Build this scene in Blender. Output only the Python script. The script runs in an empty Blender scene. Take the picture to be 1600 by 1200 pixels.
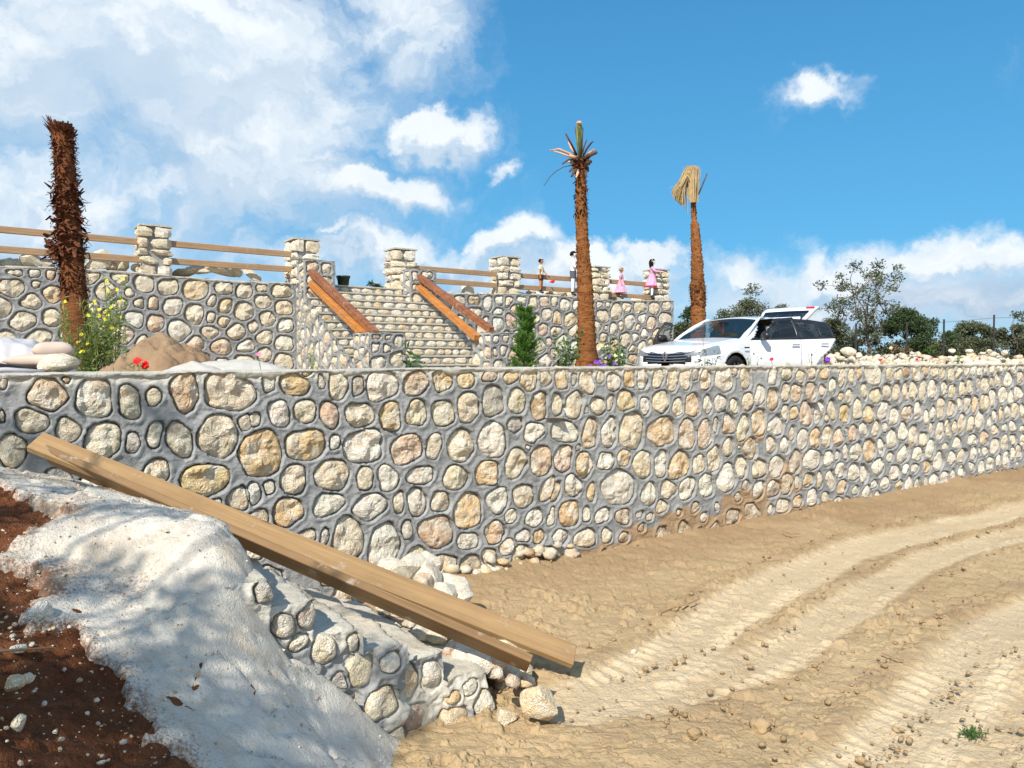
import bpy, bmesh, math, random
import numpy as np
from mathutils import Vector, Matrix

SC = bpy.context.scene
COL = SC.collection
rad = math.radians

# ------------------------------------------------------------------ camera
EYE = 2.2
FPX = 1200.0                      # focal length in photo pixels (1600 wide)
PITCH = math.atan(38.0 / FPX)
cam_d = bpy.data.cameras.new("camera")
cam_d.sensor_width = 36.0
cam_d.lens = 27.0
cam_d.clip_end = 4000.0
cam_d.clip_start = 0.05
cam = bpy.data.objects.new("camera", cam_d)
COL.objects.link(cam)
cam.location = (0, 0, EYE)
cam.rotation_euler = (math.pi / 2 - PITCH, 0, 0)
SC.camera = cam

# ------------------------------------------------------------------ sun / exposure
SUN_EL = 42.0
SUN_TRAVEL = (0.37, 0.93)         # horizontal direction the light travels (x, y)
_n = math.hypot(*SUN_TRAVEL)
_t = (SUN_TRAVEL[0] / _n, SUN_TRAVEL[1] / _n)
ce, se = math.cos(rad(SUN_EL)), math.sin(rad(SUN_EL))
light_dir = Vector((_t[0] * ce, _t[1] * ce, -se))
sun_d = bpy.data.lights.new("sun", 'SUN')
sun_d.energy = 4.8
sun_d.angle = rad(0.5)
sun_d.color = (1.0, 0.94, 0.84)
sun = bpy.data.objects.new("sun", sun_d)
COL.objects.link(sun)
sun.rotation_euler = light_dir.to_track_quat('-Z', 'Y').to_euler()
sun.location = (0, -20, 30)
to_sun = -light_dir

SC.view_settings.view_transform = 'Standard'
SC.view_settings.look = 'None'
SC.view_settings.exposure = 0.30
SC.view_settings.gamma = 1.0
SC.view_settings.use_curve_mapping = False
SC.cycles.max_bounces = 6
SC.cycles.transparent_max_bounces = 12
SC.cycles.use_denoising = True

# ------------------------------------------------------------------ node helper
class NT:
    def __init__(s, tree):
        s.t = tree; s.N = tree.nodes; s.L = tree.links
    def new(s, kind, **kw):
        n = s.N.new(kind)
        for k, v in kw.items(): setattr(n, k, v)
        return n
    def put(s, sock, v):
        if v is None: return
        if isinstance(v, bpy.types.NodeSocket): s.L.new(v, sock)
        elif isinstance(v, (tuple, list)) and len(v) == 3 and sock.type == 'RGBA': sock.default_value = (*v, 1)
        else: sock.default_value = v
    def m(s, op, a, b=None, c=None, clamp=False):
        n = s.new('ShaderNodeMath', operation=op); n.use_clamp = clamp
        s.put(n.inputs[0], a); s.put(n.inputs[1], b); s.put(n.inputs[2], c)
        return n.outputs[0]
    def v(s, op, a, b=None, out=0):
        n = s.new('ShaderNodeVectorMath', operation=op)
        s.put(n.inputs[0], a); s.put(n.inputs[1], b)
        return n.outputs[out]
    def mix(s, f, a, b, mode='MIX'):
        n = s.new('ShaderNodeMix', data_type='RGBA', blend_type=mode)
        n.clamp_factor = True
        s.put(n.inputs[0], f); s.put(n.inputs[6], a); s.put(n.inputs[7], b)
        return n.outputs[2]
    def noise(s, vec, scale, detail=3, rough=.55, dist=0, out=0):
        n = s.new('ShaderNodeTexNoise')
        s.put(n.inputs['Vector'], vec); n.inputs['Scale'].default_value = scale
        n.inputs['Detail'].default_value = detail; n.inputs['Roughness'].default_value = rough
        n.inputs['Distortion'].default_value = dist
        return n.outputs[out]
    def vor(s, vec, scale, feat='F1', out=0, rnd=1):
        n = s.new('ShaderNodeTexVoronoi', feature=feat)
        s.put(n.inputs['Vector'], vec); n.inputs['Scale'].default_value = scale
        n.inputs['Randomness'].default_value = rnd
        return n.outputs[out]
    def mr(s, x, a, b, c=0, d=1, smooth=False):
        n = s.new('ShaderNodeMapRange'); n.clamp = True
        if smooth: n.interpolation_type = 'SMOOTHSTEP'
        s.put(n.inputs[0], x); n.inputs[1].default_value = a; n.inputs[2].default_value = b
        n.inputs[3].default_value = c; n.inputs[4].default_value = d
        return n.outputs[0]
    def scale(s, vec, sc):
        n = s.new('ShaderNodeMapping'); s.put(n.inputs[0], vec); n.inputs['Scale'].default_value = sc
        return n.outputs[0]

# ------------------------------------------------------------------ world: Nishita sky with clouds by direction
world = bpy.data.worlds.new("World"); SC.world = world; world.use_nodes = True
nt = NT(world.node_tree); nt.N.clear()
out = nt.new('ShaderNodeOutputWorld'); bg = nt.new('ShaderNodeBackground')
nt.L.new(bg.outputs[0], out.inputs[0]); bg.inputs[1].default_value = 0.10
sky = nt.new('ShaderNodeTexSky'); sky.sky_type = 'NISHITA'; sky.sun_disc = False
sky.sun_elevation = rad(SUN_EL)
sky.sun_rotation = math.atan2(to_sun.x, to_sun.y)
sky.air_density = 1.1; sky.dust_density = 0.2; sky.ozone_density = 3.0
hs = nt.new('ShaderNodeHueSaturation')
hs.inputs['Hue'].default_value = 0.482; hs.inputs['Saturation'].default_value = 1.12; hs.inputs['Value'].default_value = 1.0
nt.L.new(sky.outputs[0], hs.inputs['Color'])
D = nt.new('ShaderNodeTexCoord').outputs['Generated']
sep0 = nt.new('ShaderNodeSeparateXYZ'); nt.L.new(D, sep0.inputs[0])
# the same blue air all round: deep above, paler towards the horizon
tinted = nt.mix(1.0, hs.outputs[0], (.62, 1.06, 1.30), 'MULTIPLY')
el_ = nt.m('ARCSINE', sep0.outputs[2])
air = nt.mix(nt.mr(el_, 0.0, .62, 0, 1), (1.15, 4.2, 7.2), (.30, 1.75, 4.3))
air = nt.mix(nt.mr(el_, .14, 0.0, 0, .9), air, (4.3, 5.8, 7.3))
skycol = nt.mix(.85, tinted, air)
# wisps and ragged edges come from bending the direction before reading the cloud map
wv = nt.v('SUBTRACT', nt.noise(D, 5.0, 6, .6, 0, out=1), (.5, .5, .5))
wv2 = nt.v('SUBTRACT', nt.noise(D, 17.0, 5, .65, 0, out=1), (.5, .5, .5))
def vs(v, k):
    n = nt.new('ShaderNodeVectorMath', operation='SCALE'); nt.put(n.inputs[0], v); n.inputs['Scale'].default_value = k; return n.outputs[0]
DW = nt.v('ADD', D, nt.v('ADD', vs(wv, .20), vs(wv2, .055)))
sep = nt.new('ShaderNodeSeparateXYZ'); nt.L.new(nt.v('NORMALIZE', DW), sep.inputs[0])
AZ = nt.m('ARCTAN2', sep.outputs[0], sep.outputs[1])
EL = nt.m('ARCSINE', sep.outputs[2])
# each cloud: centre azimuth/elevation (from a compass-like reading), half sizes (radians), density
CLOUDS = [(330,260,430,210,.86),(1380,465,440,75,.92),(60,140,260,200,.85),(300,100,430,170,1.0),(640,45,150,110,.95),(90,330,300,210,.8),(500,205,140,60,.35),(682,215,72,48,1.05),
          (590,297,150,44,1.05),(390,300,130,50,.8),(240,238,110,50,.7),(782,268,34,20,.7),
          (1270,168,72,30,.95),(815,382,95,34,.95),(1015,384,55,26,1.0),(960,415,140,38,.85),
          (1440,405,300,52,1.0),(1180,425,190,44,.7),(880,440,320,55,.7),(560,400,330,60,.75),(200,440,330,60,.8),
          (985,326,34,11,.42),(1560,470,300,70,.8),(520,368,60,22,.8),(60,335,40,25,.9)]
def blobs(elsock):
    acc = None
    for cx, cy, rx, ry, w in CLOUDS:
        a0 = math.atan((cx - 800) / FPX); e0 = math.atan((562 - cy) / FPX * math.cos(a0))
        sx = rx / FPX * math.cos(a0) ** 2; sy = ry / FPX * math.cos(a0)
        dx = nt.m('MULTIPLY', nt.m('SUBTRACT', AZ, a0), 1 / sx)
        dy = nt.m('MULTIPLY', nt.m('SUBTRACT', elsock, e0), 1 / sy)
        r2 = nt.m('ADD', nt.m('MULTIPLY', dx, dx), nt.m('MULTIPLY', dy, dy))
        g = nt.m('MULTIPLY', nt.m('EXPONENT', nt.m('MULTIPLY', r2, -1.0)), w)
        acc = g if acc is None else nt.m('MAXIMUM', acc, g)
    return acc
def density(elsock, det=7):
    cv = nt.new('ShaderNodeCombineXYZ')
    nt.put(cv.inputs[0], AZ); nt.put(cv.inputs[1], nt.m('MULTIPLY', elsock, 1.5)); cv.inputs[2].default_value = 3.7
    f = nt.noise(cv.outputs[0], 5.5, det, .58, .35)
    f2 = nt.noise(cv.outputs[0], 22, 4, .6, .2)
    back = nt.mr(nt.m('ABSOLUTE', AZ), .75, 1.2, 0, .55)       # scattered cloud all round
    b = nt.m('MAXIMUM', blobs(elsock), nt.m('MULTIPLY', back, nt.mr(elsock, -.05, .15)))
    d = nt.m('ADD', b, nt.m('MULTIPLY', nt.m('MULTIPLY', nt.m('SUBTRACT', f, .5), 1.2), nt.mr(elsock, .02, .16, .55, 1)))
    return nt.m('ADD', d, nt.m('MULTIPLY', nt.m('SUBTRACT', f2, .5), .22)), f
d0, f0 = density(EL)
d1, _f = density(nt.m('ADD', EL, .028), 4)
alpha = nt.mr(d0, .20, .80, 0, 1, True)
thick = nt.mr(d0, .45, 1.15)
lit = nt.mr(nt.m('SUBTRACT', d0, d1), -.06, .24)              # tops, where there is less cloud above
cv2 = nt.new('ShaderNodeCombineXYZ'); nt.put(cv2.inputs[0], AZ); nt.put(cv2.inputs[1], nt.m('MULTIPLY', EL, 2.2))
soft = nt.mr(nt.noise(cv2.outputs[0], 4.2, 5, .6), .35, .68)
bright = nt.m('MULTIPLY', nt.m('ADD', nt.m('MULTIPLY', lit, .75), nt.m('MULTIPLY', soft, .45)), nt.mr(EL, -.02, .08, .8, 1), clamp=True)
ccol = nt.mix(bright, (4.2, 5.5, 6.9), (7.6, 8.1, 8.5))
ccol = nt.mix(nt.m('MULTIPLY', nt.mr(EL, .16, .02, 0, 1), nt.mr(soft, .55, .05, 0, .8)), ccol, (2.5, 3.7, 5.3))
fin = nt.mix(nt.m('MULTIPLY', alpha, nt.mr(thick, 0, .5, .72, 1)), skycol, ccol)
nt.L.new(fin, bg.inputs[0])

# ------------------------------------------------------------------ numpy noise
def _h(ix, iy, iz, s):
    with np.errstate(over='ignore'):
        h = (ix.astype(np.uint32) * np.uint32(374761393) + iy.astype(np.uint32) * np.uint32(668265263)
             + iz.astype(np.uint32) * np.uint32(2147483647) + np.uint32(s * 974711 & 0xffffffff))
        h = (h ^ (h >> np.uint32(13))) * np.uint32(1274126177)
        h = (h ^ (h >> np.uint32(16))) * np.uint32(2246822519)
        h = h ^ (h >> np.uint32(15))
    return h.astype(np.float64) / 4294967295.0
def vn(x, y, z=0, s=0):
    x, y, z = np.broadcast_arrays(np.asarray(x, float), np.asarray(y, float), np.asarray(z, float))
    ix, iy, iz = [np.floor(q).astype(np.int64) for q in (x, y, z)]
    fx, fy, fz = x - ix, y - iy, z - iz
    fx, fy, fz = [q * q * (3 - 2 * q) for q in (fx, fy, fz)]
    r = 0
    for dx in (0, 1):
        for dy in (0, 1):
            for dz in (0, 1):
                r = r + _h(ix + dx, iy + dy, iz + dz, s) * (fx if dx else 1 - fx) * (fy if dy else 1 - fy) * (fz if dz else 1 - fz)
    return r * 2 - 1
def fbm(x, y, z=0, o=3, s=0, g=.5):
    r = 0; a = 1; t = 0
    x, y, z = np.asarray(x, float), np.asarray(y, float), np.asarray(z, float)
    for i in range(o):
        r = r + a * vn(x * 2 ** i, y * 2 ** i, z * 2 ** i, s + i); t += a; a *= g
    return r / t
def sstep(x, a, b):
    t = np.clip((x - a) / (b - a), 0, 1); return t * t * (3 - 2 * t)

# ------------------------------------------------------------------ object helpers
def P(px, py, d):
    """world point seen at photo pixel (px, py) at depth Y = d"""
    x = (px - 800) / FPX; v = (py - 600) / FPX
    cp, sp = math.cos(PITCH), math.sin(PITCH)
    t = d / (cp - v * sp)
    return Vector((t * x, d, EYE + t * (-v * cp - sp)))
def link(name, data, parent=None, loc=None, rz=0):
    o = bpy.data.objects.new(name, data); COL.objects.link(o)
    if parent is not None: o.parent = parent
    if loc is not None: o.location = loc
    if rz: o.rotation_euler = (0, 0, rz)
    return o
def mesh(name, V, F, mats=(), smooth=False, mi=None, tint=None):
    me = bpy.data.meshes.new(name)
    if isinstance(V, np.ndarray) and isinstance(F, np.ndarray):
        nv, nf, k = len(V), len(F), F.shape[1]
        me.vertices.add(nv); me.vertices.foreach_set('co', V.astype(np.float32).ravel())
        me.loops.add(nf * k); me.loops.foreach_set('vertex_index', F.astype(np.int32).ravel())
        me.polygons.add(nf); me.polygons.foreach_set('loop_start', np.arange(0, nf * k, k, dtype=np.int32))
        me.polygons.foreach_set('loop_total', np.full(nf, k, dtype=np.int32))
        me.update(calc_edges=True)
    else:
        me.from_pydata([tuple(map(float, v)) for v in V], [], [tuple(int(i) for i in f) for f in F]); me.update()
    for m_ in (mats if isinstance(mats, (list, tuple)) else [mats]): me.materials.append(m_)
    if mi is not None: me.polygons.foreach_set('material_index', np.asarray(mi, dtype=np.int32))
    if smooth: me.polygons.foreach_set('use_smooth', np.ones(len(me.polygons), dtype=bool))
    if tint is not None:
        at = me.color_attributes.new('tint', 'FLOAT_COLOR', 'POINT')
        c = np.ones((len(me.vertices), 4), dtype=np.float32); c[:, :3] = np.asarray(tint)[:, :3]
        at.data.foreach_set('color', c.ravel())
    me.validate(clean_customdata=False)
    return me
def tag(o, label=None, cat=None, group=None, kind=None):
    if label: o['label'] = label
    if cat: o['category'] = cat
    if group: o['group'] = group
    if kind: o['kind'] = kind
    return o
def thing(name, label, cat, loc=(0, 0, 0), rz=0, group=None):
    o = link(name, None, None, loc, rz); o.empty_display_size = .3
    return tag(o, label, cat, group)
def grid(nu, nv, wrap=False):
    I, J = np.meshgrid(np.arange(nu - (0 if wrap else 1)), np.arange(nv - 1), indexing='ij')
    a = I * nv + J; b = ((I + 1) % nu) * nv + J
    return np.stack([a, b, b + 1, a + 1], -1).reshape(-1, 4)
class MB:
    """collects several shapes into one mesh"""
    def __init__(s): s.V = []; s.F = []
    def add(s, V, F):
        n = len(s.V); s.V += [tuple(v) for v in V]; s.F += [tuple(i + n for i in f) for f in F]
    def box(s, c, d, M=None, bev=0.0):
        c = Vector(c); d = Vector(d) / 2
        bm = bmesh.new(); bmesh.ops.create_cube(bm, size=2)
        for v in bm.verts: v.co = Vector((v.co.x * d.x, v.co.y * d.y, v.co.z * d.z))
        if bev: bmesh.ops.bevel(bm, geom=bm.edges[:], offset=bev, segments=1, affect='EDGES')
        bm.verts.index_update()
        V = [(M @ v.co if M else v.co) + c for v in bm.verts]; F = [[v.index for v in f.verts] for f in bm.faces]
        bm.free(); s.add(V, F)
    def tube(s, pts, rs, n=8, cap=True):
        pts = [Vector(p) for p in pts]
        if not isinstance(rs, (list, tuple)): rs = [rs] * len(pts)
        V = []; F = []; ref = None
        for i, p in enumerate(pts):
            t = (pts[min(i + 1, len(pts) - 1)] - pts[max(i - 1, 0)]).normalized()
            if ref is None: ref = t.orthogonal().normalized()
            ref = (ref - t * ref.dot(t)).normalized(); w = t.cross(ref)
            for k in range(n):
                a = 2 * math.pi * k / n
                V.append(p + (ref * math.cos(a) + w * math.sin(a)) * rs[i])
        for i in range(len(pts) - 1):
            for k in range(n):
                F.append((i * n + k, i * n + (k + 1) % n, (i + 1) * n + (k + 1) % n, (i + 1) * n + k))
        if cap: F += [tuple(range(n))[::-1], tuple((len(pts) - 1) * n + k for k in range(n))]
        s.add(V, F)
    def beam(s, a, b, w, h, roll=0):
        a, b = Vector(a), Vector(b); t = (b - a).normalized()
        r = t.cross(Vector((0, 0, 1))).normalized(); u = r.cross(t)
        q = Matrix.Rotation(roll, 3, t); r = q @ r; u = q @ u
        V = [p + r * (i * w / 2) + u * (j * h / 2) for p in (a, b) for i, j in ((-1, -1), (1, -1), (1, 1), (-1, 1))]
        s.add(V, [(0, 1, 2, 3), (7, 6, 5, 4), (0, 4, 5, 1), (1, 5, 6, 2), (2, 6, 7, 3), (3, 7, 4, 0)])
    def disc(s, c, axis, r, n=20, th=.02):
        c = Vector(c); ax = Vector(axis).normalized()
        s.tube([c - ax * th / 2, c + ax * th / 2], r, n)
    def done(s, name, mat, parent=None, smooth=False, loc=None, rz=0):
        return link(name, mesh(name, s.V, s.F, mat, smooth), parent, loc, rz)
def recalc(o):
    bm = bmesh.new(); bm.from_mesh(o.data); bmesh.ops.recalc_face_normals(bm, faces=bm.faces); bm.to_mesh(o.data); bm.free(); return o

# ------------------------------------------------------------------ materials
def material(name, rough=.8, spec=.3, metal=0):
    m = bpy.data.materials.new(name); m.use_nodes = True
    t = NT(m.node_tree); b = t.N['Principled BSDF']
    b.inputs['Roughness'].default_value = rough; b.inputs['Specular IOR Level'].default_value = spec
    b.inputs['Metallic'].default_value = metal
    return m, t, b
def bump(t, b, h, strength=.5, dist=.02):
    n = t.new('ShaderNodeBump'); n.inputs['Strength'].default_value = strength; n.inputs['Distance'].default_value = dist
    t.put(n.inputs['Height'], h); t.L.new(n.outputs[0], b.inputs['Normal'])
def geo(t): return t.new('ShaderNodeTexCoord').outputs['Object']
def wpos(t): return t.new('ShaderNodeNewGeometry').outputs['Position']
def plain(name, col, rough=.7, spec=.3, var=.15, sc=8, metal=0, bmp=0, bsc=60):
    m, t, b = material(name, rough, spec, metal)
    g = geo(t); n = t.noise(g, sc, 4)
    c2 = tuple(max(0, c * (1 - var)) for c in col); c1 = tuple(min(1, c * (1 + var)) for c in col)
    t.put(b.inputs['Base Color'], t.mix(t.mr(n, .3, .7), c2, c1))
    if bmp: bump(t, b, t.noise(g, bsc, 3), bmp, .01)
    return m
def stone_material(name, attr):
    m, t, b = material(name, .92, .15)
    g = wpos(t)
    if attr:
        a = t.new('ShaderNodeAttribute'); a.attribute_name = 'tint'; base = a.outputs['Color']; rnd = 0.37
    else:
        oi = t.new('ShaderNodeObjectInfo'); base = oi.outputs['Color']; rnd = oi.outputs['Random']
    cmb = t.new('ShaderNodeCombineXYZ'); t.put(cmb.inputs[0], t.m('MULTIPLY', rnd, 37.0)); t.put(cmb.inputs[2], t.m('MULTIPLY', rnd, 19.0))
    off = t.v('ADD', g, cmb.outputs[0])
    n1 = t.noise(off, 7.5, 6, .68, .5); n2 = t.noise(off, 24, 6, .72, .3); n3 = t.noise(off, 6.0, 5, .66, .8); n4 = t.noise(off, 60, 3, .6)
    c = t.mix(t.mr(n1, .47, .58, 0, .75), base, (.86, .80, .67))          # pale chalky patches
    c = t.mix(t.mr(n3, .55, .66, 0, .60), c, (.62, .37, .165))            # iron stain
    c = t.mix(t.mr(n2, .58, .70, 0, .50), c, (.33, .26, .18))              # pits full of dirt
    c = t.mix(t.mr(n4, .3, .75, 0, .3), c, (.80, .73, .60)); n5 = t.noise(off, 38, 4, .7)
    c = t.mix(t.mr(n5, .58, .74, 0, .30), c, (.42, .31, .20))
    t.put(b.inputs['Base Color'], c)
    vv = t.new('ShaderNodeTexVoronoi', feature='F1'); t.put(vv.inputs['Vector'], t.v('ADD', off, t.v('SCALE', t.noise(off, 14, 2, out=1), None)))
    vv.inputs['Scale'].default_value = 17
    h = t.m('ADD', t.m('MULTIPLY', n2, .9), t.m('ADD', t.m('MULTIPLY', n4, .35), t.m('MULTIPLY', vv.outputs[0], .55)))
    bump(t, b, h, .85, .024)
    return m
M = {}
M['stone'] = stone_material('limestone', False)
M['stone_a'] = stone_material('limestone_mixed', True)
def mortar_material():
    m, t, b = material('mortar', .78, .25)
    g = wpos(t)
    n1 = t.noise(g, 2.2, 5, .6); n2 = t.noise(t.scale(g, (1, 1, 1.8)), 16, 4, .6, 1.4); n3 = t.noise(g, 70, 3)
    c = t.mix(t.mr(n1, .35, .65), (.235, .240, .238), (.345, .345, .338))
    c = t.mix(t.mr(n2, .52, .75, 0, .5), c, (.44, .44, .435))
    c = t.mix(t.mr(n2, .22, .40, .4, 0), c, (.15, .17, .19))
    a = t.new('ShaderNodeAttribute'); a.attribute_name = 'tint'
    sepc = t.new('ShaderNodeSeparateColor'); t.L.new(a.outputs['Color'], sepc.inputs[0])
    c = t.mix(sepc.outputs[0], c, (.56, .53, .46))                        # cement slurry along the cap
    dirt = t.mix(t.mr(n3, .3, .7), (.30, .20, .115), (.43, .30, .18))
    c = t.mix(sepc.outputs[1], c, dirt)                                   # splashed earth
    t.put(b.inputs['Base Color'], c)
    bump(t, b, t.m('ADD', t.m('MULTIPLY', n2, 1.0), t.m('MULTIPLY', n3, .25)), .55, .018)
    return m
M['mortar'] = mortar_material()
def cement_material(name, c0, c1, dark=(.30, .28, .25), dust=None):
    m, t, b = material(name, .9, .15)
    g = wpos(t)
    n1 = t.noise(g, 1.6, 5, .6); n2 = t.noise(g, 13, 5, .65); n3 = t.noise(g, 85, 3, .6); n4 = t.noise(g, 210, 2)
    c = t.mix(t.mr(n1, .35, .65), c0, c1)
    c = t.mix(t.mr(n2, .56, .78, 0, .5), c, dark)
    c = t.mix(t.mr(n3, .64, .74, 0, .55), c, (.22, .12, .07))
    c = t.mix(t.mr(n4, .66, .76, 0, .35), c, (.25, .18, .12))
    if dust:
        a = t.new('ShaderNodeAttribute'); a.attribute_name = 'tint'; se_ = t.new('ShaderNodeSeparateColor'); t.L.new(a.outputs['Color'], se_.inputs[0])
        n7 = t.noise(g, 55, 5, .8); c = t.mix(t.m('MULTIPLY', t.mr(t.m('ADD', n7, t.m('MULTIPLY', se_.outputs[0], .42)), .62, .80), .9), c, (.20, .09, .045))
        n5 = t.noise(g, 2.6, 6, .72, .4); c = t.mix(t.mr(n5, .50, .70, 0, .75), c, dust); n6 = t.noise(g, 34, 5, .75); c = t.mix(t.mr(n6, .60, .70, 0, .55), c, tuple(q * .6 for q in dust))
    t.put(b.inputs['Base Color'], c)
    bump(t, b, t.m('ADD', t.m('MULTIPLY', n2, .8), t.m('ADD', t.m('MULTIPLY', n3, .35), t.m('MULTIPLY', n4, .15))), .8, .03)
    return m
M['cap'] = cement_material('cap_cement', (.44, .42, .37), (.60, .56, .47), (.30, .29, .27))
# ------------------------------------------------------------------ masonry
TINTS = {'c': (.76, .65, .46), 'w': (.83, .77, .65), 'o': (.74, .53, .28), 'p': (.68, .47, .32), 'g': (.44, .39, .33), 'b': (.52, .35, .20)}
def tint_of(k, rng):
    c = np.array(TINTS[k]) * (1 + rng.uniform(-.1, .1)) + rng.uniform(-.02, .02, 3); return np.clip(c, .05, .9)
NA = 24
ANG = np.arange(NA) / NA * 2 * math.pi
class Stone:
    __slots__ = ('u', 'z', 'r', 'tint', 'rng', 'size')
    def __init__(s, u, z, r, tint, rng): s.u, s.z, s.r, s.tint, s.rng = u, z, r, tint, rng; s.size = float(np.mean(r))
    def rad(s, a):
        k = (a / (2 * math.pi) * NA) % NA; i = np.floor(k).astype(int) % NA; f = k - np.floor(k)
        return s.r[i] * (1 - f) + s.r[(i + 1) % NA] * f
def outline(w, h, rng, ex=2.6):
    p = rng.uniform(2.2, 3.2) if ex is None else ex
    rot = rng.uniform(-.25, .25)
    a = ANG + rot
    r = 1 / ((np.abs(np.cos(a)) / (w / 2)) ** p + (np.abs(np.sin(a)) / (h / 2)) ** p) ** (1 / p)
    r = r * (1.03 + .05 * np.sin(2 * a + rng.uniform(0, 6)) + .06 * np.sin(3 * a + rng.uniform(0, 6)) + .04 * np.sin(5 * a + rng.uniform(0, 6)))
    for _ in range(rng.integers(3, 7)):            # a straight broken side
        ph = rng.uniform(0, 6.283); c = np.cos(ANG - ph); i_ = int(round(ph / 6.283 * NA)) % NA
        t = r[i_] * rng.uniform(.80, .94); r = np.minimum(r, np.where(c > .2, t / np.maximum(c, .2), 9))
    return r
def separate(stones, joint):
    """clip neighbouring outlines against each other so that a joint is left between them"""
    C = np.array([(s.u, s.z) for s in stones]); R = np.array([s.r.max() for s in stones])
    new = []
    for i, s in enumerate(stones):
        d = C - C[i]; L = np.hypot(d[:, 0], d[:, 1]); r = s.r.copy()
        for j in np.where((L < R + R[i] + joint) & (L > 1e-6))[0]:
            ph = math.atan2(d[j, 1], d[j, 0]); o = stones[j]
            si = float(s.rad(np.array([ph]))[0]); sj = float(o.rad(np.array([ph + math.pi]))[0])
            if si + sj + joint < L[j] * .98: pass
            t = L[j] * si / (si + sj) - joint / 2
            c = np.cos(ANG - ph); lim = np.where(c > .15, max(t, .02) / np.maximum(c, .15), 9)
            r = np.minimum(r, lim)
        r = (2.4 * r + np.roll(r, 1) + np.roll(r, -1)) / 4.4
        new.append(r)
    for s, r in zip(stones, new): s.r = r; s.size = float(np.mean(r))
def voronoi_stones(u0, u1, zb, zt, size, joint, seed, tints='cccwwwcoc', aspect=1.15, keep=None):
    """relaxed packing of stones in u0..u1; zb, zt functions of u; size = mean diameter"""
    rng = np.random.default_rng(seed)
    hu = zt((u0 + u1) / 2) - zb((u0 + u1) / 2)
    n = max(4, int((u1 - u0) * hu / (size * size)))
    gs = size / 7
    U, Z = np.meshgrid(np.arange(u0, u1, gs), np.arange(min(zb(u0), zb(u1)), max(zt(u0), zt(u1)), gs))
    U = U.ravel(); Z = Z.ravel(); ok = (Z > np.array([zb(q) for q in U])) & (Z < np.array([zt(q) for q in U])); U = U[ok]; Z = Z[ok]
    pts = np.stack([U, Z], 1); c = pts[rng.choice(len(pts), n, replace=False)].copy()
    S = np.array([1 / aspect, 1.0])
    wgt = rng.uniform(-.012, .035, n) * size * 6
    for it in range(9):
        own = np.empty(len(pts), int)
        for a in range(0, len(pts), 4000):
            q = pts[a:a + 4000]
            dd = np.hypot((q[:, None, 0] - c[None, :, 0]) * S[0], (q[:, None, 1] - c[None, :, 1]) * S[1]) - wgt
            own[a:a + 4000] = dd.argmin(1)
        cnt = np.bincount(own, minlength=n)
        for k in range(2):
            sm = np.bincount(own, weights=pts[:, k], minlength=n); c[:, k] = np.where(cnt > 0, sm / np.maximum(cnt, 1), c[:, k])
    out = []
    for i in range(n):
        q = pts[own == i]
        if len(q) < 5: continue
        if keep is not None and not keep(c[i, 0], c[i, 1]): continue
        w = q[:, 0].max() - q[:, 0].min() + gs; h = q[:, 1].max() - q[:, 1].min() + gs
        a = np.arctan2(q[:, 1] - c[i, 1], q[:, 0] - c[i, 0]); d = np.hypot(q[:, 1] - c[i, 1], q[:, 0] - c[i, 0])
        r = np.zeros(NA)
        for k in range(NA):
            m_ = np.abs((a - ANG[k] + math.pi) % (2 * math.pi) - math.pi) < .3
            r[k] = d[m_].max() if m_.any() else min(w, h) / 2
        r = (2 * r + np.roll(r, 1) + np.roll(r, -1)) / 4; r = (2 * r + np.roll(r, 1) + np.roll(r, -1)) / 4
        r = np.maximum(r - joint / 2, .025) * (1 + .04 * np.sin(3 * ANG + rng.uniform(0, 6)) + .03 * np.sin(5 * ANG + rng.uniform(0, 6)))
        out.append(Stone(c[i, 0], c[i, 1], r, tint_of(tints[rng.integers(len(tints))], rng), int(rng.integers(1 << 30))))
    return out
def stone_geom(s, na, nr, deep=.06, out=.012, gap=.006):
    """domed rough stone; x = along the wall, -y = out of the wall"""
    k = np.arange(na) / na * 2 * math.pi
    R = np.maximum(s.rad(k) - gap, .012)
    fr = [1.0, .96, .80, .60, .40, .20] if nr >= 5 else [1.0, .90, .5]
    prof = [-deep, -.014, out * .6, out * 1.0, out * 1.1, out * 1.2] if nr >= 5 else [-deep, -.004, out]
    sd = s.rng % 9973
    if nr >= 6: fr = [1.0, .97, .87, .74, .60, .46, .32, .17]; prof = [-deep, -.012, out * .5, out * .9, out, out, out * 1.05, out * 1.1]
    fa = np.array(fr + [0.0])[:, None]; pa = np.array(prof + [out * 1.1])[:, None]
    x = np.cos(k)[None] * R[None] * fa; z = np.sin(k)[None] * R[None] * fa
    amp = np.where(fa == 1, 0, min(.045, s.size * .34))
    nn = fbm((x + s.u) * 9 + sd, (z + s.z) * 9, sd * .37, 4, 5, .62)
    kk = np.abs(vn((x + s.u) * 6 + sd * 1.7, (z + s.z) * 6, 2.2, 9))
    fx = np.abs((x * math.cos(sd) + z * math.sin(sd)) / max(s.size, .05)) * .012 * (fa < 1)
    y = -(pa - fx + amp * nn * 1.1 + amp * (kk - .4) * .9)
    V = np.stack([x, y, z], -1).reshape(-1, 3)[:len(fr) * na + 1]
    F = []
    L = len(fr)
    for i in range(L - 1):
        for j in range(na):
            F.append((i * na + j, i * na + (j + 1) % na, (i + 1) * na + (j + 1) % na, (i + 1) * na + j))
    c = len(V) - 1
    for j in range(na): F.append(((L - 1) * na + j, (L - 1) * na + (j + 1) % na, c))
    return V, F
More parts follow.
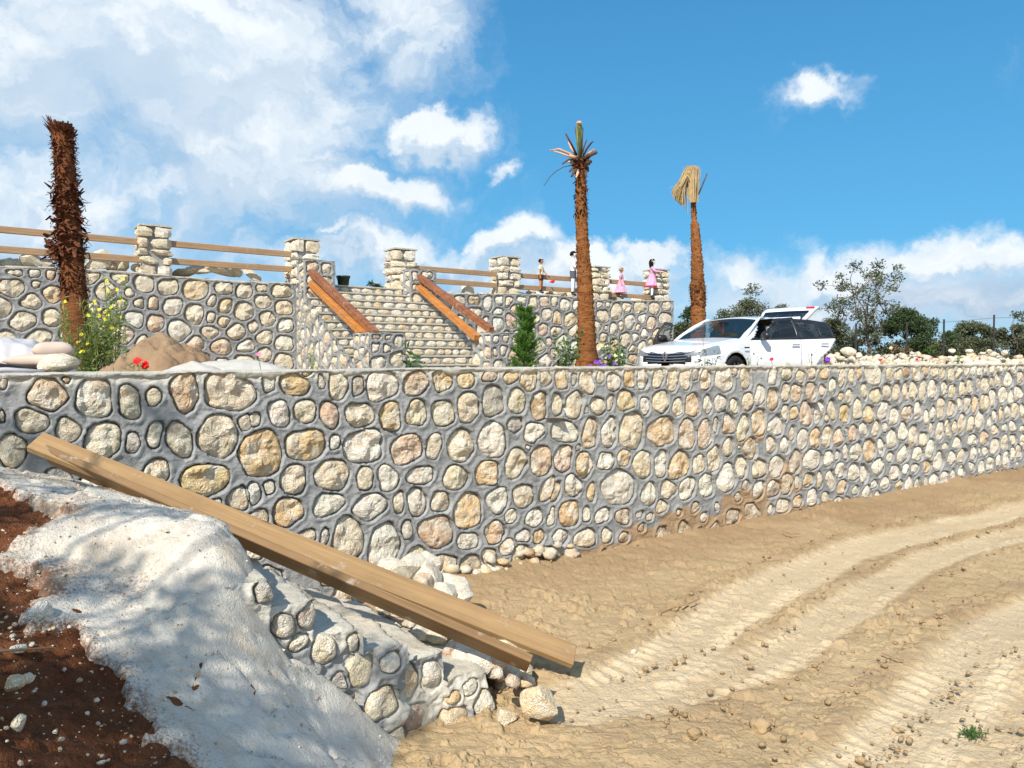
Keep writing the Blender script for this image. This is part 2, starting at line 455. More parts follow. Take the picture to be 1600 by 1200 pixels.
def mortar_face(us, zs, stones, ztop, zbot, dirtf=None, slurry=.05, base=0.0, seed=0, rim=.008, hole=.06, keepf=None):
    nu, nz = len(us), len(zs)
    U, Z = np.meshgrid(us, zs, indexing='ij')
    sd = np.full(U.shape, .5)
    zs_a = np.asarray(zs)
    for s in stones:
        m_ = s.r.max() + .12
        i0, i1 = np.searchsorted(us, [s.u - m_, s.u + m_]); j0, j1 = np.searchsorted(zs_a, [s.z - m_, s.z + m_])
        if i1 <= i0 or j1 <= j0: continue
        u = U[i0:i1, j0:j1] - s.u; z = Z[i0:i1, j0:j1] - s.z
        d = np.hypot(u, z) - s.rad(np.arctan2(z, u))
        sd[i0:i1, j0:j1] = np.minimum(sd[i0:i1, j0:j1], d)
    sdn = sd + .004 * fbm(U * 30, Z * 30, 0, 2, seed)
    sdn = sdn + .011 * fbm(U * 13, Z * 13, 3, 3, seed + 11) + .005 * fbm(U * 38, Z * 38, 3, 2, seed + 12)
    y = -hole + (hole + rim) * sstep(sdn, -.009, .004) - (rim + .004) * sstep(sdn, .012, .06)
    y = y + (.014 * fbm(U * 5, Z * 9, 1.3, 4, seed + 3) + .006 * np.abs(fbm(U * 14 + Z * 5, Z * 22 - U * 4, 0, 3, seed + 5)) + .002 * fbm(U * 40, Z * 50, 0, 2, seed + 6)) * sstep(sdn, -.01, .01) + base
    V = np.stack([U, -y, Z], -1).reshape(-1, 3)
    F = grid(nu, nz)
    tz = np.array([ztop(q) for q in us])[:, None]
    sl = sstep(Z + .02 * fbm(U * 9, Z * 9, 0, 3, seed + 8), tz - slurry - .02, tz - slurry + .015)
    dirt = dirtf(U, Z) if dirtf is not None else np.zeros_like(U)
    tint = np.stack([sl, dirt, 0 * U], -1).reshape(-1, 3)
    cu = (U[:-1, :-1] + U[1:, 1:]) / 2; cz = (Z[:-1, :-1] + Z[1:, 1:]) / 2
    ok = (cz < np.array([ztop(q) for q in (us[:-1] + us[1:]) / 2])[:, None]) & (cz > np.array([zbot(q) for q in (us[:-1] + us[1:]) / 2])[:, None])
    if keepf is not None: ok &= keepf(cu, cz)
    return V, F[ok.ravel()], tint, sd
def compact(V, F, T):
    used = np.zeros(len(V), bool); used[F.ravel()] = True
    idx = np.cumsum(used) - 1
    return V[used], idx[F], T[used]
def place_stones(stones, parent, near=lambda s: True, limit=300, weight=lambda s: s.size, dirtf=None):
    order = sorted(stones, key=lambda s: -weight(s))
    rest = MB(); rt = []
    for k, s in enumerate(order):
        hi = near(s)
        V, F = stone_geom(s, 30 if hi else 16, 6 if hi else 5)
        t = np.array(s.tint)
        if dirtf is not None:
            q = float(dirtf(np.array([[s.u]]), np.array([[s.z]]))[0, 0]); t = t * (1 - .75 * q) + np.array((.38, .26, .155)) * .75 * q
        if k < limit:
            o = link('stone', mesh('stone', V, F, M['stone'], False), parent, (s.u, 0, s.z))
            o.color = (*t, 1)
        else:
            rest.add([(v[0] + s.u, v[1], v[2] + s.z) for v in V], F); rt += [t] * len(V)
    if rest.V:
        o = link('stone', mesh('stone', rest.V, rest.F, M['stone_a'], False, tint=np.array(rt)), parent); o['kind'] = 'stuff'

# ------------------------------------------------------------------ front wall: stones read off the photograph, centre/size per stone
TH_F = math.atan2(1.0, 1.4)
aF = np.array((math.cos(TH_F), math.sin(TH_F)))
W0 = np.array((-11.08 + 1.4 * 7.5, 7.5))
WALL_H = 2.125
def ray_front(px, py):
    x = (px - 800) / FPX; v = (py - 600) / FPX
    cp, sp = math.cos(PITCH), math.sin(PITCH)
    r = np.array((x, cp - v * sp, -v * cp - sp))
    d = r[1] / r[1]
    # X = -11.08 + 1.4 Y
    t = 11.08 / (1.4 * r[1] - r[0])
    p = r * t
    return float((p[:2] - W0) @ aF), float(p[2] + EYE)
Z7 = """15 130 60 110 p;265 195 260 180 p;365 122 90 40 b;530 225 190 230 c;715 240 110 200 c;850 205 80 130 c;1025 190 140 230 p;1265 185 280 200 c;185 340 180 140 c;10 320 40 110 g;365 395 150 130 c;570 455 190 200 c;735 465 90 140 g;855 420 90 220 c;985 445 140 230 c;1210 425 230 230 c;1370 350 130 110 c;870 630 160 130 c;1130 655 250 200 o;1345 760 180 150 c;60 510 150 180 c;575 720 300 110 w;1180 800 100 60 c;1090 935 80 60 c"""
Z8 = """125 120 70 90 c;265 120 155 110 o;295 75 90 25 b;380 120 40 110 g;460 130 85 160 c;555 130 55 110 g;665 125 150 140 c;830 118 110 110 p;960 105 100 100 o;1078 105 85 80 o;1185 85 70 55 b;1290 90 75 60 o;1375 105 85 110 o;1452 95 55 100 c;45 300 70 90 c;172 270 95 130 c;292 250 105 115 c;410 270 90 130 p;560 275 130 110 c;712 280 105 135 o;835 265 95 135 c;965 260 95 135 c;1080 240 90 150 c;1195 215 110 160 g;1315 205 85 120 c;1418 230 75 125 b;1305 325 65 90 g;1400 350 115 90 w;85 458 195 215 o;297 415 185 145 o;440 405 50 70 c;588 415 185 150 c;790 435 140 130 p;920 430 75 130 c;1050 425 110 150 c;1200 395 140 150 w;1315 500 95 160 c;1370 430 40 30 g;1435 495 95 140 p;245 580 115 135 c;435 560 145 155 c;585 580 80 110 c;697 575 95 115 c;858 563 150 85 c;1025 580 125 110 c;1180 555 115 120 o;1478 625 95 130 c;1350 655 90 120 c;1220 680 110 120 w;40 655 100 140 c;125 620 55 75 c;222 740 140 120 o;410 705 160 110 w;612 722 170 120 w;748 690 50 110 c;838 690 85 120 c;948 688 90 95 c;1085 735 140 150 o;1283 762 65 65 w;1395 765 85 80 c;1482 765 35 100 c;75 765 100 80 c;300 865 110 70 c;395 860 45 80 g;510 870 140 200 c;675 905 150 200 c;787 835 50 100 g;930 845 165 150 p;1080 880 110 80 c;1208 830 95 110 p;835 945 100 70 c;970 990 120 120 c;1100 1020 110 130 c;1190 955 95 85 o;1270 910 80 80 c;1345 860 110 60 w;1425 856 90 60 o;1335 940 110 100 c;1450 945 110 80 c"""
Z4 = """65 118 75 130 o;140 120 40 70 g;210 125 80 150 c;295 110 45 90 c;370 140 80 110 c;462 110 65 120 o;540 125 65 130 c;632 115 60 120 c;712 125 60 130 c;790 115 60 120 c;850 90 40 90 g;912 120 65 120 c;1030 120 115 160 c;1085 75 45 45 o;1145 110 60 140 c;40 265 75 130 c;143 265 110 165 c;212 300 35 45 g;280 275 80 110 c;350 260 50 105 c;440 250 105 125 o;555 280 50 110 c;650 262 90 125 c;745 290 55 115 c;835 275 85 125 o;923 268 50 110 c;993 260 70 105 c;1075 280 50 100 c;1152 250 65 110 c;1225 215 60 120 w;85 425 155 130 w;240 440 90 190 p;345 435 95 180 c;475 430 150 200 c;648 430 170 160 o;800 440 100 165 p;903 440 85 165 p;970 390 35 130 g;1042 390 75 120 p;1128 410 75 155 c;1225 380 85 150 o;78 585 110 160 p;160 525 35 40 g;205 635 105 155 o;325 610 95 105 w;435 580 75 100 o;540 620 95 165 c;648 620 75 150 w;752 625 110 175 o;868 615 80 110 c;958 590 80 150 c;1042 515 65 120 c;1105 520 22 30 g;1175 525 95 115 o;1120 635 75 130 c;1220 650 85 120 c;25 770 60 175 o;135 745 95 130 w;235 790 55 120 o;400 755 210 190 w;575 790 75 150 c;690 770 80 120 c;800 765 105 115 w;915 740 85 120 w;1040 700 125 165 w;1145 745 45 60 c;1220 765 65 110 w;655 860 60 90 c;115 910 115 150 o;12 920 30 130 c;208 915 45 100 w;303 920 90 80 w;425 925 100 80 b;520 915 50 40 c;850 875 50 60 c;975 870 25 50 c;1065 930 90 80 w;1180 905 80 110 c;65 1055 150 90 w;200 1060 110 120 c;325 1035 60 90 c;90 1140 60 50 w;430 1050 60 60 b;585 1120 50 50 c"""
Z5 = """30 180 60 110 c;112 150 65 100 c;190 180 50 100 c;255 150 55 90 c;330 155 50 90 o;430 190 35 150 c;490 180 40 110 c;535 160 35 80 o;622 170 95 130 w;712 170 40 90 c;762 175 40 90 c;812 160 40 80 b;877 155 55 100 c;925 145 35 70 o;972 145 45 90 c;1025 150 45 90 c;1075 165 40 100 c;1120 160 40 70 c;1165 150 25 80 c;1200 140 28 90 c;1238 140 30 90 c;1278 135 35 80 c;1318 140 30 80 c;1362 130 38 80 c;1397 130 28 60 c;1438 130 35 80 c;1480 120 30 80 c;30 310 65 130 b;105 275 45 110 c;170 275 65 110 p;255 270 70 100 p;318 262 35 70 o;383 245 45 100 c;430 295 30 60 o;475 300 45 85 c;563 270 40 110 c;630 300 65 100 c;697 270 45 110 c;755 275 45 130 c;806 265 35 110 c;848 265 45 110 c;905 265 45 140 c;963 255 55 110 c;1037 250 40 100 c;1078 270 45 80 c;1138 250 35 80 c;1180 240 32 80 c;1230 220 22 100 g;1272 220 45 110 c;1310 210 22 60 c;1345 200 32 90 c;1410 195 75 85 w;1478 185 40 90 c;100 400 50 100 c;152 400 40 100 o;220 400 75 150 p;300 395 55 150 c;375 380 50 140 c;345 425 30 50 o;453 405 65 110 o;522 375 45 110 c;592 395 60 110 o;680 385 85 120 w;735 415 60 100 w;815 400 70 90 p;880 385 45 130 w;925 425 30 100 c;962 395 32 90 c;1012 365 45 120 c;1072 365 55 90 c;1125 345 28 80 c;1163 345 42 90 w;1213 345 35 100 o;1272 330 50 110 c;1317 300 42 110 w;1375 290 50 90 w;1422 300 38 80 w;1465 285 45 80 c;50 465 105 120 w;143 525 32 120 c;205 550 65 120 c;275 545 60 110 o;350 530 55 130 c;412 535 50 110 p;460 500 25 30 g;500 515 60 90 p;560 485 55 70 c;635 490 50 100 c;685 475 35 60 g;725 550 60 110 w;790 505 50 130 c;852 530 60 120 c;910 545 45 90 c;958 490 28 90 p;1010 495 48 120 w;1055 480 35 110 c;1093 475 30 80 c;1135 460 42 130 c;1190 465 40 110 c;1240 435 50 110 w;1297 450 28 70 c;1325 410 28 70 c;1363 400 28 80 o;1405 390 30 90 c;1447 380 45 90 c;1490 390 30 110 c;18 580 55 110 c;97 580 50 100 c;452 620 32 110 w;515 620 65 110 w;592 605 70 140 o;663 590 45 100 w;790 635 95 90 w;712 655 40 60 w;878 635 60 80 w;950 610 60 110 w;1035 590 50 40 c;1110 570 60 70 w;1195 555 75 65 w;1270 540 60 80 p;1328 495 40 60 c;1385 480 35 45 w;1433 475 35 60 w;1485 490 40 40 w;1328 590 45 100 w;1385 560 40 90 c;1435 555 40 60 c;1490 560 30 90 c;50 705 95 120 w;155 680 65 130 c;258 670 110 120 w;352 660 45 100 w;405 640 30 60 w;425 730 60 80 w;500 745 55 110 w;563 745 45 120 w;645 715 90 95 w;745 740 75 90 w;805 725 35 60 w;862 720 42 60 w;930 710 65 70 o;1000 680 60 110 w;1078 660 42 80 w;1135 650 65 80 c;1203 635 48 80 w;1237 620 15 50 w;1270 620 40 50 w;1350 670 30 60 w;1395 660 40 90 w;1435 640 30 80 w;1470 620 32 90 c;30 840 80 90 w;108 810 60 120 c;170 800 32 90 c;235 790 80 80 o;303 790 32 100 c;367 780 50 110 w;430 825 60 80 o;512 848 40 50 w;578 860 48 80 w;625 810 40 50 w;685 805 48 75 w;765 825 45 75 o;822 815 40 100 w;880 820 42 80 w;925 800 22 70 w;972 795 55 85 w;1035 770 45 90 w;1083 760 28 70 w;1130 735 40 60 w;1190 710 50 60 w;1248 710 35 80 w;1298 695 38 90 w;258 890 65 95 w;85 940 80 80 c;15 960 40 60 w;170 915 75 60 o;340 890 60 60 c;408 920 50 80 c;465 915 40 70 c;645 875 35 50 w;1160 795 30 35 w;1220 780 40 40 c;1280 780 50 30 w;1370 745 80 25 w;1450 735 60 20 c"""
rngF = np.random.default_rng(11)
stonesF = []
for txt, ox, oy, sc_ in ((Z7, 0, 560, 3.53), (Z8, 380, 560, 3.077), (Z4, 860, 560, 3.75), (Z5, 1200, 540, 3.75)):
    for it in txt.split(';'):
        a = it.split(); cx, cy, w, h = [float(q) for q in a[:4]]
        px, py, w, h = ox + cx / sc_, oy + cy / sc_, w / sc_, h / sc_
        u, z = ray_front(px, py); ul, _ = ray_front(px - w / 2, py); ur, _ = ray_front(px + w / 2, py)
        _, z1 = ray_front(px, py - h / 2); _, z0 = ray_front(px, py + h / 2)
        k = a[4]
        if k == 'c' and rngF.random() < .3: k = 'w'
        stonesF.append(Stone(u, z, outline(ur - ul, z1 - z0, rngF, None), tint_of(k, rngF), int(rngF.integers(1 << 30))))
uL, _ = ray_front(0, 600); uR, _ = ray_front(1600, 600)
U_MIN, U_MAX = uL - 2.4, uR + 4.0
# small stones where the reading left a gap, never overlapping
def gaps(stones, u0, u1, z0, z1, n, rng):
    C = [(s.u, s.z, s) for s in stones]
    A = np.array([(s.u, s.z) for s in stones])
    add = []
    for _ in range(n):
        u = rng.uniform(u0, u1); z = rng.uniform(z0, z1)
        d = np.hypot(A[:, 0] - u, A[:, 1] - z); best = 9
        for i in np.argsort(d)[:7]:
            s = stones[i]; best = min(best, d[i] - float(s.rad(np.array([math.atan2(z - s.z, u - s.u)]))[0]))
        if best > .105:
            r = min(best - .045, .13)
            w = r * 2 * rng.uniform(.85, 1.1)
            s = Stone(u, z, outline(w, w * rng.uniform(.8, 1.15), rng, None), tint_of('cwcwog'[rng.integers(6)], rng), int(rng.integers(1 << 30)))
            stones.append(s); A = np.vstack([A, [(u, z)]])
for s in stonesF: s.r = s.r * 1.17
separate(stonesF, .026)
stonesF += voronoi_stones(U_MIN, uL - .12, lambda u: .9, lambda u: WALL_H - .06, .33, .07, 5)
stonesF += voronoi_stones(uR + .12, U_MAX, lambda u: 0, lambda u: WALL_H - .06, .36, .07, 6)
gaps(stonesF, uL - .2, uR + .2, -.05, WALL_H - .16, 5000, rngF)

def ztopF(u): return WALL_H - .045 - .02 * max(0, min(1, (0.0 - u) / 4))
# splashed earth on the lower middle of the wall, read off the photo
DIRT = [(930, 900, 90, 22, 1), (1010, 860, 80, 30, 1), (1100, 835, 60, 30, 1), (1160, 800, 45, 35, .9), (1060, 812, 45, 22, .8), (960, 870, 60, 25, .9),
        (1000, 835, 40, 20, .7), (890, 880, 50, 18, .7), (780, 900, 50, 22, .9), (1200, 770, 30, 20, .5), (1175, 700, 22, 45, .35), (1235, 745, 40, 35, .4)]
DD = []
for px, py, rx, ry, w in DIRT:
    u, z = ray_front(px, py); u2, _ = ray_front(px + rx, py); _, z2 = ray_front(px, py - ry); DD.append((u, z, u2 - u, z2 - z, w))
def dirt_front(U, Z):
    r = np.zeros_like(U)
    for u, z, a, b, w in DD: r = np.maximum(r, w * np.exp(-((U - u) / a) ** 2 - ((Z - z) / b) ** 2))
    r = r + .45 * fbm(U * 6, Z * 8, 0, 4, 21) * (r > .05)
    low = sstep(-Z + .10 * fbm(U * 3, Z * 2, 4, 3, 22), -.16, -.02) * .9
    return np.clip(np.maximum(sstep(r, .22, .5), low), 0, 1)
wallF = thing('retaining_wall', 'long rubble stone retaining wall with grey mortar joints, in front beside the sandy track', 'wall', (W0[0], W0[1], 0), TH_F)
us = [U_MIN]
while us[-1] < U_MAX:
    dep = W0[1] + aF[1] * us[-1]; us.append(us[-1] + max(.0085, dep / 900 * 1.1))
us = np.array(us); zs = np.arange(-.35, WALL_H + .02, .0105)
V, F, T, SD = mortar_face(us, zs, stonesF, lambda u: ztopF(u) + .032, lambda u: -9, dirt_front, seed=2, slurry=.085)
V, F, T = compact(V, F, T)
link('mortar', mesh('mortar', V, F, M['mortar'], True, tint=T), wallF)
place_stones(stonesF, wallF, near=lambda s: s.u < 4.0, weight=lambda s: s.size / (W0[1] + aF[1] * s.u) * (.001 if (s.u < uL - .1 or s.u > uR + .1) else 1), dirtf=dirt_front)
# cap: rough cement along the top
def cap_strip(u0, u1, zt, depth, step, seed, parent, name='coping', lip=.02, hgt=.05, zfun=None):
    us_ = np.arange(u0, u1 + step, step); zt_ = np.array([zt(q) for q in us_])
    # cement smeared along the edge: its lower border rises and falls, the top is lumpy
    drip = hgt * (.75 + 1.0 * np.clip(fbm(us_ * 4.5, 0, 7, 4, seed + 9), -.7, 1.3))
    prof = [(.06, -1.15), (-lip * .1, -1.0), (-lip * .7, -.72), (-lip * .9, -.45), (-lip, -.2), (-lip * .75, -.02), (-lip * .2, .10), (.05, .14), (.14, .12), (depth * .6, .10), (depth - .02, .05), (depth, -.6), (depth, -14)]
    V = []
    for j, (y, zf) in enumerate(prof):
        front = j < 7
        yy = y + (.010 * fbm(us_ * 9, j * .9, 0, 4, seed) + .007 * fbm(us_ * 30, j * 1.9, 0, 3, seed + 1)) * (1 if front else .6)
        z = drip * zf if j < 5 else hgt * zf
        zz = zt_ + z + (.009 * fbm(us_ * 6, j * .7, 5, 4, seed + 4) + .006 * fbm(us_ * 25, j * 1.3, 5, 3, seed + 5)) * (1 if j < 11 else 0)
        V.append(np.stack([us_, yy, zz], 1))
    V = np.stack(V, 1).reshape(-1, 3)
    F = grid(len(us_), len(prof))
    return link(name, mesh(name, V, F, M['cap'], True), parent)
cap_strip(U_MIN, U_MAX, lambda u: ztopF(u) + .035, .42, .012, 31, wallF)
bx = MB(); bx.box(((U_MIN + U_MAX) / 2, .26, .55), (U_MAX - U_MIN, .3, 2.9)); bx.done('core', M['mortar'], wallF)

# ------------------------------------------------------------------ back terrace wall
TH_B = math.atan2(.573, .819)
aB = np.array((math.cos(TH_B), math.sin(TH_B))); nB = np.array((aB[1], -aB[0]))
B0 = np.array((-4.31, 15.43))
TERR = 1.6                        # level of the terrace between the walls
TOPB = 3.74
ST_W = 2.95                       # stair width
U_END = 10.8
def toB(x, y): q = np.array((x, y)) - B0; return float(q @ aB), float(-(q @ nB))
def fromB(u, y): q = B0 + aB * u - nB * y; return float(q[0]), float(q[1])
wallB = thing('terrace_wall', 'upper terrace wall of rounded pale stones in grey mortar behind the palms, left and right of the stairs', 'wall', (B0[0], B0[1], 0), TH_B)
def ztopB(u): return TOPB + (.03 * math.sin(u * 1.3)) + (max(0, u - 3) * .012)
for u0, u1, sd_, step in ((-9.5, 0.0, 41, .017), (ST_W, U_END, 42, .022)):
    st = voronoi_stones(u0 + .06, u1 - .05, lambda u: TERR - .1, lambda u: ztopB(u) - .03, .345 if u0 < 0 else .37, .035, sd_, 'ccwwcwccpco', 1.1)
    separate(st, .05)
    for s in st: s.tint = np.clip(np.array(s.tint) * 1.0 + .03, 0, .85)
    us_ = np.arange(u0, u1 + step * .5, step); us_[-1] = u1; zs_ = np.arange(TERR - .25, TOPB + .14, step)
    V, F, T, _ = mortar_face(us_, zs_, st, ztopB, lambda u: -9, None, seed=50 + sd_, slurry=.03, rim=.008, hole=.055)
    V, F, T = compact(V, F, T)
    link('mortar', mesh('mortar', V, F, M['mortar'], True, tint=T), wallB)
    for s in st: s.rng = s.rng
    k_ = 0
    for s in st:
        V, F = stone_geom(s, 16, 3, .06, .022, .008)
        o = link('stone', mesh('stone', V, F, M['stone'], False), wallB, (s.u, 0, s.z)); o.color = (*s.tint, 1)
    bx = MB(); bx.box(((u0 + u1) / 2, .31, 2.6), (u1 - u0 - .01, .42, 2.16)); bx.done('core', M['mortar'], wallB)
    cap_strip(u0, u1, lambda u: ztopB(u) - .01, .45, .03, 33, wallB, lip=.012, hgt=.035)
# return wall at the right end
st = voronoi_stones(.05, 3.2, lambda u: TERR - .1, lambda u: 3.8, .45, .13, 77, 'ccwcwco')
V, F, T, _ = mortar_face(np.arange(0, 3.25, .035), np.arange(TERR - .25, 3.84, .035), st, lambda u: 3.83, lambda u: -9, None, seed=7)
V, F, T = compact(V, F, T)
o = link('mortar', mesh('mortar', V, F, M['mortar'], True, tint=T), wallB, (U_END, 0, 0), math.pi / 2)
for s in st:
    V, F = stone_geom(s, 14, 3, .07, .035, .014)
    o = link('stone', mesh('stone', V, F, M['stone'], False), wallB, (U_END, s.u, s.z), math.pi / 2); o.color = (*s.tint, 1)
bx = MB(); bx.box((U_END - .3, 1.7, 2.6), (.45, 2.4, 2.16)); bx.done('core', M['mortar'], wallB)
# ------------------------------------------------------------------ rocks
def rock_geom(seed, sub=2, flat=.5, rough=.22, dims=(1, 1, 1), cuts=9, lo=.55):
    bm = bmesh.new(); bmesh.ops.create_icosphere(bm, subdivisions=sub, radius=1)
    V = np.array([v.co[:] for v in bm.verts]); F = [[v.index for v in f.verts] for f in bm.faces]; bm.free()
    rg = np.random.default_rng(seed)
    n = rg.normal(size=(cuts, 3)); n /= np.linalg.norm(n, axis=1)[:, None]
    for q in n:                                   # broken faces
        dd = V @ q; lim = rg.uniform(lo, .88); V = V - np.maximum(dd - lim, 0)[:, None] * q * (1 - .1)
    d = 1 + rough * fbm(V[:, 0] * 1.6 + seed, V[:, 1] * 1.6, V[:, 2] * 1.6, 3, seed % 50)
    V = V * d[:, None] * np.array(dims)
    return V, F
ROCKS = []
def rock_mesh(k, sub=2):
    V, F = rock_geom(100 + k * 7, sub, dims=(1, .8 + .05 * (k % 4), .62 + .06 * (k % 5)))
    return mesh('rock', V, F, M['stone'], False)
for k in range(10): ROCKS.append(rock_mesh(k))
def rock(k, loc, size, rot=(0, 0, 0), tint='c', name='stone', parent=None, stretch=(1, 1, 1)):
    o = link(name, ROCKS[k % 10], parent, loc); o.rotation_euler = rot
    o.scale = (size * stretch[0], size * stretch[1], size * stretch[2])
    t = np.array(TINTS[tint]) if isinstance(tint, str) else np.array(tint)
    o.color = (*t, 1); return o
def rubble(name, pts, parent=None, tints='wwcwco', seed=0, mat=None):
    """pts: (x, y, z, size); one joined heap"""
    rg = np.random.default_rng(seed); VV = []; FF = []; TT = []; n = 0
    base = [rock_geom(300 + k, 1, dims=(1, .8, .62)) for k in range(8)]
    for (x, y, z, s) in pts:
        V, F = base[rg.integers(8)]
        a = rg.uniform(0, 6.28, 3); R = np.array(Matrix.Rotation(a[0], 3, 'Z') @ Matrix.Rotation(a[1] * .2, 3, 'X'))
        VV.append(V @ R.T * s * np.array((1, 1, rg.uniform(.7, 1.2))) + np.array((x, y, z)))
        FF.append(np.array(F) + n); n += len(V)
        TT.append(np.tile(tint_of(tints[rg.integers(len(tints))], rg), (len(V), 1)))
    return link(name, mesh(name, np.concatenate(VV), np.concatenate(FF), mat or M['stone_a'], False, tint=np.concatenate(TT)), parent)

# ------------------------------------------------------------------ posts and piers of stone
def block_geom(seed, n=3):
    bm = bmesh.new(); bmesh.ops.create_cube(bm, size=2); bmesh.ops.subdivide_edges(bm, edges=bm.edges[:], cuts=3, use_grid_fill=True)
    V = np.array([v.co[:] for v in bm.verts]); F = [[v.index for v in f.verts] for f in bm.faces]; bm.free()
    r = np.linalg.norm(V, axis=1)[:, None]; V = V * (.62 + .38 * 1.28 / np.maximum(r, 1.0) ** .9)
    d = 1 + .30 * fbm(V[:, 0] * 1.2 + seed * 3.1, V[:, 1] * 1.2, V[:, 2] * 1.2, 2, seed)
    rg = np.random.default_rng(seed + 40); V = V * d[:, None]
    for _ in range(7):
        q = rg.normal(size=3); q /= np.linalg.norm(q); dd = V @ q; lim = rg.uniform(.80, 1.05) * dd.max() * .9; V = V - np.maximum(dd - lim, 0)[:, None] * q * .9
    V /= np.abs(V).max(axis=0)
    return V, F
BLOCKS = [mesh('stone', *block_geom(k), M['stone'], False) for k in range(8)]
def stone_post(label, u, y, zb, zt, w=.6, courses=5, name='gate_post', mortar=False, group=None, cat='post', capz=.03):
    x_, y_ = fromB(u, y)
    t = thing(name, label, cat, (x_, y_, 0), TH_B, group)
    rg = np.random.default_rng(int(abs(u * 100)) + 5 + int(zb * 10))
    c = MB(); ins = .05 if mortar else .16
    c.box((0, 0, (zb + zt) / 2), (w - ins, w - ins, zt - zb - .01)); c.done('core', M['mortar'], t)
    k = MB(); k.box((0, 0, zt + capz / 2), (w * .93, w * .93, capz)); k.done('cap', M['cap'], t)
    z = zb
    hs_ = rg.uniform(.65, 1.4, courses); hs_ = hs_ / hs_.sum() * (zt - zb)
    for i in range(courses):
        h = hs_[i]; sx = rg.uniform(.30, .70); 
        for j, (qx, qy) in enumerate(((0, 0), (1, 0), (0, 1), (1, 1))):
            fx = sx if qx == 0 else 1 - sx; sy = .5; 
            wx = w * fx; wy = w * sy
            cx = -w / 2 + (0 if qx == 0 else sx * w) + wx / 2; cy = -w / 2 + (0 if qy == 0 else sy * w) + wy / 2
            o = link('stone', BLOCKS[rg.integers(8)], t, (cx * 1.02, cy * 1.02, z + h / 2))
            g = .80 if mortar else .99
            o.scale = (wx / 2 * g, wy / 2 * (.93 if mortar else 1.0), h / 2 * (.78 if mortar else .97))
            o.rotation_euler = (rg.integers(0, 2) * math.pi, rg.integers(0, 2) * math.pi, rg.uniform(-.09, .09))
            if mortar: o.location.x = math.copysign(w / 2 - wx / 2 * g + .014, cx); o.location.y = math.copysign(w / 2 - wy / 2 * .93 + .014, cy)
            o.color = (*tint_of('ccwwcwc'[rg.integers(7)], rg), 1)
        z += h
    return t
def uB(px, y=0.0):
    # wall coordinate of a photo column on the terrace wall line (offset y behind its face)
    k = (px - 800) / FPX
    p0 = B0 - nB * y
    s = (k * p0[1] - p0[0]) / (aB[0] - k * aB[1]); return float(s)
posts = [(243, 'stone fence post on the terrace wall nearest the dark shaggy palm'), (474, 'stone fence post at the left head of the stairs, behind the mortared pier'),
         (627, 'stone fence post at the right head of the stairs'), (790, 'stone fence post between the stairs and the boy statue'),
         (931, 'stone fence post partly hidden behind the middle palm trunk'), (1040, 'end stone post of the terrace wall, beside the girl in the pink dress')]
PU = []
for px, lab in posts:
    u = uB(px, .32); PU.append(u)
    yy = .34
    if px == 1040: u = U_END - .36; PU[-1] = u
    stone_post(lab, u, yy, ztopB(u) - .03, ztopB(u) + (.87 if px < 900 else .84), .60, 5, group='stone posts of the terrace fence', name='stone_post')
# posts beyond the left edge of the frame
u_off = PU[0] - (PU[1] - PU[0]) - .1
stone_post('stone fence post beyond the left edge of the terrace', u_off, .34, ztopB(u_off) - .03, ztopB(u_off) + .87, .6, 5, group='stone posts of the terrace fence', name='stone_post')
# mortared piers: two at the head of the stairs, two at the foot
ST_RUN, ST_RISE, ST_N = .285, .162, 13
def pier(lab, u, y, zb, zt, w, seed):
    x_, y_ = fromB(u, y); t = thing('stair_pier', lab, 'pier', (x_, y_, 0), TH_B, 'mortared piers that carry the stair rails')
    c = MB(); c.box((0, 0, (zb + zt) / 2 - .02), (w - .13, w - .13, zt - zb - .02)); c.done('core', M['mortar'], t)
    g = np.linspace(-w / 2 - .012, w / 2 + .012, 14); X, Y = np.meshgrid(g, g, indexing='ij'); V = np.stack([X, Y, zt + .015 * fbm(X * 5, Y * 5, seed, 3, seed) + 0 * X], -1).reshape(-1, 3)
    link('cap', mesh('cap', V, grid(14, 14), M['cap'], True), t)
    for q in range(4):
        rz = q * math.pi / 2; R = Matrix.Rotation(rz, 3, 'Z'); off = R @ Vector((0, -w / 2, 0))
        st = voronoi_stones(-w / 2 + .02, w / 2 - .02, lambda u: zb, lambda u: zt - .03, .24, .055, seed * 10 + q, 'ccwwcwcp')
        V, F, T, _ = mortar_face(np.arange(-w / 2, w / 2 + .012, .016), np.arange(zb, zt + .012, .016), st, lambda u: zt + .01, lambda u: -9, None, seed=seed + q, slurry=.02, hole=.045)
        V, F, T = compact(V, F, T)
        link('mortar', mesh('mortar', V, F, M['mortar'], True, tint=T), t, off, rz)
        for s in st:
            V, F = stone_geom(s, 12, 3, .045, .018, .006); o = link('stone', mesh('stone', V, F, M['stone'], False), t, off + R @ Vector((s.u, 0, s.z)), rz); o.color = (*s.tint, 1)
pier('grey mortared pier at the left head of the stairs', .33, -.10, 3.35, 4.17, .62, 3)
pier('grey mortared pier at the right head of the stairs', ST_W - .30, -.10, 3.35, 4.14, .62, 4)
pier('grey mortared pier at the left foot of the stairs', .36, -3.05, TERR, 2.66, .66, 5)
pier('grey mortared pier at the right foot of the stairs', ST_W - .18, -3.05, TERR, 2.70, .66, 6)

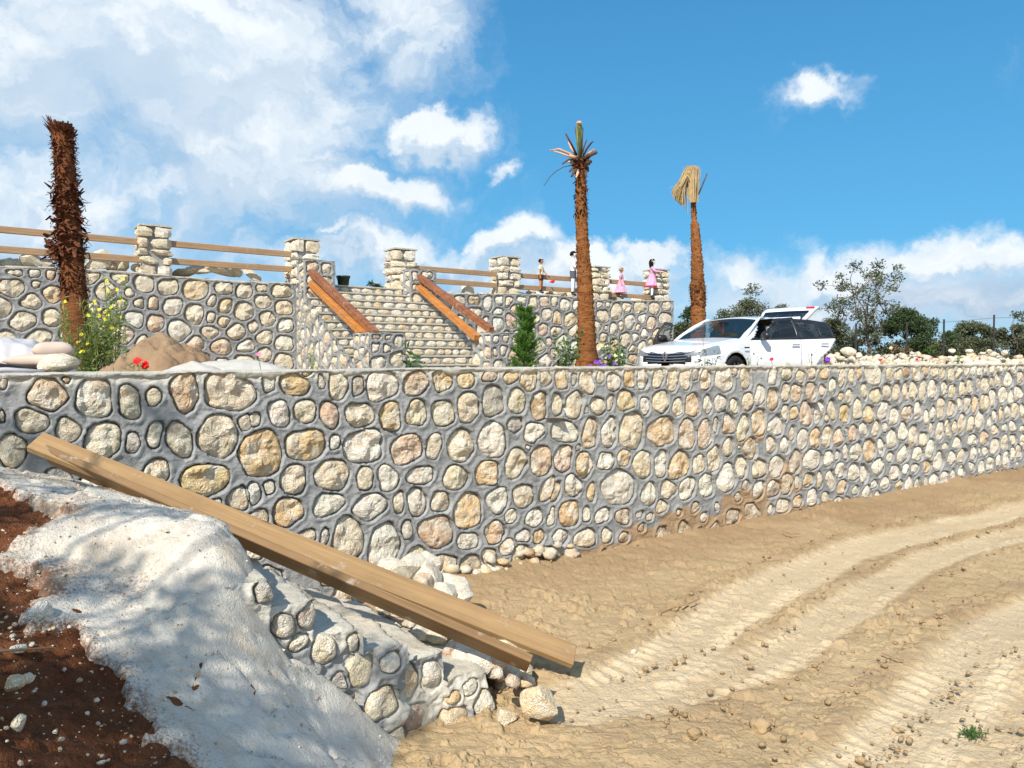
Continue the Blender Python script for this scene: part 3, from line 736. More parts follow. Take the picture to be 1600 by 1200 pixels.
# ------------------------------------------------------------------ wood
def wood_material(name, c0, c1, grain=(3, 40, 40), rough=.6, knots=True):
    m, t, b = material(name, rough, .3)
    g = geo(t)
    n1 = t.noise(t.scale(g, grain), 1.0, 5, .6, .6); n2 = t.noise(g, 3.0, 3)
    c = t.mix(t.mr(n1, .35, .68), c0, c1)
    c = t.mix(t.mr(n2, .4, .75, 0, .35), c, tuple(q * .6 for q in c0))
    if knots:
        kn = t.vor(t.scale(g, (2.2, 9, 9)), 1.0)
        c = t.mix(t.mr(kn, .10, .055, 0, .75), c, (.16, .075, .03))
    if knots:
        n7 = t.noise(g, 6, 5, .75); c = t.mix(t.mr(n7, .60, .70, 0, .55), c, (.50, .46, .39)); n8 = t.noise(t.scale(g, (.6, 14, 14)), 1.0, 4, .7); c = t.mix(t.mr(n8, .52, .68, 0, .5), c, tuple(q * .55 for q in c0))
    t.put(b.inputs['Base Color'], c)
    bump(t, b, n1, .4, .008)
    return m
M['rail'] = wood_material('weathered_pine', (.34, .215, .12), (.50, .33, .19), (1.5, 30, 30))
M['varnish'] = wood_material('orange_varnished_wood', (.46, .165, .035), (.60, .26, .065), (14, 2, 30), .38)
M['varnish_d'] = wood_material('dark_varnished_wood', (.20, .07, .035), (.40, .17, .07), (14, 2, 14), .45)
M['plank'] = wood_material('planed_pine', (.33, .20, .09), (.43, .275, .13), (1.2, 26, 26), .55)
M['plank_shaded'] = wood_material('shaded_pine', (.20, .115, .05), (.29, .175, .08), (1.2, 22, 22), .65)  # darkened pine: shade on the lower board is put into its colour
def beam_obj(name, a, b, w, h, mat, parent=None, bev=.008, roll=0):
    """squared timber from a to b; its own x axis runs along it"""
    a, b = Vector(a), Vector(b); L = (b - a).length
    mb = MB(); mb.box((0, 0, 0), (L, w, h), None, bev)
    o = mb.done(name, mat, parent)
    t = (b - a).normalized(); r = Vector((0, 0, 1)).cross(t).normalized(); u = t.cross(r)
    Mx = Matrix((t, r, u)).transposed()
    if roll: Mx = Matrix.Rotation(roll, 3, t) @ Mx
    o.rotation_euler = Mx.to_euler(); o.location = (a + b) / 2
    return o
def rail_pt(px, z, y=.2):
    u = uB(px, y); x_, y_ = fromB(u, y); return Vector((x_, y_, z))
spans = [(-70, 222, 4.36, 4.33, 4.03, 4.01, 'left of the post beside the shaggy palm'), (266, 458, 4.34, 4.32, 4.02, 4.02, 'between the shaggy palm and the stairs'),
         (646, 776, 4.24, 4.24, 3.99, 3.97, 'just right of the stairs'), (806, 922, 4.25, 4.27, 3.97, 3.98, 'behind the boy statue'), (940, 1024, 4.28, 4.28, 3.93, 3.93, 'behind the pink girl statues')]
for x0, x1, a0, a1, b0, b1, lab in spans:
    for z0, z1, w_ in ((a0, a1, 'upper'), (b0, b1, 'lower')):
        p, q = rail_pt(x0, z0), rail_pt(x1, z1); m_ = (p + q) / 2
        e = tag(beam_obj('fence_rail', p, q, .06, .115, M['rail']), f'{w_} wooden fence rail {lab}', 'fence rail', 'wooden rails of the terrace fence')
# stair hand rails
def hr(px0, py0, d0, px1, py1, d1, lab, dark=False):
    a, b = P(px0, py0, d0), P(px1, py1, d1)
    tag(beam_obj('handrail', a, b, .12, .12, M['varnish_d' if dark else 'varnish'], None, .008), lab, 'handrail', 'orange varnished handrails of the stairs')
hr(487, 425, 15.15, 587, 521, 13.0, 'upper varnished timber handrail on the left side of the stairs', True)
hr(487, 443, 15.15, 574, 528, 13.05, 'lower varnished timber handrail on the left side of the stairs')
hr(656, 433, 16.6, 768, 516, 14.5, 'upper varnished timber handrail on the right side of the stairs', True)
hr(655, 449, 16.6, 745, 528, 14.35, 'lower varnished timber handrail on the right side of the stairs')

# ------------------------------------------------------------------ stairs of the terrace
stairs = thing('stone_staircase', 'wide stone staircase with pale stone risers climbing to the terrace', 'staircase', (B0[0], B0[1], 0), TH_B)
rgS = np.random.default_rng(8)
step_us = np.arange(0, ST_W + .01, .06)
SDOME = []
for k in range(12):
    s = Stone(0, 0, outline(2.0, 2.0, rgS, 3.2), (1, 1, 1), k + 3)
    kk = np.arange(12) / 12 * 6.283
    V = []
    for f, p in ((1, 0), (.82, .7), (.45, 1.0)):
        R = s.rad(kk) * f
        V.append(np.stack([np.cos(kk) * R, -(p + .35 * vn(np.cos(kk) * R * 1.5 + k, np.sin(kk) * R * 1.5, k) * (p > 0)), np.sin(kk) * R], 1))
    V = np.concatenate(V + [np.array([[0, -1.1, 0]])]); F = []
    for i in range(2):
        for j in range(12): F.append((i * 12 + j, i * 12 + (j + 1) % 12, (i + 1) * 12 + (j + 1) % 12, (i + 1) * 12 + j))
    for j in range(12): F.append((24 + j, 24 + (j + 1) % 12, 36))
    SDOME.append(mesh('stone', V, F, M['stone'], False))
def dome(parent, x, y, z, w, h, d, rz=0, tint='c', rg=rgS):
    o = link('stone', SDOME[rg.integers(12)], parent, (x, y, z)); o.scale = (w / 2, d, h / 2)
    o.rotation_euler = (0, 0, rz); o.color = (*tint_of(tint, rg), 1); return o
M['tread'] = cement_material('tread_cement', (.48, .44, .36), (.62, .57, .47), (.36, .31, .25))
for k in range(ST_N):
    zt = TOPB - k * ST_RISE; y1 = -k * ST_RUN; y0 = y1 - ST_RUN
    if k == 0: y0 = -.06; y1 = .4
    else: y0 = -.06 - k * ST_RUN; y1 = y0 + ST_RUN + .02
    if zt < TERR + .02: continue
    # the step's body with an uneven nosing
    nose = .012 * fbm(step_us * 3, k * 3.3, 0, 3, 3)
    V = []
    for (y, z) in ((y0, max(zt - ST_RISE * 1.02, TERR - .1)), (y0, zt - .032), (y0 - .024, zt - .026), (y0 - .024, zt - .004), (y0 - .005, zt), (y1, zt), (y1, TERR - .1)):
        V.append(np.stack([step_us, y + nose, z + nose * .4 + 0 * step_us], 1))
    V = np.stack(V, 1).reshape(-1, 3)
    np_ = 7; F = [tuple(q) for q in grid(len(step_us), np_)]
    mi_ = [1 if q[0] % np_ == 0 else 0 for q in F] + [1, 1]
    F.append(tuple(range(np_))[::-1]); F.append(tuple((len(step_us) - 1) * np_ + j for j in range(np_)))
    st_o = link('step', mesh('step', V, F, [M['tread'], M['mortar']], False, mi_), stairs)
    o = recalc(st_o)
    x = .03
    while x < ST_W - .12:
        w = rgS.uniform(.16, .30); w = min(w, ST_W - x - .03)
        dome(stairs, x + w / 2, y0 + .004, zt - .036 - (ST_RISE - .04) / 2, w - .028, ST_RISE - .038 + rgS.uniform(-.014, .008), .030, 0, 'ccwwcwcoc'[rgS.integers(9)])
        x += w
# masonry flanks of the stairs under the stepped edge
def flank_top(u): return TOPB - (0 if u < .06 else (math.floor((u - .06) / ST_RUN) + 1)) * ST_RISE + .0
for side in (0, 1):
    UF = .06 + ST_RUN * (ST_N - 1)
    st = [s for s in voronoi_stones(.02, UF, lambda u: TERR - .1, lambda u: flank_top(u) - .02, .27, .06, 60 + side, 'ccwwcwco', .9)]
    if side: 
        for s in st: s.u = -s.u; s.r = s.r[(NA // 2 - np.arange(NA)) % NA]
    sg = -1 if side else 1
    us_ = np.arange(0, UF, .02) if not side else np.arange(-UF, 0.01, .02)
    V, F, T, _ = mortar_face(us_, np.arange(TERR - .1, TOPB + .02, .02), st, lambda u: flank_top(abs(u)) - .003, lambda u: -9, None, seed=61, slurry=.0, hole=.045)
    T[:, 0] = 0; V, F, T = compact(V, F, T); V[:, 1] -= .012
    rz = -math.pi / 2 if side == 0 else math.pi / 2; ox = 0 if side == 0 else ST_W
    link('mortar', mesh('mortar', V, F, M['mortar'], True, tint=T), stairs, (ox, 0, 0), rz)
    for s in st:
        V, F = stone_geom(s, 12, 3, .045, .018, .006); V = np.array(V); V[:, 1] -= .012
        o = link('stone', mesh('stone', V, F, M['stone'], False), stairs, Vector((ox, 0, 0)) + Matrix.Rotation(rz, 3, 'Z') @ Vector((s.u, 0, s.z)), rz); o.color = (*s.tint, 1)
# ------------------------------------------------------------------ sandy ground with wheel tracks
def sand_material():
    m, t, b = material('sandy_earth', 1.0, .02)
    g = wpos(t)
    n1 = t.noise(g, .55, 5, .6); n2 = t.noise(g, 5, 5, .65); n3 = t.noise(g, 42, 4, .65); n4 = t.noise(g, 190, 2, .6)
    c = t.mix(t.mr(n1, .35, .66), (.415, .295, .160), (.505, .372, .215))
    c = t.mix(t.mr(n2, .40, .72, 0, .6), c, (.535, .400, .235))
    c = t.mix(t.mr(n2, .42, .26, 0, .5), c, (.33, .225, .125))
    a = t.new('ShaderNodeAttribute'); a.attribute_name = 'tint'
    sp = t.new('ShaderNodeSeparateColor'); t.L.new(a.outputs['Color'], sp.inputs[0])
    c = t.mix(sp.outputs[0], c, (.72, .585, .395))                        # dusty compacted tracks
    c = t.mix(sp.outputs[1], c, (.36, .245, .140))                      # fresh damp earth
    c = t.mix(t.mr(n3, .56, .74, 0, .35), c, (.23, .15, .08))
    c = t.mix(t.mr(n4, .62, .75, 0, .3), c, (.60, .48, .33))
    t.put(b.inputs['Base Color'], c)
    bump(t, b, t.m('ADD', t.m('MULTIPLY', n3, .9), t.m('ADD', t.m('MULTIPLY', n4, .25), n2)), .75, .03)
    return m
M['sand'] = sand_material()
def ground_xy(px, py, z=0.0):
    x = (px - 800) / FPX; v = (py - 600) / FPX; cp, sp = math.cos(PITCH), math.sin(PITCH)
    r = np.array((x, cp - v * sp, -v * cp - sp)); t = (z - EYE) / r[2]; return np.array((r[0] * t, r[1] * t))
TRACKS = [([(1750, 760), (1600, 795), (1480, 822), (1370, 850), (1270, 885), (1190, 925), (1120, 975), (1050, 1030), (980, 1075), (900, 1100)], .42, .9),
          ([(1760, 800), (1600, 830), (1480, 865), (1400, 900), (1330, 950), (1240, 1010), (1130, 1060), (1000, 1100)], .30, .75),
          ([(1750, 905), (1660, 935), (1590, 970), (1545, 1010), (1500, 1065), (1450, 1125), (1400, 1170), (1330, 1240)], .40, .9),
          ([(1800, 1010), (1700, 1040), (1620, 1090), (1580, 1140), (1540, 1200), (1500, 1260)], .35, .6)]
def track_fields(X, Y):
    dmin = np.zeros_like(X); rib = np.zeros_like(X); edge = np.zeros_like(X)
    for pts, w, st in TRACKS:
        q = np.array([ground_xy(*p) for p in pts])
        # resample with a smooth curve
        tt = np.linspace(0, len(q) - 1, 42); qi = np.stack([np.interp(tt, np.arange(len(q)), q[:, k]) for k in range(2)], 1)
        for _ in range(3): qi[1:-1] = (qi[:-2] + 2 * qi[1:-1] + qi[2:]) / 4
        s_ = np.concatenate([[0], np.cumsum(np.hypot(*np.diff(qi, axis=0).T))])
        best = np.full(X.shape, 9.0); arc = np.zeros_like(X); sgn = np.zeros_like(X)
        for i in range(len(qi) - 1):
            a, b = qi[i], qi[i + 1]; d = b - a; L = d @ d
            t = np.clip(((X - a[0]) * d[0] + (Y - a[1]) * d[1]) / L, 0, 1)
            ex, ey = X - a[0] - t * d[0], Y - a[1] - t * d[1]; dd = np.hypot(ex, ey)
            m_ = dd < best; best = np.where(m_, dd, best); arc = np.where(m_, s_[i] + t * (s_[i + 1] - s_[i]), arc)
            sgn = np.where(m_, np.sign(d[0] * ey - d[1] * ex) * dd, sgn)
        ww = w * .86 * (1 + .25 * fbm(X * 1.3, Y * 1.3, 3, 2, 61))
        ins = 1 - sstep(best, ww * .62, ww * .98)
        dmin = np.maximum(dmin, ins * st)
        ph = arc * 2 * math.pi / .13 + np.abs(sgn) * 9 + 3.0 * fbm(X * 2, Y * 2, 1, 3, 3)
        band = sstep(np.abs(sgn), ww * .12, ww * .5) * (.25 + .75 * sstep(fbm(X * 1.6, Y * 1.6, 9, 3, 77), -.05, .3))
        rib = np.maximum(rib, ins * np.clip(.5 + .9 * np.sin(ph) + .7 * fbm(X * 12, Y * 12, 4, 3, 15), 0, 1) * band)
        edge = np.maximum(edge, np.exp(-((best - ww * 1.1) / (w * .22)) ** 2))
    return dmin, rib, edge
def sand_z(X, Y, fine=True):
    n = W0 - 0; wd = ((X - W0[0]) * (-aF[1]) + (Y - W0[1]) * aF[0])          # >0 behind the wall
    dist = np.maximum(-wd, 0)
    near = np.exp(-(dist / .55))
    z = .030 * fbm(X * .45, Y * .45, 0, 3, 1) + .10 * near * (.8 + .8 * fbm(X * 1.4, Y * 1.4, 0, 3, 2))
    tr, rib, edge = track_fields(X, Y)
    if fine:
        lump = .026 * fbm(X * 2.6, Y * 2.6, 0, 4, 4) + .012 * fbm(X * 12, Y * 17, 0, 4, 5)
        cl = fbm(X * 13, Y * 13, 2, 3, 9); clod = .026 * sstep(cl, .16, .42) * (.3 + sstep(fbm(X * .9, Y * .9, 5, 2, 10), -.1, .35))
        crk = .022 * sstep(np.abs(fbm(X * 4, Y * 8, 8, 3, 14)), .07, .0)
        z = z + (lump + clod - crk) * (1 - .6 * tr) - .020 * tr + .016 * rib + .026 * edge * (.5 + .9 * fbm(X * 4, Y * 4, 1, 3, 12)) * (1 - tr)
    return z, tr, rib, edge
# polar-like sheet: rows in depth get wider with distance, out to the horizon
ys = [1.9]
while ys[-1] < 17: ys.append(ys[-1] + max(.011, (ys[-1] / 900) ** 1 * 2.3 * ys[-1] / 4.2))
ys = np.array(ys)
ks = np.linspace(-.42, .95, 820)
Yg, Kg = np.meshgrid(ys, ks, indexing='ij'); Xg = Kg * Yg
Zg, tr, rib, edge = sand_z(Xg, Yg)
Ti = np.clip(tr * (.55 + .45 * rib) + .25 * edge * 0, 0, 1)
wd = ((Xg - W0[0]) * (-aF[1]) + (Yg - W0[1]) * aF[0])
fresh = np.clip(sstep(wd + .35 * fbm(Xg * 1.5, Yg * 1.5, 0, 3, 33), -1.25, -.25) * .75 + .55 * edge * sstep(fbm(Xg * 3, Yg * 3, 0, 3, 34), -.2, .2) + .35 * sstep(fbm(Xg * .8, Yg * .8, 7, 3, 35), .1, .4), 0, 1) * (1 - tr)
V = np.stack([Xg, Yg, Zg], -1).reshape(-1, 3)
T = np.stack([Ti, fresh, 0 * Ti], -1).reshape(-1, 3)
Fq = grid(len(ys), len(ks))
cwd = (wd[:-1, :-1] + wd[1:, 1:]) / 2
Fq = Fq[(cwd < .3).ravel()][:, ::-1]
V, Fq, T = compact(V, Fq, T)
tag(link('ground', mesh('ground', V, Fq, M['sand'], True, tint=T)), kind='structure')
# the rest of the sheet, out to the horizon
V = [(-900, -900, -.16), (900, -900, -.16), (900, 1500, -.16), (-900, 1500, -.16)]
tag(link('plain', mesh('plain', V, [(0, 1, 2, 3)], M['sand'], tint=np.zeros((4, 3)))), kind='structure')

# ------------------------------------------------------------------ left bank: red soil with a poured cement slope on it
S0 = np.array((-1.30, 3.985))       # near top corner of the small stairs
CTRL = [(-3.57, 5.25, 1.42), (-2.75, 5.75, 1.10), (-1.40, 4.02, 1.07), (-1.9, 4.9, 1.09), (-1.08, 3.23, .48), (-1.39, 2.78, .72),
        (-1.60, 2.40, .92), (-2.07, 3.10, 1.07), (-2.57, 3.85, 1.27), (-1.84, 3.68, 1.01), (-1.40, 3.36, .75), (-.82, 3.94, .17), (-1.10, 3.79, .50), (0, 0, .66), (-3, 0, 1.2), (-4.5, 4.2, 1.5), (-5, 2, 1.5), (1.5, 0, .12), (.3, 2.4, .05),
        (-.4, 3.3, .04), (-2.13, 6.3, .62), (-1.18, 7.0, .12), (-.5, 7.5, -.1), (-.3, 5.3, -.05), (.4, 4.2, -.1), (-1.0, 5.0, .55), (-.55, 4.8, .15), (2.5, 2.5, -.2), (3, -2, -.1), (-4, 5.2, 1.45), (0, 6.5, -.15)]
for px_, py_ in ((362, 898), (395, 931), (408, 966), (436, 997), (465, 1007), (509, 1035), (550, 1073), (575, 1112), (610, 1132), (651, 1156), (678, 1192)):
    q_ = np.array(((px_ - 800) / FPX, 1.0)); d_ = (S0[0] * aF[1] - S0[1] * aF[0]) / (q_[0] * aF[1] - aF[0]); p_ = P(px_, py_, d_); CTRL.append((p_.x, p_.y, p_.z))
CP = np.array([(a, b) for a, b, c in CTRL]); CZ = np.array([c for a, b, c in CTRL])
def tps(r): return np.where(r > 1e-9, r * r * np.log(np.maximum(r, 1e-9)), 0)
_K = tps(np.hypot(CP[:, None, 0] - CP[None, :, 0], CP[:, None, 1] - CP[None, :, 1])) + np.eye(len(CP)) * .004
_Pm = np.hstack([np.ones((len(CP), 1)), CP]); _A = np.block([[_K, _Pm], [_Pm.T, np.zeros((3, 3))]])
_w = np.linalg.solve(_A, np.concatenate([CZ, np.zeros(3)]))
def bank_z(X, Y):
    z = _w[-3] + _w[-2] * X + _w[-1] * Y
    for i in range(len(CP)): z = z + _w[i] * tps(np.hypot(X - CP[i, 0], Y - CP[i, 1]))
    return z
aS = aF; nS = np.array((-aF[1], aF[0]))    # along the small stairs, and towards the wall
xs = np.arange(-5.2, 1.2, .019); ysb = np.arange(1.6, 7.7, .019)
X, Y = np.meshgrid(xs, ysb, indexing='ij')
B = bank_z(X, Y)
us_ = (X - S0[0]) * aS[0] + (Y - S0[1]) * aS[1]; ws_ = (X - S0[0]) * nS[0] + (Y - S0[1]) * nS[1]
trough = sstep(us_, -.02, .10) * sstep(ws_, -.10, .02)                     # sinks out of sight under the stairs
B = B - trough * .22
def soil_material():
    m, t, b = material('red_soil', .95, .1)
    g = wpos(t)
    n1 = t.noise(g, 1.3, 5, .6); n2 = t.noise(g, 24, 5, .7); n3 = t.noise(g, 110, 3, .6)
    c = t.mix(t.mr(n1, .35, .65), (.150, .052, .022), (.250, .100, .045))
    c = t.mix(t.mr(n2, .52, .72, 0, .6), c, (.27, .125, .06))
    c = t.mix(t.mr(n2, .44, .30, 0, .7), c, (.055, .020, .012))
    c = t.mix(t.mr(n3, .66, .74, 0, .7), c, (.55, .38, .2))
    t.put(b.inputs['Base Color'], c)
    bump(t, b, t.m('ADD', n2, t.m('MULTIPLY', n3, .4)), 1, .04)
    return m
M['soil'] = soil_material()
soilz = B - .03 + .05 * fbm(X * 3, Y * 3, 0, 4, 71) + .026 * sstep(fbm(X * 14, Y * 14, 0, 3, 72), .0, .35) + .012 * fbm(X * 30, Y * 30, 0, 2, 73)
wd = ((X - W0[0]) * (-aF[1]) + (Y - W0[1]) * aF[0])
Fq = grid(len(xs), len(ysb)); cw = (wd[:-1, :-1] + wd[1:, 1:]) / 2
V = np.stack([X, Y, soilz], -1).reshape(-1, 3)
cz = (soilz[:-1, :-1] + soilz[1:, 1:]) / 2
ok = (cw < .2) & (cz > -.12)
Vs, Fs, _ = compact(V, Fq[ok.ravel()], V)
tag(link('red_soil', mesh('red_soil', Vs, Fs, M['soil'], True)), kind='structure')
# cement: covers the bank right of a ragged edge (photo pixels projected on the bank)
def on_bank(px, py):
    d = 1.6; best = None
    for _ in range(300):
        p = P(px, py, d); z = float(bank_z(np.array(p.x), np.array(p.y)))
        if p.z <= z + .0: return np.array((p.x, p.y))
        d += .02
    return np.array((p.x, p.y))
EDGE = [(-260, 720), (-60, 742), (60, 790), (110, 815), (20, 862), (-10, 880), (70, 905), (70, 930), (20, 965), (40, 985), (120, 985), (140, 1020), (185, 1050), (200, 1090), (235, 1130), (225, 1160), (300, 1185), (330, 1230), (390, 1300)]
Eg = np.array([on_bank(*p) for p in EDGE])
poly = np.vstack([Eg, [(0.5, 2.2), (1.5, 4.0), (0.2, 8.0), (-2.0, 8.0), (-6.0, 6.5)]])
def poly_sd(X, Y, poly):
    d = np.full(X.shape, 1e9); ins = np.zeros(X.shape, bool); n = len(poly)
    for i in range(n):
        a, b = poly[i], poly[(i + 1) % n]; e = b - a; L = e @ e
        t = np.clip(((X - a[0]) * e[0] + (Y - a[1]) * e[1]) / L, 0, 1)
        d = np.minimum(d, np.hypot(X - a[0] - t * e[0], Y - a[1] - t * e[1]))
        c = ((a[1] > Y) != (b[1] > Y)) & (X < (b[0] - a[0]) * (Y - a[1]) / (b[1] - a[1] + 1e-12) + a[0])
        ins ^= c
    return np.where(ins, d, -d)
sdp = poly_sd(X, Y, poly) + .05 * fbm(X * 4, Y * 4, 0, 4, 81) + .035 * fbm(X * 17, Y * 17, 0, 3, 84) + .02 * fbm(X * 45, Y * 45, 0, 2, 87)
# thin dusty patches of soil lie on the cement too
holes = sstep(fbm(X * 1.7, Y * 1.7, 3, 4, 86) - .28 * sstep(sdp, 0, .7), .40, .5) * .04
conz = B - .10 + .10 * sstep(sdp, -.035, .012) + .034 * sstep(sdp, -.012, .03) + .016 * fbm(X * 2.5, Y * 2.5, 0, 3, 82) + .016 * fbm(X * 8, Y * 8, 0, 4, 83, .6) + .009 * fbm(X * 26, Y * 26, 0, 3, 85, .65) - .016 * sstep(fbm(X * 11, Y * 11, 4, 3, 187), .30, .5) - .03 * sstep(np.abs(fbm(X * 1.3, Y * 1.3, 6, 4, 89)), .035, .0) * sstep(sdp, .05, .3) - holes
# a second, thinner pour on top ends in a ragged step, and a third one lower down
def layer(pts, h, seed, amp=.05):
    q = np.array([on_bank(*p) for p in pts]); d = poly_sd(X, Y, q) + amp * fbm(X * 4, Y * 4, seed, 4, seed) + amp * .5 * fbm(X * 16, Y * 16, seed, 3, seed + 1)
    return h * sstep(d, -.004, .022)
conz = conz + layer([(-300, 760), (90, 812), (240, 783), (420, 830), (345, 862), (300, 880), (262, 884), (240, 905), (212, 888), (150, 884), (90, 868), (40, 868), (-200, 850)], .038, 101)
conz = conz + layer([(330, 893), (400, 985), (520, 1075), (640, 1150), (720, 1260), (560, 1260), (470, 1130), (330, 1040), (250, 960)], .012, 103, .12)
cz = (conz[:-1, :-1] + conz[1:, 1:]) / 2; csd = (sdp[:-1, :-1] + sdp[1:, 1:]) / 2
ok = (cw < .03) & (csd > -.12) & (cz > -.15)
M['slab'] = cement_material('poured_cement', (.56, .515, .435), (.70, .65, .56), (.40, .34, .27), (.52, .40, .28))
V = np.stack([X, Y, conz], -1).reshape(-1, 3)
dst = np.exp(-np.maximum(sdp, 0) / .09) * .62 + .35 * sstep(fbm(X * 1.6, Y * 1.6, 1, 3, 88), .1, .5)
Vs, Fs, Ts = compact(V, Fq[ok.ravel()], np.stack([dst, dst, dst], -1).reshape(-1, 3))
tag(link('cement_path', mesh('cement_path', Vs, Fs, M['slab'], True, tint=Ts)), kind='structure')
def bank_top(x, y):
    return float(bank_z(np.array(x), np.array(y)))
gi = np.argwhere((sdp > -.12) & (conz > .02) & (Y < 5.4) & (X < -.35))
r0 = np.random.default_rng(55); sel = gi[r0.choice(len(gi), 2600)]; crumb = []
for i, j in sel:
    s_ = .0025 + .011 * r0.random() ** 4
    crumb.append((X[i, j] + r0.uniform(-.01, .01), Y[i, j] + r0.uniform(-.01, .01), max(conz[i, j], soilz[i, j]) + s_ * .25, s_))
tag(rubble('grit', crumb, None, 'wwccobg', 56), 'grit and small chips of stone lying over the cement path', 'grit', kind='stuff')
# chips of stone strewn on soil and cement
rg = np.random.default_rng(9)
def strewn(n, box, size, name, tints, seed, label):
    pts = []; r_ = np.random.default_rng(seed)
    while len(pts) < n:
        px, py = r_.uniform(box[0], box[2]), r_.uniform(box[1], box[3])
        x, y = on_bank(px, py)
        s = size[0] + (size[1] - size[0]) * r_.random() ** 3
        pts.append((x, y, bank_top(x, y) + s * .3, s))
    tag(rubble(name, pts, None, tints, seed), label, 'gravel', kind='stuff')
strewn(170, (0, 960, 330, 1200), (.004, .020), 'gravel', 'oowwcbc', 91, 'ochre and white stone chips in the red soil, lower left')
strewn(60, (0, 830, 120, 1000), (.006, .02), 'gravel', 'owcbg', 92, 'stone chips in the dark soil by the cement edge')
strewn(130, (120, 850, 640, 1190), (.003, .009), 'gravel', 'bbobw', 93, 'small crumbs of earth and stone on the cement path')
for px, py, s, k, tn, lab in ((62, 972, .075, 1, 'w', 'white angular stone half sunk at the soil edge, left border'), (22, 1078, .045, 2, 'o', 'ochre flat stone in the red soil at the left border'),
        (42, 1068, .03, 3, 'o', 'small ochre stone beside the flat one in the red soil'), (28, 1140, .035, 4, 'c', 'pale stone in the red soil, bottom left corner'), (30, 1022, .032, 5, 'w', 'pale round stone below the white angular one'),
        (492, 1098, .028, 6, 'p', 'brown pebble alone on the cement path'), (503, 1126, .014, 7, 'o', 'tiny orange pebble below the brown one on the cement'),
        (181, 895, .018, 8, 'b', 'dark pebble in the tree shade on the cement'), (160, 891, .015, 2, 'p', 'reddish pebble left of the dark one on the cement')):
    x, y = on_bank(px, py); o = rock(k, (x, y, bank_top(x, y) + s * .45), s, (0, 0, k * 1.3), tn, 'loose_stone'); tag(o, lab, 'stone', 'loose stones on the left bank')
mb = MB(); a = on_bank(0, 1030); b = on_bank(85, 1022)
mb.tube([(a[0] - .3, a[1] - .05, bank_top(*a) + .04), (a[0], a[1], bank_top(*a) + .03), (b[0], b[1], bank_top(*b) + .025)], [.008, .007, .004], 6)
M['twig'] = plain('dry_twig', (.34, .22, .12), .8, .2, .3)
tag(mb.done('twig', M['twig']), 'thin dry twig lying on the red soil at the left border', 'twig')

# ------------------------------------------------------------------ small stairs going down along the wall
def on_plane(px, py):
    """point of the stairs' near face seen at a photo pixel, as (u, z)"""
    k = (px - 800) / FPX; d = (S0[0] * aF[1] - S0[1] * aF[0]) / (k * aF[1] - aF[0]); p = P(px, py, d)
    return float((p.x - S0[0]) * aF[0] + (p.y - S0[1]) * aF[1]), float(p.z)
NOSE = [on_plane(*q) for q in ((414, 945), (488, 992), (560, 1015), (629, 1031), (690, 1057))]; U_ST = on_plane(756, 1080)[0]
sst = thing('small_stairs', 'short rough stone stairs going down beside the cement path, under the timber', 'stairs', (S0[0], S0[1], 0), TH_F)
rgs = np.random.default_rng(17)
SIDE = [(-.30, NOSE[0][0], 1.075)] + [(NOSE[i][0], NOSE[i + 1][0] if i < 4 else U_ST, NOSE[i][1]) for i in range(5)]
for k, (u0, u1, zt) in enumerate(SIDE):
    depth = [1.6, 1.5, 1.45, 1.3, 1.2, 1.0][k]
    uu = np.linspace(u0 - .03, u1, 16); ww = np.linspace(0, depth, 60)
    UU, WW = np.meshgrid(uu, ww, indexing='ij')
    nz = .020 * fbm(UU * 5, WW * 5, k, 4, 90) + .008 * fbm(UU * 22, WW * 22, k, 3, 91)
    eu = .03 * fbm(WW * 8, k * 2.1, 3, 3, 92) + .012 * fbm(WW * 30, k * 2.1, 3, 2, 94); ew = .02 * fbm(UU * 9, k * 3.1, 3, 3, 93)
    U2 = UU + eu * np.clip((UU - u0) / (u1 - u0), 0, 1); W2 = WW + ew * (WW < .03)
    Z2 = zt + nz - .018 * np.clip(sstep(UU, u1 - .025, u1) + sstep(-WW, -.03, 0), 0, 1)
    V = np.stack([U2, W2, Z2], -1).reshape(-1, 3); F = grid(16, 60)[:, ::-1]; n0 = len(V)
    nzr = .02 * fbm(W2[-1] * 9, 3.3 * k, 1, 3, 99)
    rim1 = np.stack([U2[-1] + nzr, W2[-1], np.full(60, zt - .45)], 1); rim2 = np.stack([U2[:, 0], W2[:, 0], np.full(16, zt - .45)], 1)
    V = np.vstack([V, rim1, rim2]); top1 = 15 * 60 + np.arange(60); F1 = np.stack([top1[:-1], n0 + np.arange(59), n0 + np.arange(1, 60), top1[1:]], 1)
    top2 = np.arange(16) * 60; b2 = n0 + 60; F2 = np.stack([top2[:-1], b2 + np.arange(15), b2 + np.arange(1, 16), top2[1:]], 1)[:, ::-1]
    recalc(link('step', mesh('step', V, np.vstack([F, F1, F2]), M['tread'], False), sst))
def stair_top(u):
    for u0, u1, zt in SIDE:
        if u < u1: return zt - .006
    return -1
side_stones = []
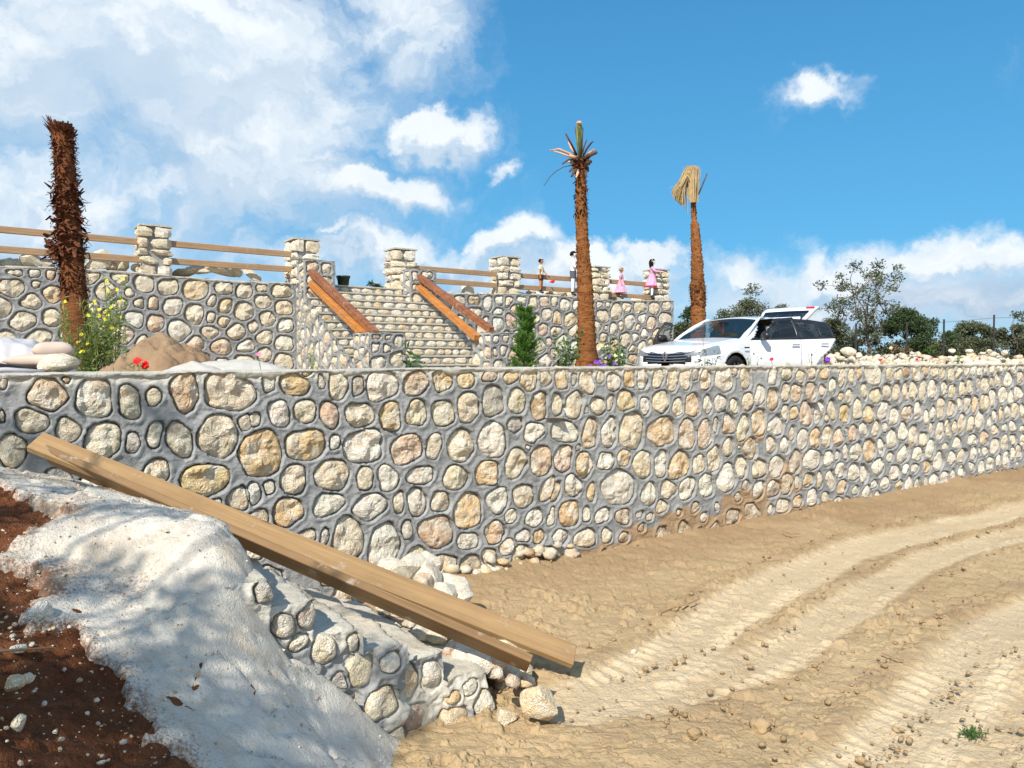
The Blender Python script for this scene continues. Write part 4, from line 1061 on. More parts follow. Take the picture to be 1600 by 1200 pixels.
for (px, py, w, h, tn) in ((404, 917, 22, 34, 'g'), (476, 960, 26, 44, 'g'), (440, 975, 34, 30, 'g'), (506, 1012, 38, 34, 'c'), (548, 1004, 18, 26, 'c'), (558, 1046, 50, 46, 'c'), (588, 1094, 44, 44, 'c'), (600, 1032, 30, 26, 'w'), (634, 1064, 34, 58, 'c'), (672, 1056, 28, 46, 'w'),
                           (642, 1126, 46, 44, 'p'), (700, 1084, 56, 18, 'o'), (702, 1124, 38, 40, 'c'), (748, 1100, 26, 40, 'w'), (724, 1072, 30, 18, 'w'), (672, 1150, 40, 26, 'c'), (530, 1060, 30, 24, 'g'), (612, 1140, 30, 26, 'c'), (735, 1140, 40, 30, 'c'), (462, 1000, 30, 22, 'c')):
    u, z = on_plane(px, py); ul, _ = on_plane(px - w / 2, py); ur, _ = on_plane(px + w / 2, py); _, z1 = on_plane(px, py - h / 2); _, z0 = on_plane(px, py + h / 2)
    z = min(z, stair_top(u) - (z1 - z0) * .55)
    side_stones.append(Stone(u, z, outline((ur - ul) * 1.3, (z1 - z0) * 1.3, rgs, None), tint_of(tn, rgs), int(rgs.integers(1 << 30))))
separate(side_stones, .018)
us_ = np.arange(-.28, U_ST + .01, .008); zs_ = np.arange(-.15, 1.12, .008)
def stepi(u): return np.searchsorted([q[1] for q in SIDE], u)
def relief(u, z): return -.030 * np.sin(stepi(u) * 2.4 + 1) + .045 * fbm(np.asarray(u) * 4, np.asarray(z) * 4, 3, 4, 95)
V, F, T, _ = mortar_face(us_, zs_, side_stones, stair_top, lambda u: -9, None, seed=19, slurry=.0, rim=.006, hole=.04)
T[:, 0] = .95 * sstep(fbm(V[:, 0] * 4, V[:, 2] * 5, 2, 4, 98) + .2 * (V[:, 2] > .6), -.05, .12)
V[:, 1] += -.04 + relief(V[:, 0], V[:, 2]) + .02 * fbm(V[:, 0] * 15, V[:, 2] * 15, 3, 3, 100)
V[:, 2] += .010 * fbm(V[:, 0] * 14, V[:, 2] * 3, 8, 3, 96); V[:, 0] += .012 * fbm(V[:, 2] * 12, V[:, 0] * 3, 8, 3, 97)
V, F, T = compact(V, F, T)
link('mortar', mesh('mortar', V, F, M['mortar'], True, tint=T), sst)
for s in side_stones:
    V, F = stone_geom(s, 30, 6, .05, .022, .004)
    o = link('stone', mesh('stone', V, F, M['stone'], False), sst, (s.u, -.046 + float(relief(s.u, s.z)), s.z)); o.color = (*s.tint, 1)
# end face and fill under the steps
mb = MB(); mb.box((U_ST / 2 - .1, .55, .0), (U_ST + .1, .9, .30)); mb.done('core', M['mortar'], sst)

# ------------------------------------------------------------------ boulders and rubble at the wall's foot
def gz(x, y): return float(sand_z(np.array([x]), np.array([y]), False)[0][0])
BO = [(640, 888, 6.2, .22, 'w', 0), (612, 893, 6.3, .15, 'w', 2), (668, 897, 6.15, .15, 'w', 3), (672, 880, 6.55, .14, 'w', 4), (705, 912, 6.3, .17, 'w', 5), (690, 925, 6.1, .15, 'w', 6), (722, 935, 6.2, .10, 'w', 7), (662, 908, 6.0, .10, 'p', 8),
      (605, 950, 5.4, .10, 'w', 1), (628, 958, 5.4, .09, 'p', 2), (660, 985, 5.2, .09, 'w', 3), (683, 995, 5.15, .09, 'c', 4), (708, 1012, 5.0, .09, 'p', 5), (728, 1022, 4.95, .11, 'w', 6), (752, 1030, 4.9, .11, 'w', 7), (700, 985, 5.3, .08, 'p', 8), (640, 975, 5.3, .07, 'c', 0), (775, 1035, 4.9, .09, 'p', 1),
      (650, 940, 5.6, .12, 'p', 3), (700, 960, 5.5, .12, 'c', 4), (745, 985, 5.3, .10, 'p', 5), (790, 1010, 5.1, .09, 'c', 6)]
BL = ['biggest cream boulder', 'cream boulder left of the biggest', 'pale boulder touching the biggest on its right', 'pale boulder behind the biggest', 'cream boulder right of the big pair', 'low cream boulder in front of the right one', 'small pale stone at the right end', 'reddish wedge between the boulders']
for i, (px, py, d, s, tn, k) in enumerate(BO):
    p = P(px, py, d)
    NTH = ['first', 'second', 'third', 'fourth', 'fifth', 'sixth', 'seventh', 'eighth', 'ninth', 'tenth']
    lab = (BL[i] + ' behind the timber') if i < len(BL) else (NTH[i - 8] + ' stone from the top in the row edging the small stairs' if i < 18 else NTH[i - 18] + ' stone down from the boulders, right under the timber')
    rg_ = random.Random(i)
    tt = tint_of(tn, np.random.default_rng(i))
    if tn == 'w': tt = np.array((.84, .76, .62))
    o = rock(k, p, s, (rg_.uniform(-.4, .4), rg_.uniform(-.4, .4), rg_.uniform(0, 6)), tt, 'boulder' if i < len(BL) else 'rubble_stone')
    tag(o, lab, 'boulder' if i < len(BL) else 'stone', 'boulders heaped at the foot of the wall' if i < len(BL) else 'rubble stones below the timber')
# rubble bed that carries them
pts = []
r_ = np.random.default_rng(4)
for _ in range(150):
    t = r_.random(); px = 600 + 200 * t + r_.normal() * 22; py = 925 + 100 * t + r_.normal() * 14; d = 6.0 - 1.1 * t + r_.normal() * .15
    p = P(px, py, d); pts.append((p.x, p.y, min(p.z, .55) - .12, r_.uniform(.04, .10)))
tag(rubble('rubble', pts, None, 'cwpcob', 7), 'bed of broken stones between the small stairs and the wall', 'rubble', kind='stuff')
# dry courses showing at the foot of the wall
pts = []
for _ in range(48):
    u = r_.uniform(-.1, 1.5); q = W0 + aF * u + np.array((aF[1], -aF[0])) * r_.uniform(.02, .10)
    pts.append((q[0], q[1], r_.uniform(-.04, .20) , r_.uniform(.05, .12)))
tag(rubble('rubble', pts, None, 'cwcob', 8), 'dry loose stones showing along the bottom of the wall', 'rubble', kind='stuff')
# rock that carries the timber
Vr, Fr = rock_geom(777, 4, rough=.16, dims=(1.0, .8, .82), cuts=22, lo=.50)
Vr[:, 2] *= 1.0
me = mesh('rock', Vr, Fr, M['stone'], False)
pr = P(846, 1072, 4.55)
o = link('prop_rock', me, None, (pr.x, pr.y, .125)); o.scale = (.165, .17, .17); o.rotation_euler = (.1, .2, 2.3); o.color = (.78, .60, .36, 1)
tag(o, 'ochre cream broken rock that carries the lower end of the timber', 'rock')
pr2 = P(790, 1105, 4.62); o = rock(3, (pr2.x, pr2.y, .02), .09, (0, 0, 1), 'c', 'half_buried_stone'); tag(o, 'half buried stone left of the rock under the timber', 'stone')

# ------------------------------------------------------------------ the two timbers
def pl(px, py, d): return P(px, py, d)
ROLL_U, ROLL_L = .62, .80
# upper board lies flat and tilted to the viewer, the lower one stands on edge beneath it
t1 = beam_obj('timber', pl(55, 690, 5.12), pl(897, 1026, 5.15), .16, .05, M['plank'], None, .004, roll=ROLL_U)
tag(t1, 'long planed timber leaning from the wall, its right end reaching past the rock', 'timber', 'timbers leaning across the small stairs')
t2 = beam_obj('timber', pl(75, 710, 5.15), pl(828, 1037, 4.66), .05, .18, M['plank_shaded'], None, .004, roll=ROLL_L)
tag(t2, 'timber coloured darker for shade, standing on edge under the upper one, its end resting on the rock', 'timber', 'timbers leaning across the small stairs')

# ------------------------------------------------------------------ clods, stick and weeds on the sand
CLODM = [mesh('clod', *rock_geom(900 + k, 3, rough=.5, dims=(1, .85, .7), cuts=5, lo=.7), cement_material('earth_lump', (.36, .25, .135), (.47, .34, .19), (.25, .16, .085)), True) for k in range(3)]
for i, (px, py, s, lab) in enumerate(((1189, 1133, .062, 'largest round clod of earth on the sand, bottom centre right'), (1085, 1143, .045, 'clod of earth left of the largest one'), (1232, 1082, .030, 'small clod of earth above the largest one'),
        (1345, 1180, .032, 'clod of earth near the bottom edge of the sand'), (990, 1018, .028, 'pale stone on the sand by the fallen ridge'), (1400, 1130, .026, 'clod of earth left of the green tuft'), (1040, 1170, .02, 'small clod near the bottom edge, left of the big ones'), (1120, 1095, .018, 'small clod in the middle of the sand'), (860, 1122, .02, 'small clod right below the prop rock'))):
    x, y = ground_xy(px, py, .03); o = rock(i, (x, y, gz(x, y) + s * .35), s, (0, 0, i), 'w', 'earth_clod')
    if i != 4: o.data = CLODM[i % 3]
    tag(o, lab, 'clod', 'clods lying on the sand')
pts = []
for _ in range(700):
    px, py = r_.uniform(860, 1600), r_.uniform(830, 1200); x, y = ground_xy(px, py, .02); s = .004 + .018 * r_.random() ** 5
    pts.append((x, y, gz(x, y) + .006, s))
for tpts, tw, _s in TRACKS:
    q = np.array([ground_xy(*p) for p in tpts])
    for _ in range(240):
        i = r_.integers(len(q) - 1); f = r_.random(); c_ = q[i] * (1 - f) + q[i + 1] * f; d_ = q[i + 1] - q[i]; n_ = np.array((-d_[1], d_[0])) / np.hypot(*d_)
        c_ = c_ + n_ * r_.choice([-1, 1]) * tw * r_.uniform(1.0, 1.35); s = .006 + .028 * r_.random() ** 3
        pts.append((c_[0], c_[1], gz(*c_) + s * .3 + .012, s))
M['clod'] = cement_material('earth_clod', (.33, .225, .120), (.43, .305, .170), (.22, .14, .075))
o = rubble('earth_crumbs', pts, None, 'c', 12, M['clod'])
tag(o, 'crumbs of dry earth scattered over the sand', 'earth crumbs', kind='stuff')
for pts_, rr, lab in (([(1030, 958), (1050, 953), (1075, 946), (1093, 938)], .008, 'bent dry stick lying on the sand'), ([(1378, 1020), (1395, 1027), (1412, 1031)], .006, 'short twig on the sand between the wheel tracks'),
                      ([(1222, 832), (1235, 838), (1250, 836)], .006, 'thin twig on the sand near the wall')):
    mb = MB(); q = [ground_xy(*p, .05) for p in pts_]
    mb.tube([(a[0], a[1], gz(*a) + .05) for a in q], rr, 6); tag(mb.done('stick', M['twig']), lab, 'stick')

# ------------------------------------------------------------------ terrace between the walls and the land beyond
def dirt_material():
    m, t, b = material('planting_earth', .95, .1); g = wpos(t)
    n1 = t.noise(g, 1.2, 4); n2 = t.noise(g, 20, 5, .7)
    c = t.mix(t.mr(n1, .35, .65), (.24, .15, .085), (.37, .26, .16)); c = t.mix(t.mr(n2, .5, .75, 0, .5), c, (.16, .09, .05))
    t.put(b.inputs['Base Color'], c); bump(t, b, n2, .9, .04); return m
M['earth'] = dirt_material()
xs = np.concatenate([[-900, -300, -90, -40], np.arange(-22, 40, .55), [45, 60, 90, 200, 500, 900]]); ysb = np.concatenate([np.arange(-10, 40, .55), [45, 60, 90, 200, 600, 1500]])
X, Y = np.meshgrid(xs, ysb, indexing='ij')
dF = (X - W0[0]) * (-aF[1]) + (Y - W0[1]) * aF[0]; dB = (X - B0[0]) * (-nB[0]) * 1 + (Y - B0[1]) * (-nB[1])
uBk = (X - B0[0]) * aB[0] + (Y - B0[1]) * aB[1]
Z = TERR - .02 + .03 * fbm(X * .7, Y * .7, 0, 3, 55)
right = sstep(X - .35 * Y, 2.2, 4.0)
Z = Z + .30 * sstep(Y, 17, 23) * right
cf = (dF[:-1, :-1] + dF[1:, 1:]) / 2
ok = cf > .25
V = np.stack([X, Y, Z], -1).reshape(-1, 3); V2, F2, _ = compact(V, grid(len(xs), len(ysb))[ok.ravel()], V)
tag(link('terrace_ground', mesh('terrace_ground', V2, F2, M['earth'], True)), kind='structure')

# upper terrace behind the wall
uu = np.concatenate([[-60, -30, -15], np.arange(-10, U_END - .5, .5), [U_END - .5]]); yy = np.concatenate([[.40], np.arange(.8, 8, .5), [12, 20, 34]])
X, Y = np.meshgrid(uu, yy, indexing='ij')
Z = TOPB - .03 + .04 * fbm(X, Y, 0, 3, 5) + .012 * np.maximum(X - 3, 0)
V = np.stack([X, Y, Z], -1).reshape(-1, 3)
o = tag(link('upper_ground', mesh('upper_ground', V, grid(len(uu), len(yy)), M['earth'], True), None, (B0[0], B0[1], 0), TH_B), kind='structure')
# ------------------------------------------------------------------ vegetation helpers
def leaf_material(name, c0, c1, rough=.55, trans=.25):
    m, t, b = material(name, rough, .35)
    g = wpos(t); n = t.noise(g, 9, 3); n2 = t.noise(g, 1.3, 2)
    c = t.mix(t.mr(n, .3, .7), c0, c1); c = t.mix(t.mr(n2, .45, .7, 0, .35), c, tuple(q * .55 for q in c0))
    t.put(b.inputs['Base Color'], c)
    tr = t.new('ShaderNodeBsdfTranslucent'); t.put(tr.inputs['Color'], c)
    ms = t.new('ShaderNodeMixShader'); ms.inputs[0].default_value = trans
    t.L.new(b.outputs[0], ms.inputs[1]); t.L.new(tr.outputs[0], ms.inputs[2])
    t.L.new(ms.outputs[0], t.N['Material Output'].inputs[0]); return m
M['leaf_olive'] = leaf_material('olive_leaf', (.085, .105, .055), (.18, .20, .105))
M['leaf_dark'] = leaf_material('dark_leaf', (.035, .065, .022), (.075, .12, .04))
M['leaf_bright'] = leaf_material('bright_leaf', (.07, .17, .025), (.16, .30, .05), trans=.35)
M['leaf_mid'] = leaf_material('mid_leaf', (.055, .12, .03), (.12, .20, .055))
M['leaf_dry'] = leaf_material('dry_leaf', (.20, .15, .08), (.32, .26, .14))
M['bark'] = plain('grey_bark', (.17, .14, .11), .9, .1, .3, 12, bmp=.5)
M['stem'] = plain('green_stem', (.12, .18, .05), .7, .2, .3)
def leaves(name, pts, L, W, mat, parent=None, up=.3, seed=0, dirs=None, droop=0):
    pts = np.asarray(pts, float); n = len(pts); rg = np.random.default_rng(seed)
    if dirs is None:
        d = rg.normal(size=(n, 3)); d[:, 2] = d[:, 2] * .8 + up
    else: d = np.asarray(dirs, float) + rg.normal(size=(n, 3)) * .25
    d /= np.linalg.norm(d, axis=1)[:, None]
    r = rg.normal(size=(n, 3)); s = np.cross(d, r); s /= np.linalg.norm(s, axis=1)[:, None]
    nn = np.cross(d, s)
    l = L * rg.uniform(.6, 1.25, n)[:, None]; w = W * rg.uniform(.7, 1.2, n)[:, None]
    a = pts; b = pts + d * l * .5 + s * w / 2 - nn * w * .15; c = pts + d * l + np.array((0, 0, -droop)); e = pts + d * l * .5 - s * w / 2 - nn * w * .15
    V = np.stack([a, b, c, e], 1).reshape(-1, 3)
    F = np.arange(n * 4).reshape(-1, 4)
    return link(name, mesh(name, V, F, mat), parent)
def clump_points(rg, centers, radii, n):
    """leaf positions gathered in clumps on twigs"""
    out = []
    for c, r in zip(centers, radii):
        k = int(n * r ** 2) + 3
        q = rg.normal(size=(k, 3)); q /= np.linalg.norm(q, axis=1)[:, None]; q *= (rg.random((k, 1)) ** .45) * r
        out.append(np.array(c) + q * np.array((1, 1, .75)))
    return np.concatenate(out)
def bush(name, label, cat, base, w, h, mat, dens=1.0, leaf=(.09, .045), seed=0, group=None, trunk=None, sparse=.0, limb=.02, clump=.16, cshape=None):
    """base: Vector on the ground; irregular crown of twig clumps with limbs reaching into it"""
    rg = np.random.default_rng(seed)
    t = thing(name, label, cat, base, 0, group)
    cs = []; rr = []
    n = int(26 * dens * (1 - sparse * .5))
    for i in range(n):
        a = rg.uniform(0, 2 * math.pi); q = rg.random() ** .5; zz = rg.uniform(.12, 1)
        prof = math.sin(min(1, zz * 1.05) * math.pi * .82 + .35) if cshape is None else cshape(zz)
        x = math.cos(a) * q * w / 2 * prof * (1 + .25 * rg.normal()); y = math.sin(a) * q * w / 2 * prof
        cs.append((x, y, zz * h * (1 + .05 * rg.normal()))); rr.append(clump * h * rg.uniform(.55, 1.2))
    k_ = 9000 * dens / max(h, .3) ** 2 * (.09 / leaf[0]) ** 1.2
    pts = clump_points(rg, cs, rr, k_)
    leaves('crown', pts, leaf[0], leaf[1], mat, t, seed=seed + 1)
    mb = MB(); hub = Vector((0, 0, h * (.22 if trunk is None else trunk)))
    if trunk is not None: mb.tube([(0, 0, -.05), hub * .5 + Vector((.04 * h, 0, 0)), hub], [limb * 2.4, limb * 2, limb * 1.7], 7)
    else: hub = Vector((0, 0, 0))
    mains = [hub + Vector((math.cos(a) * w * .16, math.sin(a) * w * .16, (h - hub.z) * q)) for a, q in zip(rg.uniform(0, 6.28, 5), (.3, .4, .5, .35, .55))]
    for m_ in mains: mb.tube([hub, hub.lerp(m_, .5) + Vector((rg.normal() * .02 * h, rg.normal() * .02 * h, 0)), m_], [limb, limb * .8, limb * .6], 5, False)
    for c, r in list(zip(cs, rr))[::1]:
        c = Vector(c); m_ = min(mains, key=lambda q: (q - c).length); mid = m_.lerp(c, .5) + Vector((rg.normal() * .03 * h, rg.normal() * .03 * h, .03 * h))
        mb.tube([m_, mid, c], [limb * .55, limb * .35, limb * .15], 4, False)
    mb.done('trunk' if trunk is not None else 'stems', M['bark'], t)
    return t
def gbase(px, d, z): p = P(px, 562, d); return Vector((p.x, d, z))
# ------------------------------------------------------------------ land beyond the terrace
GZ = 1.9
bush('tree', 'open crowned wild tree with bare forked trunk, tallest one beyond the wire fence', 'tree', gbase(1352, 30, GZ), 2.9, 4.0, M['leaf_olive'], 2.1, (.12, .065), 201, 'trees and bushes beyond the terrace', .38, .35, .035, .10,
     lambda z: .35 + .85 * math.sin(min(1, (z - .1)) * math.pi * .8))
B_ = [('dense dark green bush with rounded top right of the tall open tree', 1418, 29, 2.6, 1.95, 'leaf_dark', 1.8, .17), ('olive green bush left of the tall open tree behind the car tail', 1300, 31, 2.2, 1.9, 'leaf_olive', 1.2, .16),
      ('low olive scrub at the feet of the tall tree', 1350, 33, 4.4, 1.6, 'leaf_olive', 1.3, .18), ('wide grey green bush at the right edge between the last two fence posts', 1518, 31, 3.6, 1.75, 'leaf_olive', 1.6, .2),
      ('low bush touching the right frame edge', 1585, 30, 2.6, 1.5, 'leaf_olive', 1.4, .17), ('low dry scrub between the dark bush and the third fence post', 1462, 34, 2.2, .95, 'leaf_dry', 1.0, .2), ('low dry scrub in front of the dark bush', 1395, 27.5, 1.6, .8, 'leaf_dry', .8, .2),
      ('grey green tree top rising behind the middle of the car roof', 1168, 30, 1.9, 2.75, 'leaf_olive', 1.5, .12), ('lower olive crown behind the raised tailgate', 1222, 32, 2.6, 2.45, 'leaf_olive', 1.4, .13), ('olive crown between the car roof and the right palm', 1128, 31, 1.5, 2.3, 'leaf_olive', 1.1, .13),
      ('dark crown right behind the shaft of the right palm', 1078, 27, 1.2, 2.0, 'leaf_dark', 1.0, .14), ('low olive scrub at the end of the terrace wall', 1068, 24, 1.0, 1.35, 'leaf_olive', .9, .16), ('bushes beyond the right frame edge', 1660, 31, 3.0, 1.7, 'leaf_olive', 1.2, .17),
      ('small scrub behind the fence between the dark bush and the wide one', 1440, 31, 1.2, 1.0, 'leaf_mid', .9, .18)]
for i, (lab, px, d, w, h, mt, dn, cl) in enumerate(B_):
    bush('bush', lab, 'bush', gbase(px, d, GZ), w, h, M[mt], dn, (.10, .05), 210 + i, 'trees and bushes beyond the terrace', None, .1, .02, cl)
bush('young_tree', 'thin young tree with sparse crown at the right frame edge', 'tree', gbase(1591, 29, GZ), 1.3, 2.15, M['leaf_olive'], .9, (.10, .05), 240, 'trees and bushes beyond the terrace', .3, .4, .02, .09)
# far wood as one low mass along the horizon
rg = np.random.default_rng(31); pts = []
for _ in range(26000):
    az = rg.uniform(-.75, .95); d = rg.uniform(60, 150); h = (1.1 + 1.3 * (fbm(az * 9, 0, 0, 3, 3) + .3)) * rg.random() ** .7
    pts.append((math.tan(az) * d, d, 1.8 + h))
o = leaves('far_scrub', pts, .5, .32, M['leaf_olive'], None, seed=3); tag(o, 'far line of olive scrub along the horizon', 'scrub', kind='stuff')
for px, y0, lab in ((590, 437, 'dark leafy top of a bush showing above the stairs by the right pier'), (1018, 452, 'small dark plant tops behind the fence by the pink girls')):
    d = 21 if px == 590 else 25
    bs = gbase(px, d, 3.7 if px == 590 else 3.75); bush('bush', lab, 'bush', bs, .8 if px == 590 else .4, 2.2 + (562 - y0) / 1200 * d - bs.z, M['leaf_dark'], .45, (.09, .045), 300 + px, None, None, .4, .012, .13)
# wire fence
M['iron'] = plain('dark_iron', (.035, .03, .028), .6, .4, .2)
fx = [(1337, 24.0, 505), (1416, 24.8, 503), (1474, 25.4, 499), (1552, 26.2, 492), (1640, 27, 490)]
tops = []
for (px, d, yt), lab in zip(fx, ('left of the tall open tree', 'in front of the dark round bush', 'against the open sky', 'in front of the wide bush at the right', 'beyond the right frame edge')):
    b = gbase(px, d, 1.85); zt = 2.2 + (562 - yt) / 1200 * d
    mb = MB(); mb.tube([b, (b.x, b.y, zt)], .03, 6); tag(mb.done('fence_post', M['iron']), 'thin dark iron fence post ' + lab, 'fence post', 'iron posts of the wire fence'); tops.append((b.x, b.y, zt))
wf = thing('fence_wire', 'wires strung between the thin iron fence posts', 'wire')
for f in (.94, .62, .3):
    mb = MB(); mb.tube([(x, y, 1.9 + (z - 1.9) * f) for x, y, z in tops], .007, 4); mb.done('wire', M['iron'], wf)
# rubble bank along the terrace's far edge
r_ = np.random.default_rng(77); pts = []
for _ in range(1500):
    px = r_.uniform(1296, 1760); d = r_.uniform(19.0, 23.5); p = P(px, 562, d)
    crest = 1 - abs(d - 21.5) / 3.2
    pts.append((p.x, d, 1.80 + .52 * crest * r_.uniform(.75, 1.05) + .06 * math.sin(px * .05), r_.uniform(.05, .17)))
tag(rubble('rubble_bank', pts, None, 'wwwcccob', 15), 'low bank of pale quarry stones along the terrace edge right of the car', 'rubble', kind='stuff')
for i, (px, py, s, tn, lab) in enumerate(((1325, 548, .30, 'w', 'largest cream boulder on the rubble bank, just right of the car'), (1342, 553, .18, 'w', 'cream boulder at the right foot of the largest one'), (1392, 541, .12, 'o', 'small ochre stone on the crest below the dark bush'),
        (1488, 545, .22, 'w', 'cream boulder on the bank left of the green seedling'), (1515, 546, .24, 'w', 'wide cream boulder right of the green seedling'), (1545, 546, .2, 'c', 'cream stone on the bank below the fourth fence post'), (1425, 549, .17, 'w', 'pale flat stone on the bank between second and third post'), (1570, 549, .22, 'w', 'pale stone on the bank near the right edge'))):
    p = P(px, py, 20.2); tag(rock(i + 2, p - Vector((0, 0, .05)), s * (.72 if i < 2 else .45), (.1 * i, .2, i * 1.7), (.80, .72, .56) if tn == 'w' else tn, 'bank_stone'), lab, 'stone', 'large stones of the rubble bank')
# stones lying on the terrace edge
def topstone(px, py, s, k, tn, lab, y=.55, st=(1, 1, 1)):
    u = uB(px, y); x_, y_ = fromB(u, y); d = y_; p = P(px, py, d)
    tag(rock(k, (p.x, p.y, max(p.z, ztopB(u) + .02)), s, (.15 * k, .1 * k, k * 1.1), (.82, .73, .57) if tn == 'w' else tn, 'terrace_stone', None, st), lab, 'stone', 'stones lying along the top of the terrace wall')
topstone(14, 414, .17, 1, 'w', 'white stone on the wall top at the left frame edge'); topstone(28, 412, .12, 6, 'w', 'small white stone second from the left frame edge')
topstone(48, 411, .23, 2, 'w', 'broad white stone on the wall top left of the shaggy palm'); topstone(72, 414, .17, 3, 'g', 'dark sided stone just left of the shaggy palm'); topstone(60, 415, .13, 7, 'w', 'white stone between the broad one and the dark one')
topstone(158, 408, .24, 4, 'w', 'tall white split stone right of the shaggy palm'); topstone(142, 414, .15, 5, 'c', 'low stone between the shaggy palm and the split stone'); topstone(190, 414, .2, 8, 'c', 'cream stone between the split stone and the first post')
topstone(174, 417, .13, 9, 'b', 'brown stone behind the yellow flowers'); topstone(214, 420, .14, 2, 'w', 'white stone touching the first post')
topstone(310, 422, .24, 0, 'w', 'flat white slab right of the first post', st=(1.3, 1, .6)); topstone(345, 424, .28, 1, 'c', 'flat cream slab between the first two posts', st=(1.5, 1, .55)); topstone(368, 426, .15, 2, 'c', 'small slab at the end of the row')
topstone(290, 426, .2, 3, 'o', 'ochre flat stone beside the first post', st=(1.5, 1, .4)); topstone(730, 454, .22, 4, 'w', 'round white stone between the stairs and the fourth post'); topstone(395, 430, .16, 6, 'c', 'low rubble stone left of the second post', st=(1.5, 1, .5))
for i, (px, py, s, st) in enumerate(((815, 461, .18, 1), (830, 459, .22, 1), (855, 463, .20, 1.5), (872, 460, .2, 1.4), (890, 463, .22, 1.3), (842, 466, .15, 2), (865, 468, .16, 2.2))):
    topstone(px, py, s, i, 'wc'[i % 2], ['white', 'cream', 'pale flat', 'low cream', 'long white', 'thin flat', 'thin long'][i] + ' stone of the heap behind the boy statue', .75, (st, 1, .7))
for i, (px, py, s) in enumerate(((948, 460, .28), (962, 468, .16), (995, 468, .18), (1010, 470, .16))):
    topstone(px, py, s, i + 3, 'wcwc'[i], ['large white stone right of the middle palm', 'cream stone left of the small girl statue', 'white stone between the two girl statues', 'cream stone at the feet of the tall girl statue'][i], .8)
pts = []
for _ in range(420):
    u = r_.uniform(-9, U_END - .8)
    if -.5 < u < ST_W + .4: continue
    y = r_.uniform(.5, 1.6); x_, y_ = fromB(u, y); pts.append((x_, y_, ztopB(u) + .02, r_.uniform(.03, .11)))
tag(rubble('rubble', pts, None, 'wccob', 18), 'small broken stones strewn along the edge of the upper terrace', 'rubble', kind='stuff')

# ------------------------------------------------------------------ palms
def trunk_geom(px_path, d, n=28, ring=.02, seed=0, z0=None, step=.035, fib=.012):
    """px_path: (px, py, width px) top to bottom"""
    c = [P(x, y, d) for x, y, w in px_path]; w = [ww / FPX * d / 2 for _, _, ww in px_path]
    if z0 is not None: c.append(Vector((c[-1].x + .0, d, z0))); w.append(w[-1] * 1.12)
    c = c[::-1]; w = w[::-1]; zz = [p.z for p in c]
    Z = np.arange(zz[0], zz[-1], step); X = np.interp(Z, zz, [p.x for p in c]); Wd = np.interp(Z, zz, w)
    k = np.arange(n) / n * 2 * math.pi
    ZZ, KK = np.meshgrid(Z, k, indexing='ij')
    rr = Wd[:, None] * (1 + .05 * fbm(np.cos(KK) * 1.2, np.sin(KK) * 1.2, ZZ * 1.5, 2, seed))
    saw = (ZZ * 1.0 / .085 + .6 * vn(np.cos(KK) * 1.6, np.sin(KK) * 1.6, ZZ * 4, seed + 2)) % 1.0
    rr = rr + ring * (saw - .5) + fib * fbm(np.cos(KK) * 5, np.sin(KK) * 5, ZZ * 9, 2, seed + 4)
    V = np.stack([X[:, None] + np.cos(KK) * rr, d + np.sin(KK) * rr, ZZ], -1).reshape(-1, 3)
    F = []
    for i in range(len(Z) - 1):
        for j in range(n): F.append((i * n + j, i * n + (j + 1) % n, (i + 1) * n + (j + 1) % n, (i + 1) * n + j))
    F.append(tuple((len(Z) - 1) * n + j for j in range(n)))
    return V, F, (Z, X, Wd)
def palm_bark(name, c0, c1, dark, zs=(7, 7, 30)):
    m, t, b = material(name, .9, .12); g = wpos(t)
    n1 = t.noise(t.scale(g, zs), 1.0, 5, .65, .8); n2 = t.noise(g, 1.1, 3); n3 = t.noise(t.scale(g, (60, 60, 14)), 1.0, 3)
    c = t.mix(t.mr(n1, .36, .66), c0, c1); c = t.mix(t.mr(n1, .42, .3, 0, .85), c, dark); c = t.mix(t.mr(n2, .5, .7, 0, .5), c, dark); c = t.mix(t.mr(n3, .6, .8, 0, .4), c, tuple(min(1, q * 1.7) for q in c1))
    t.put(b.inputs['Base Color'], c); bump(t, b, t.m('ADD', n1, t.m('MULTIPLY', n3, .5)), .9, .03); return m
M['pbark'] = palm_bark('palm_bark', (.205, .078, .026), (.335, .140, .048), (.085, .030, .013))
M['pbark2'] = palm_bark('shaggy_palm_bark', (.16, .058, .024), (.26, .10, .04), (.06, .022, .012))
M['fibre'] = palm_bark('palm_fibre', (.11, .040, .020), (.21, .085, .045), (.040, .016, .011), (20, 20, 20))
M['frond'] = leaf_material('cut_frond', (.09, .12, .03), (.24, .24, .07), .5, .1)
M['frond_dry'] = leaf_material('dry_frond', (.38, .26, .12), (.62, .47, .25), .7, .2)
M['frond_dark'] = plain('dark_frond_stub', (.10, .055, .035), .7, .2, .4)
M['husk'] = plain('pale_husk', (.55, .36, .24), .7, .2, .3)
def add_trunk(t, V, F, mat, base):
    V = V - np.array(base); return link('trunk', mesh('trunk', V, F, mat, True), t)
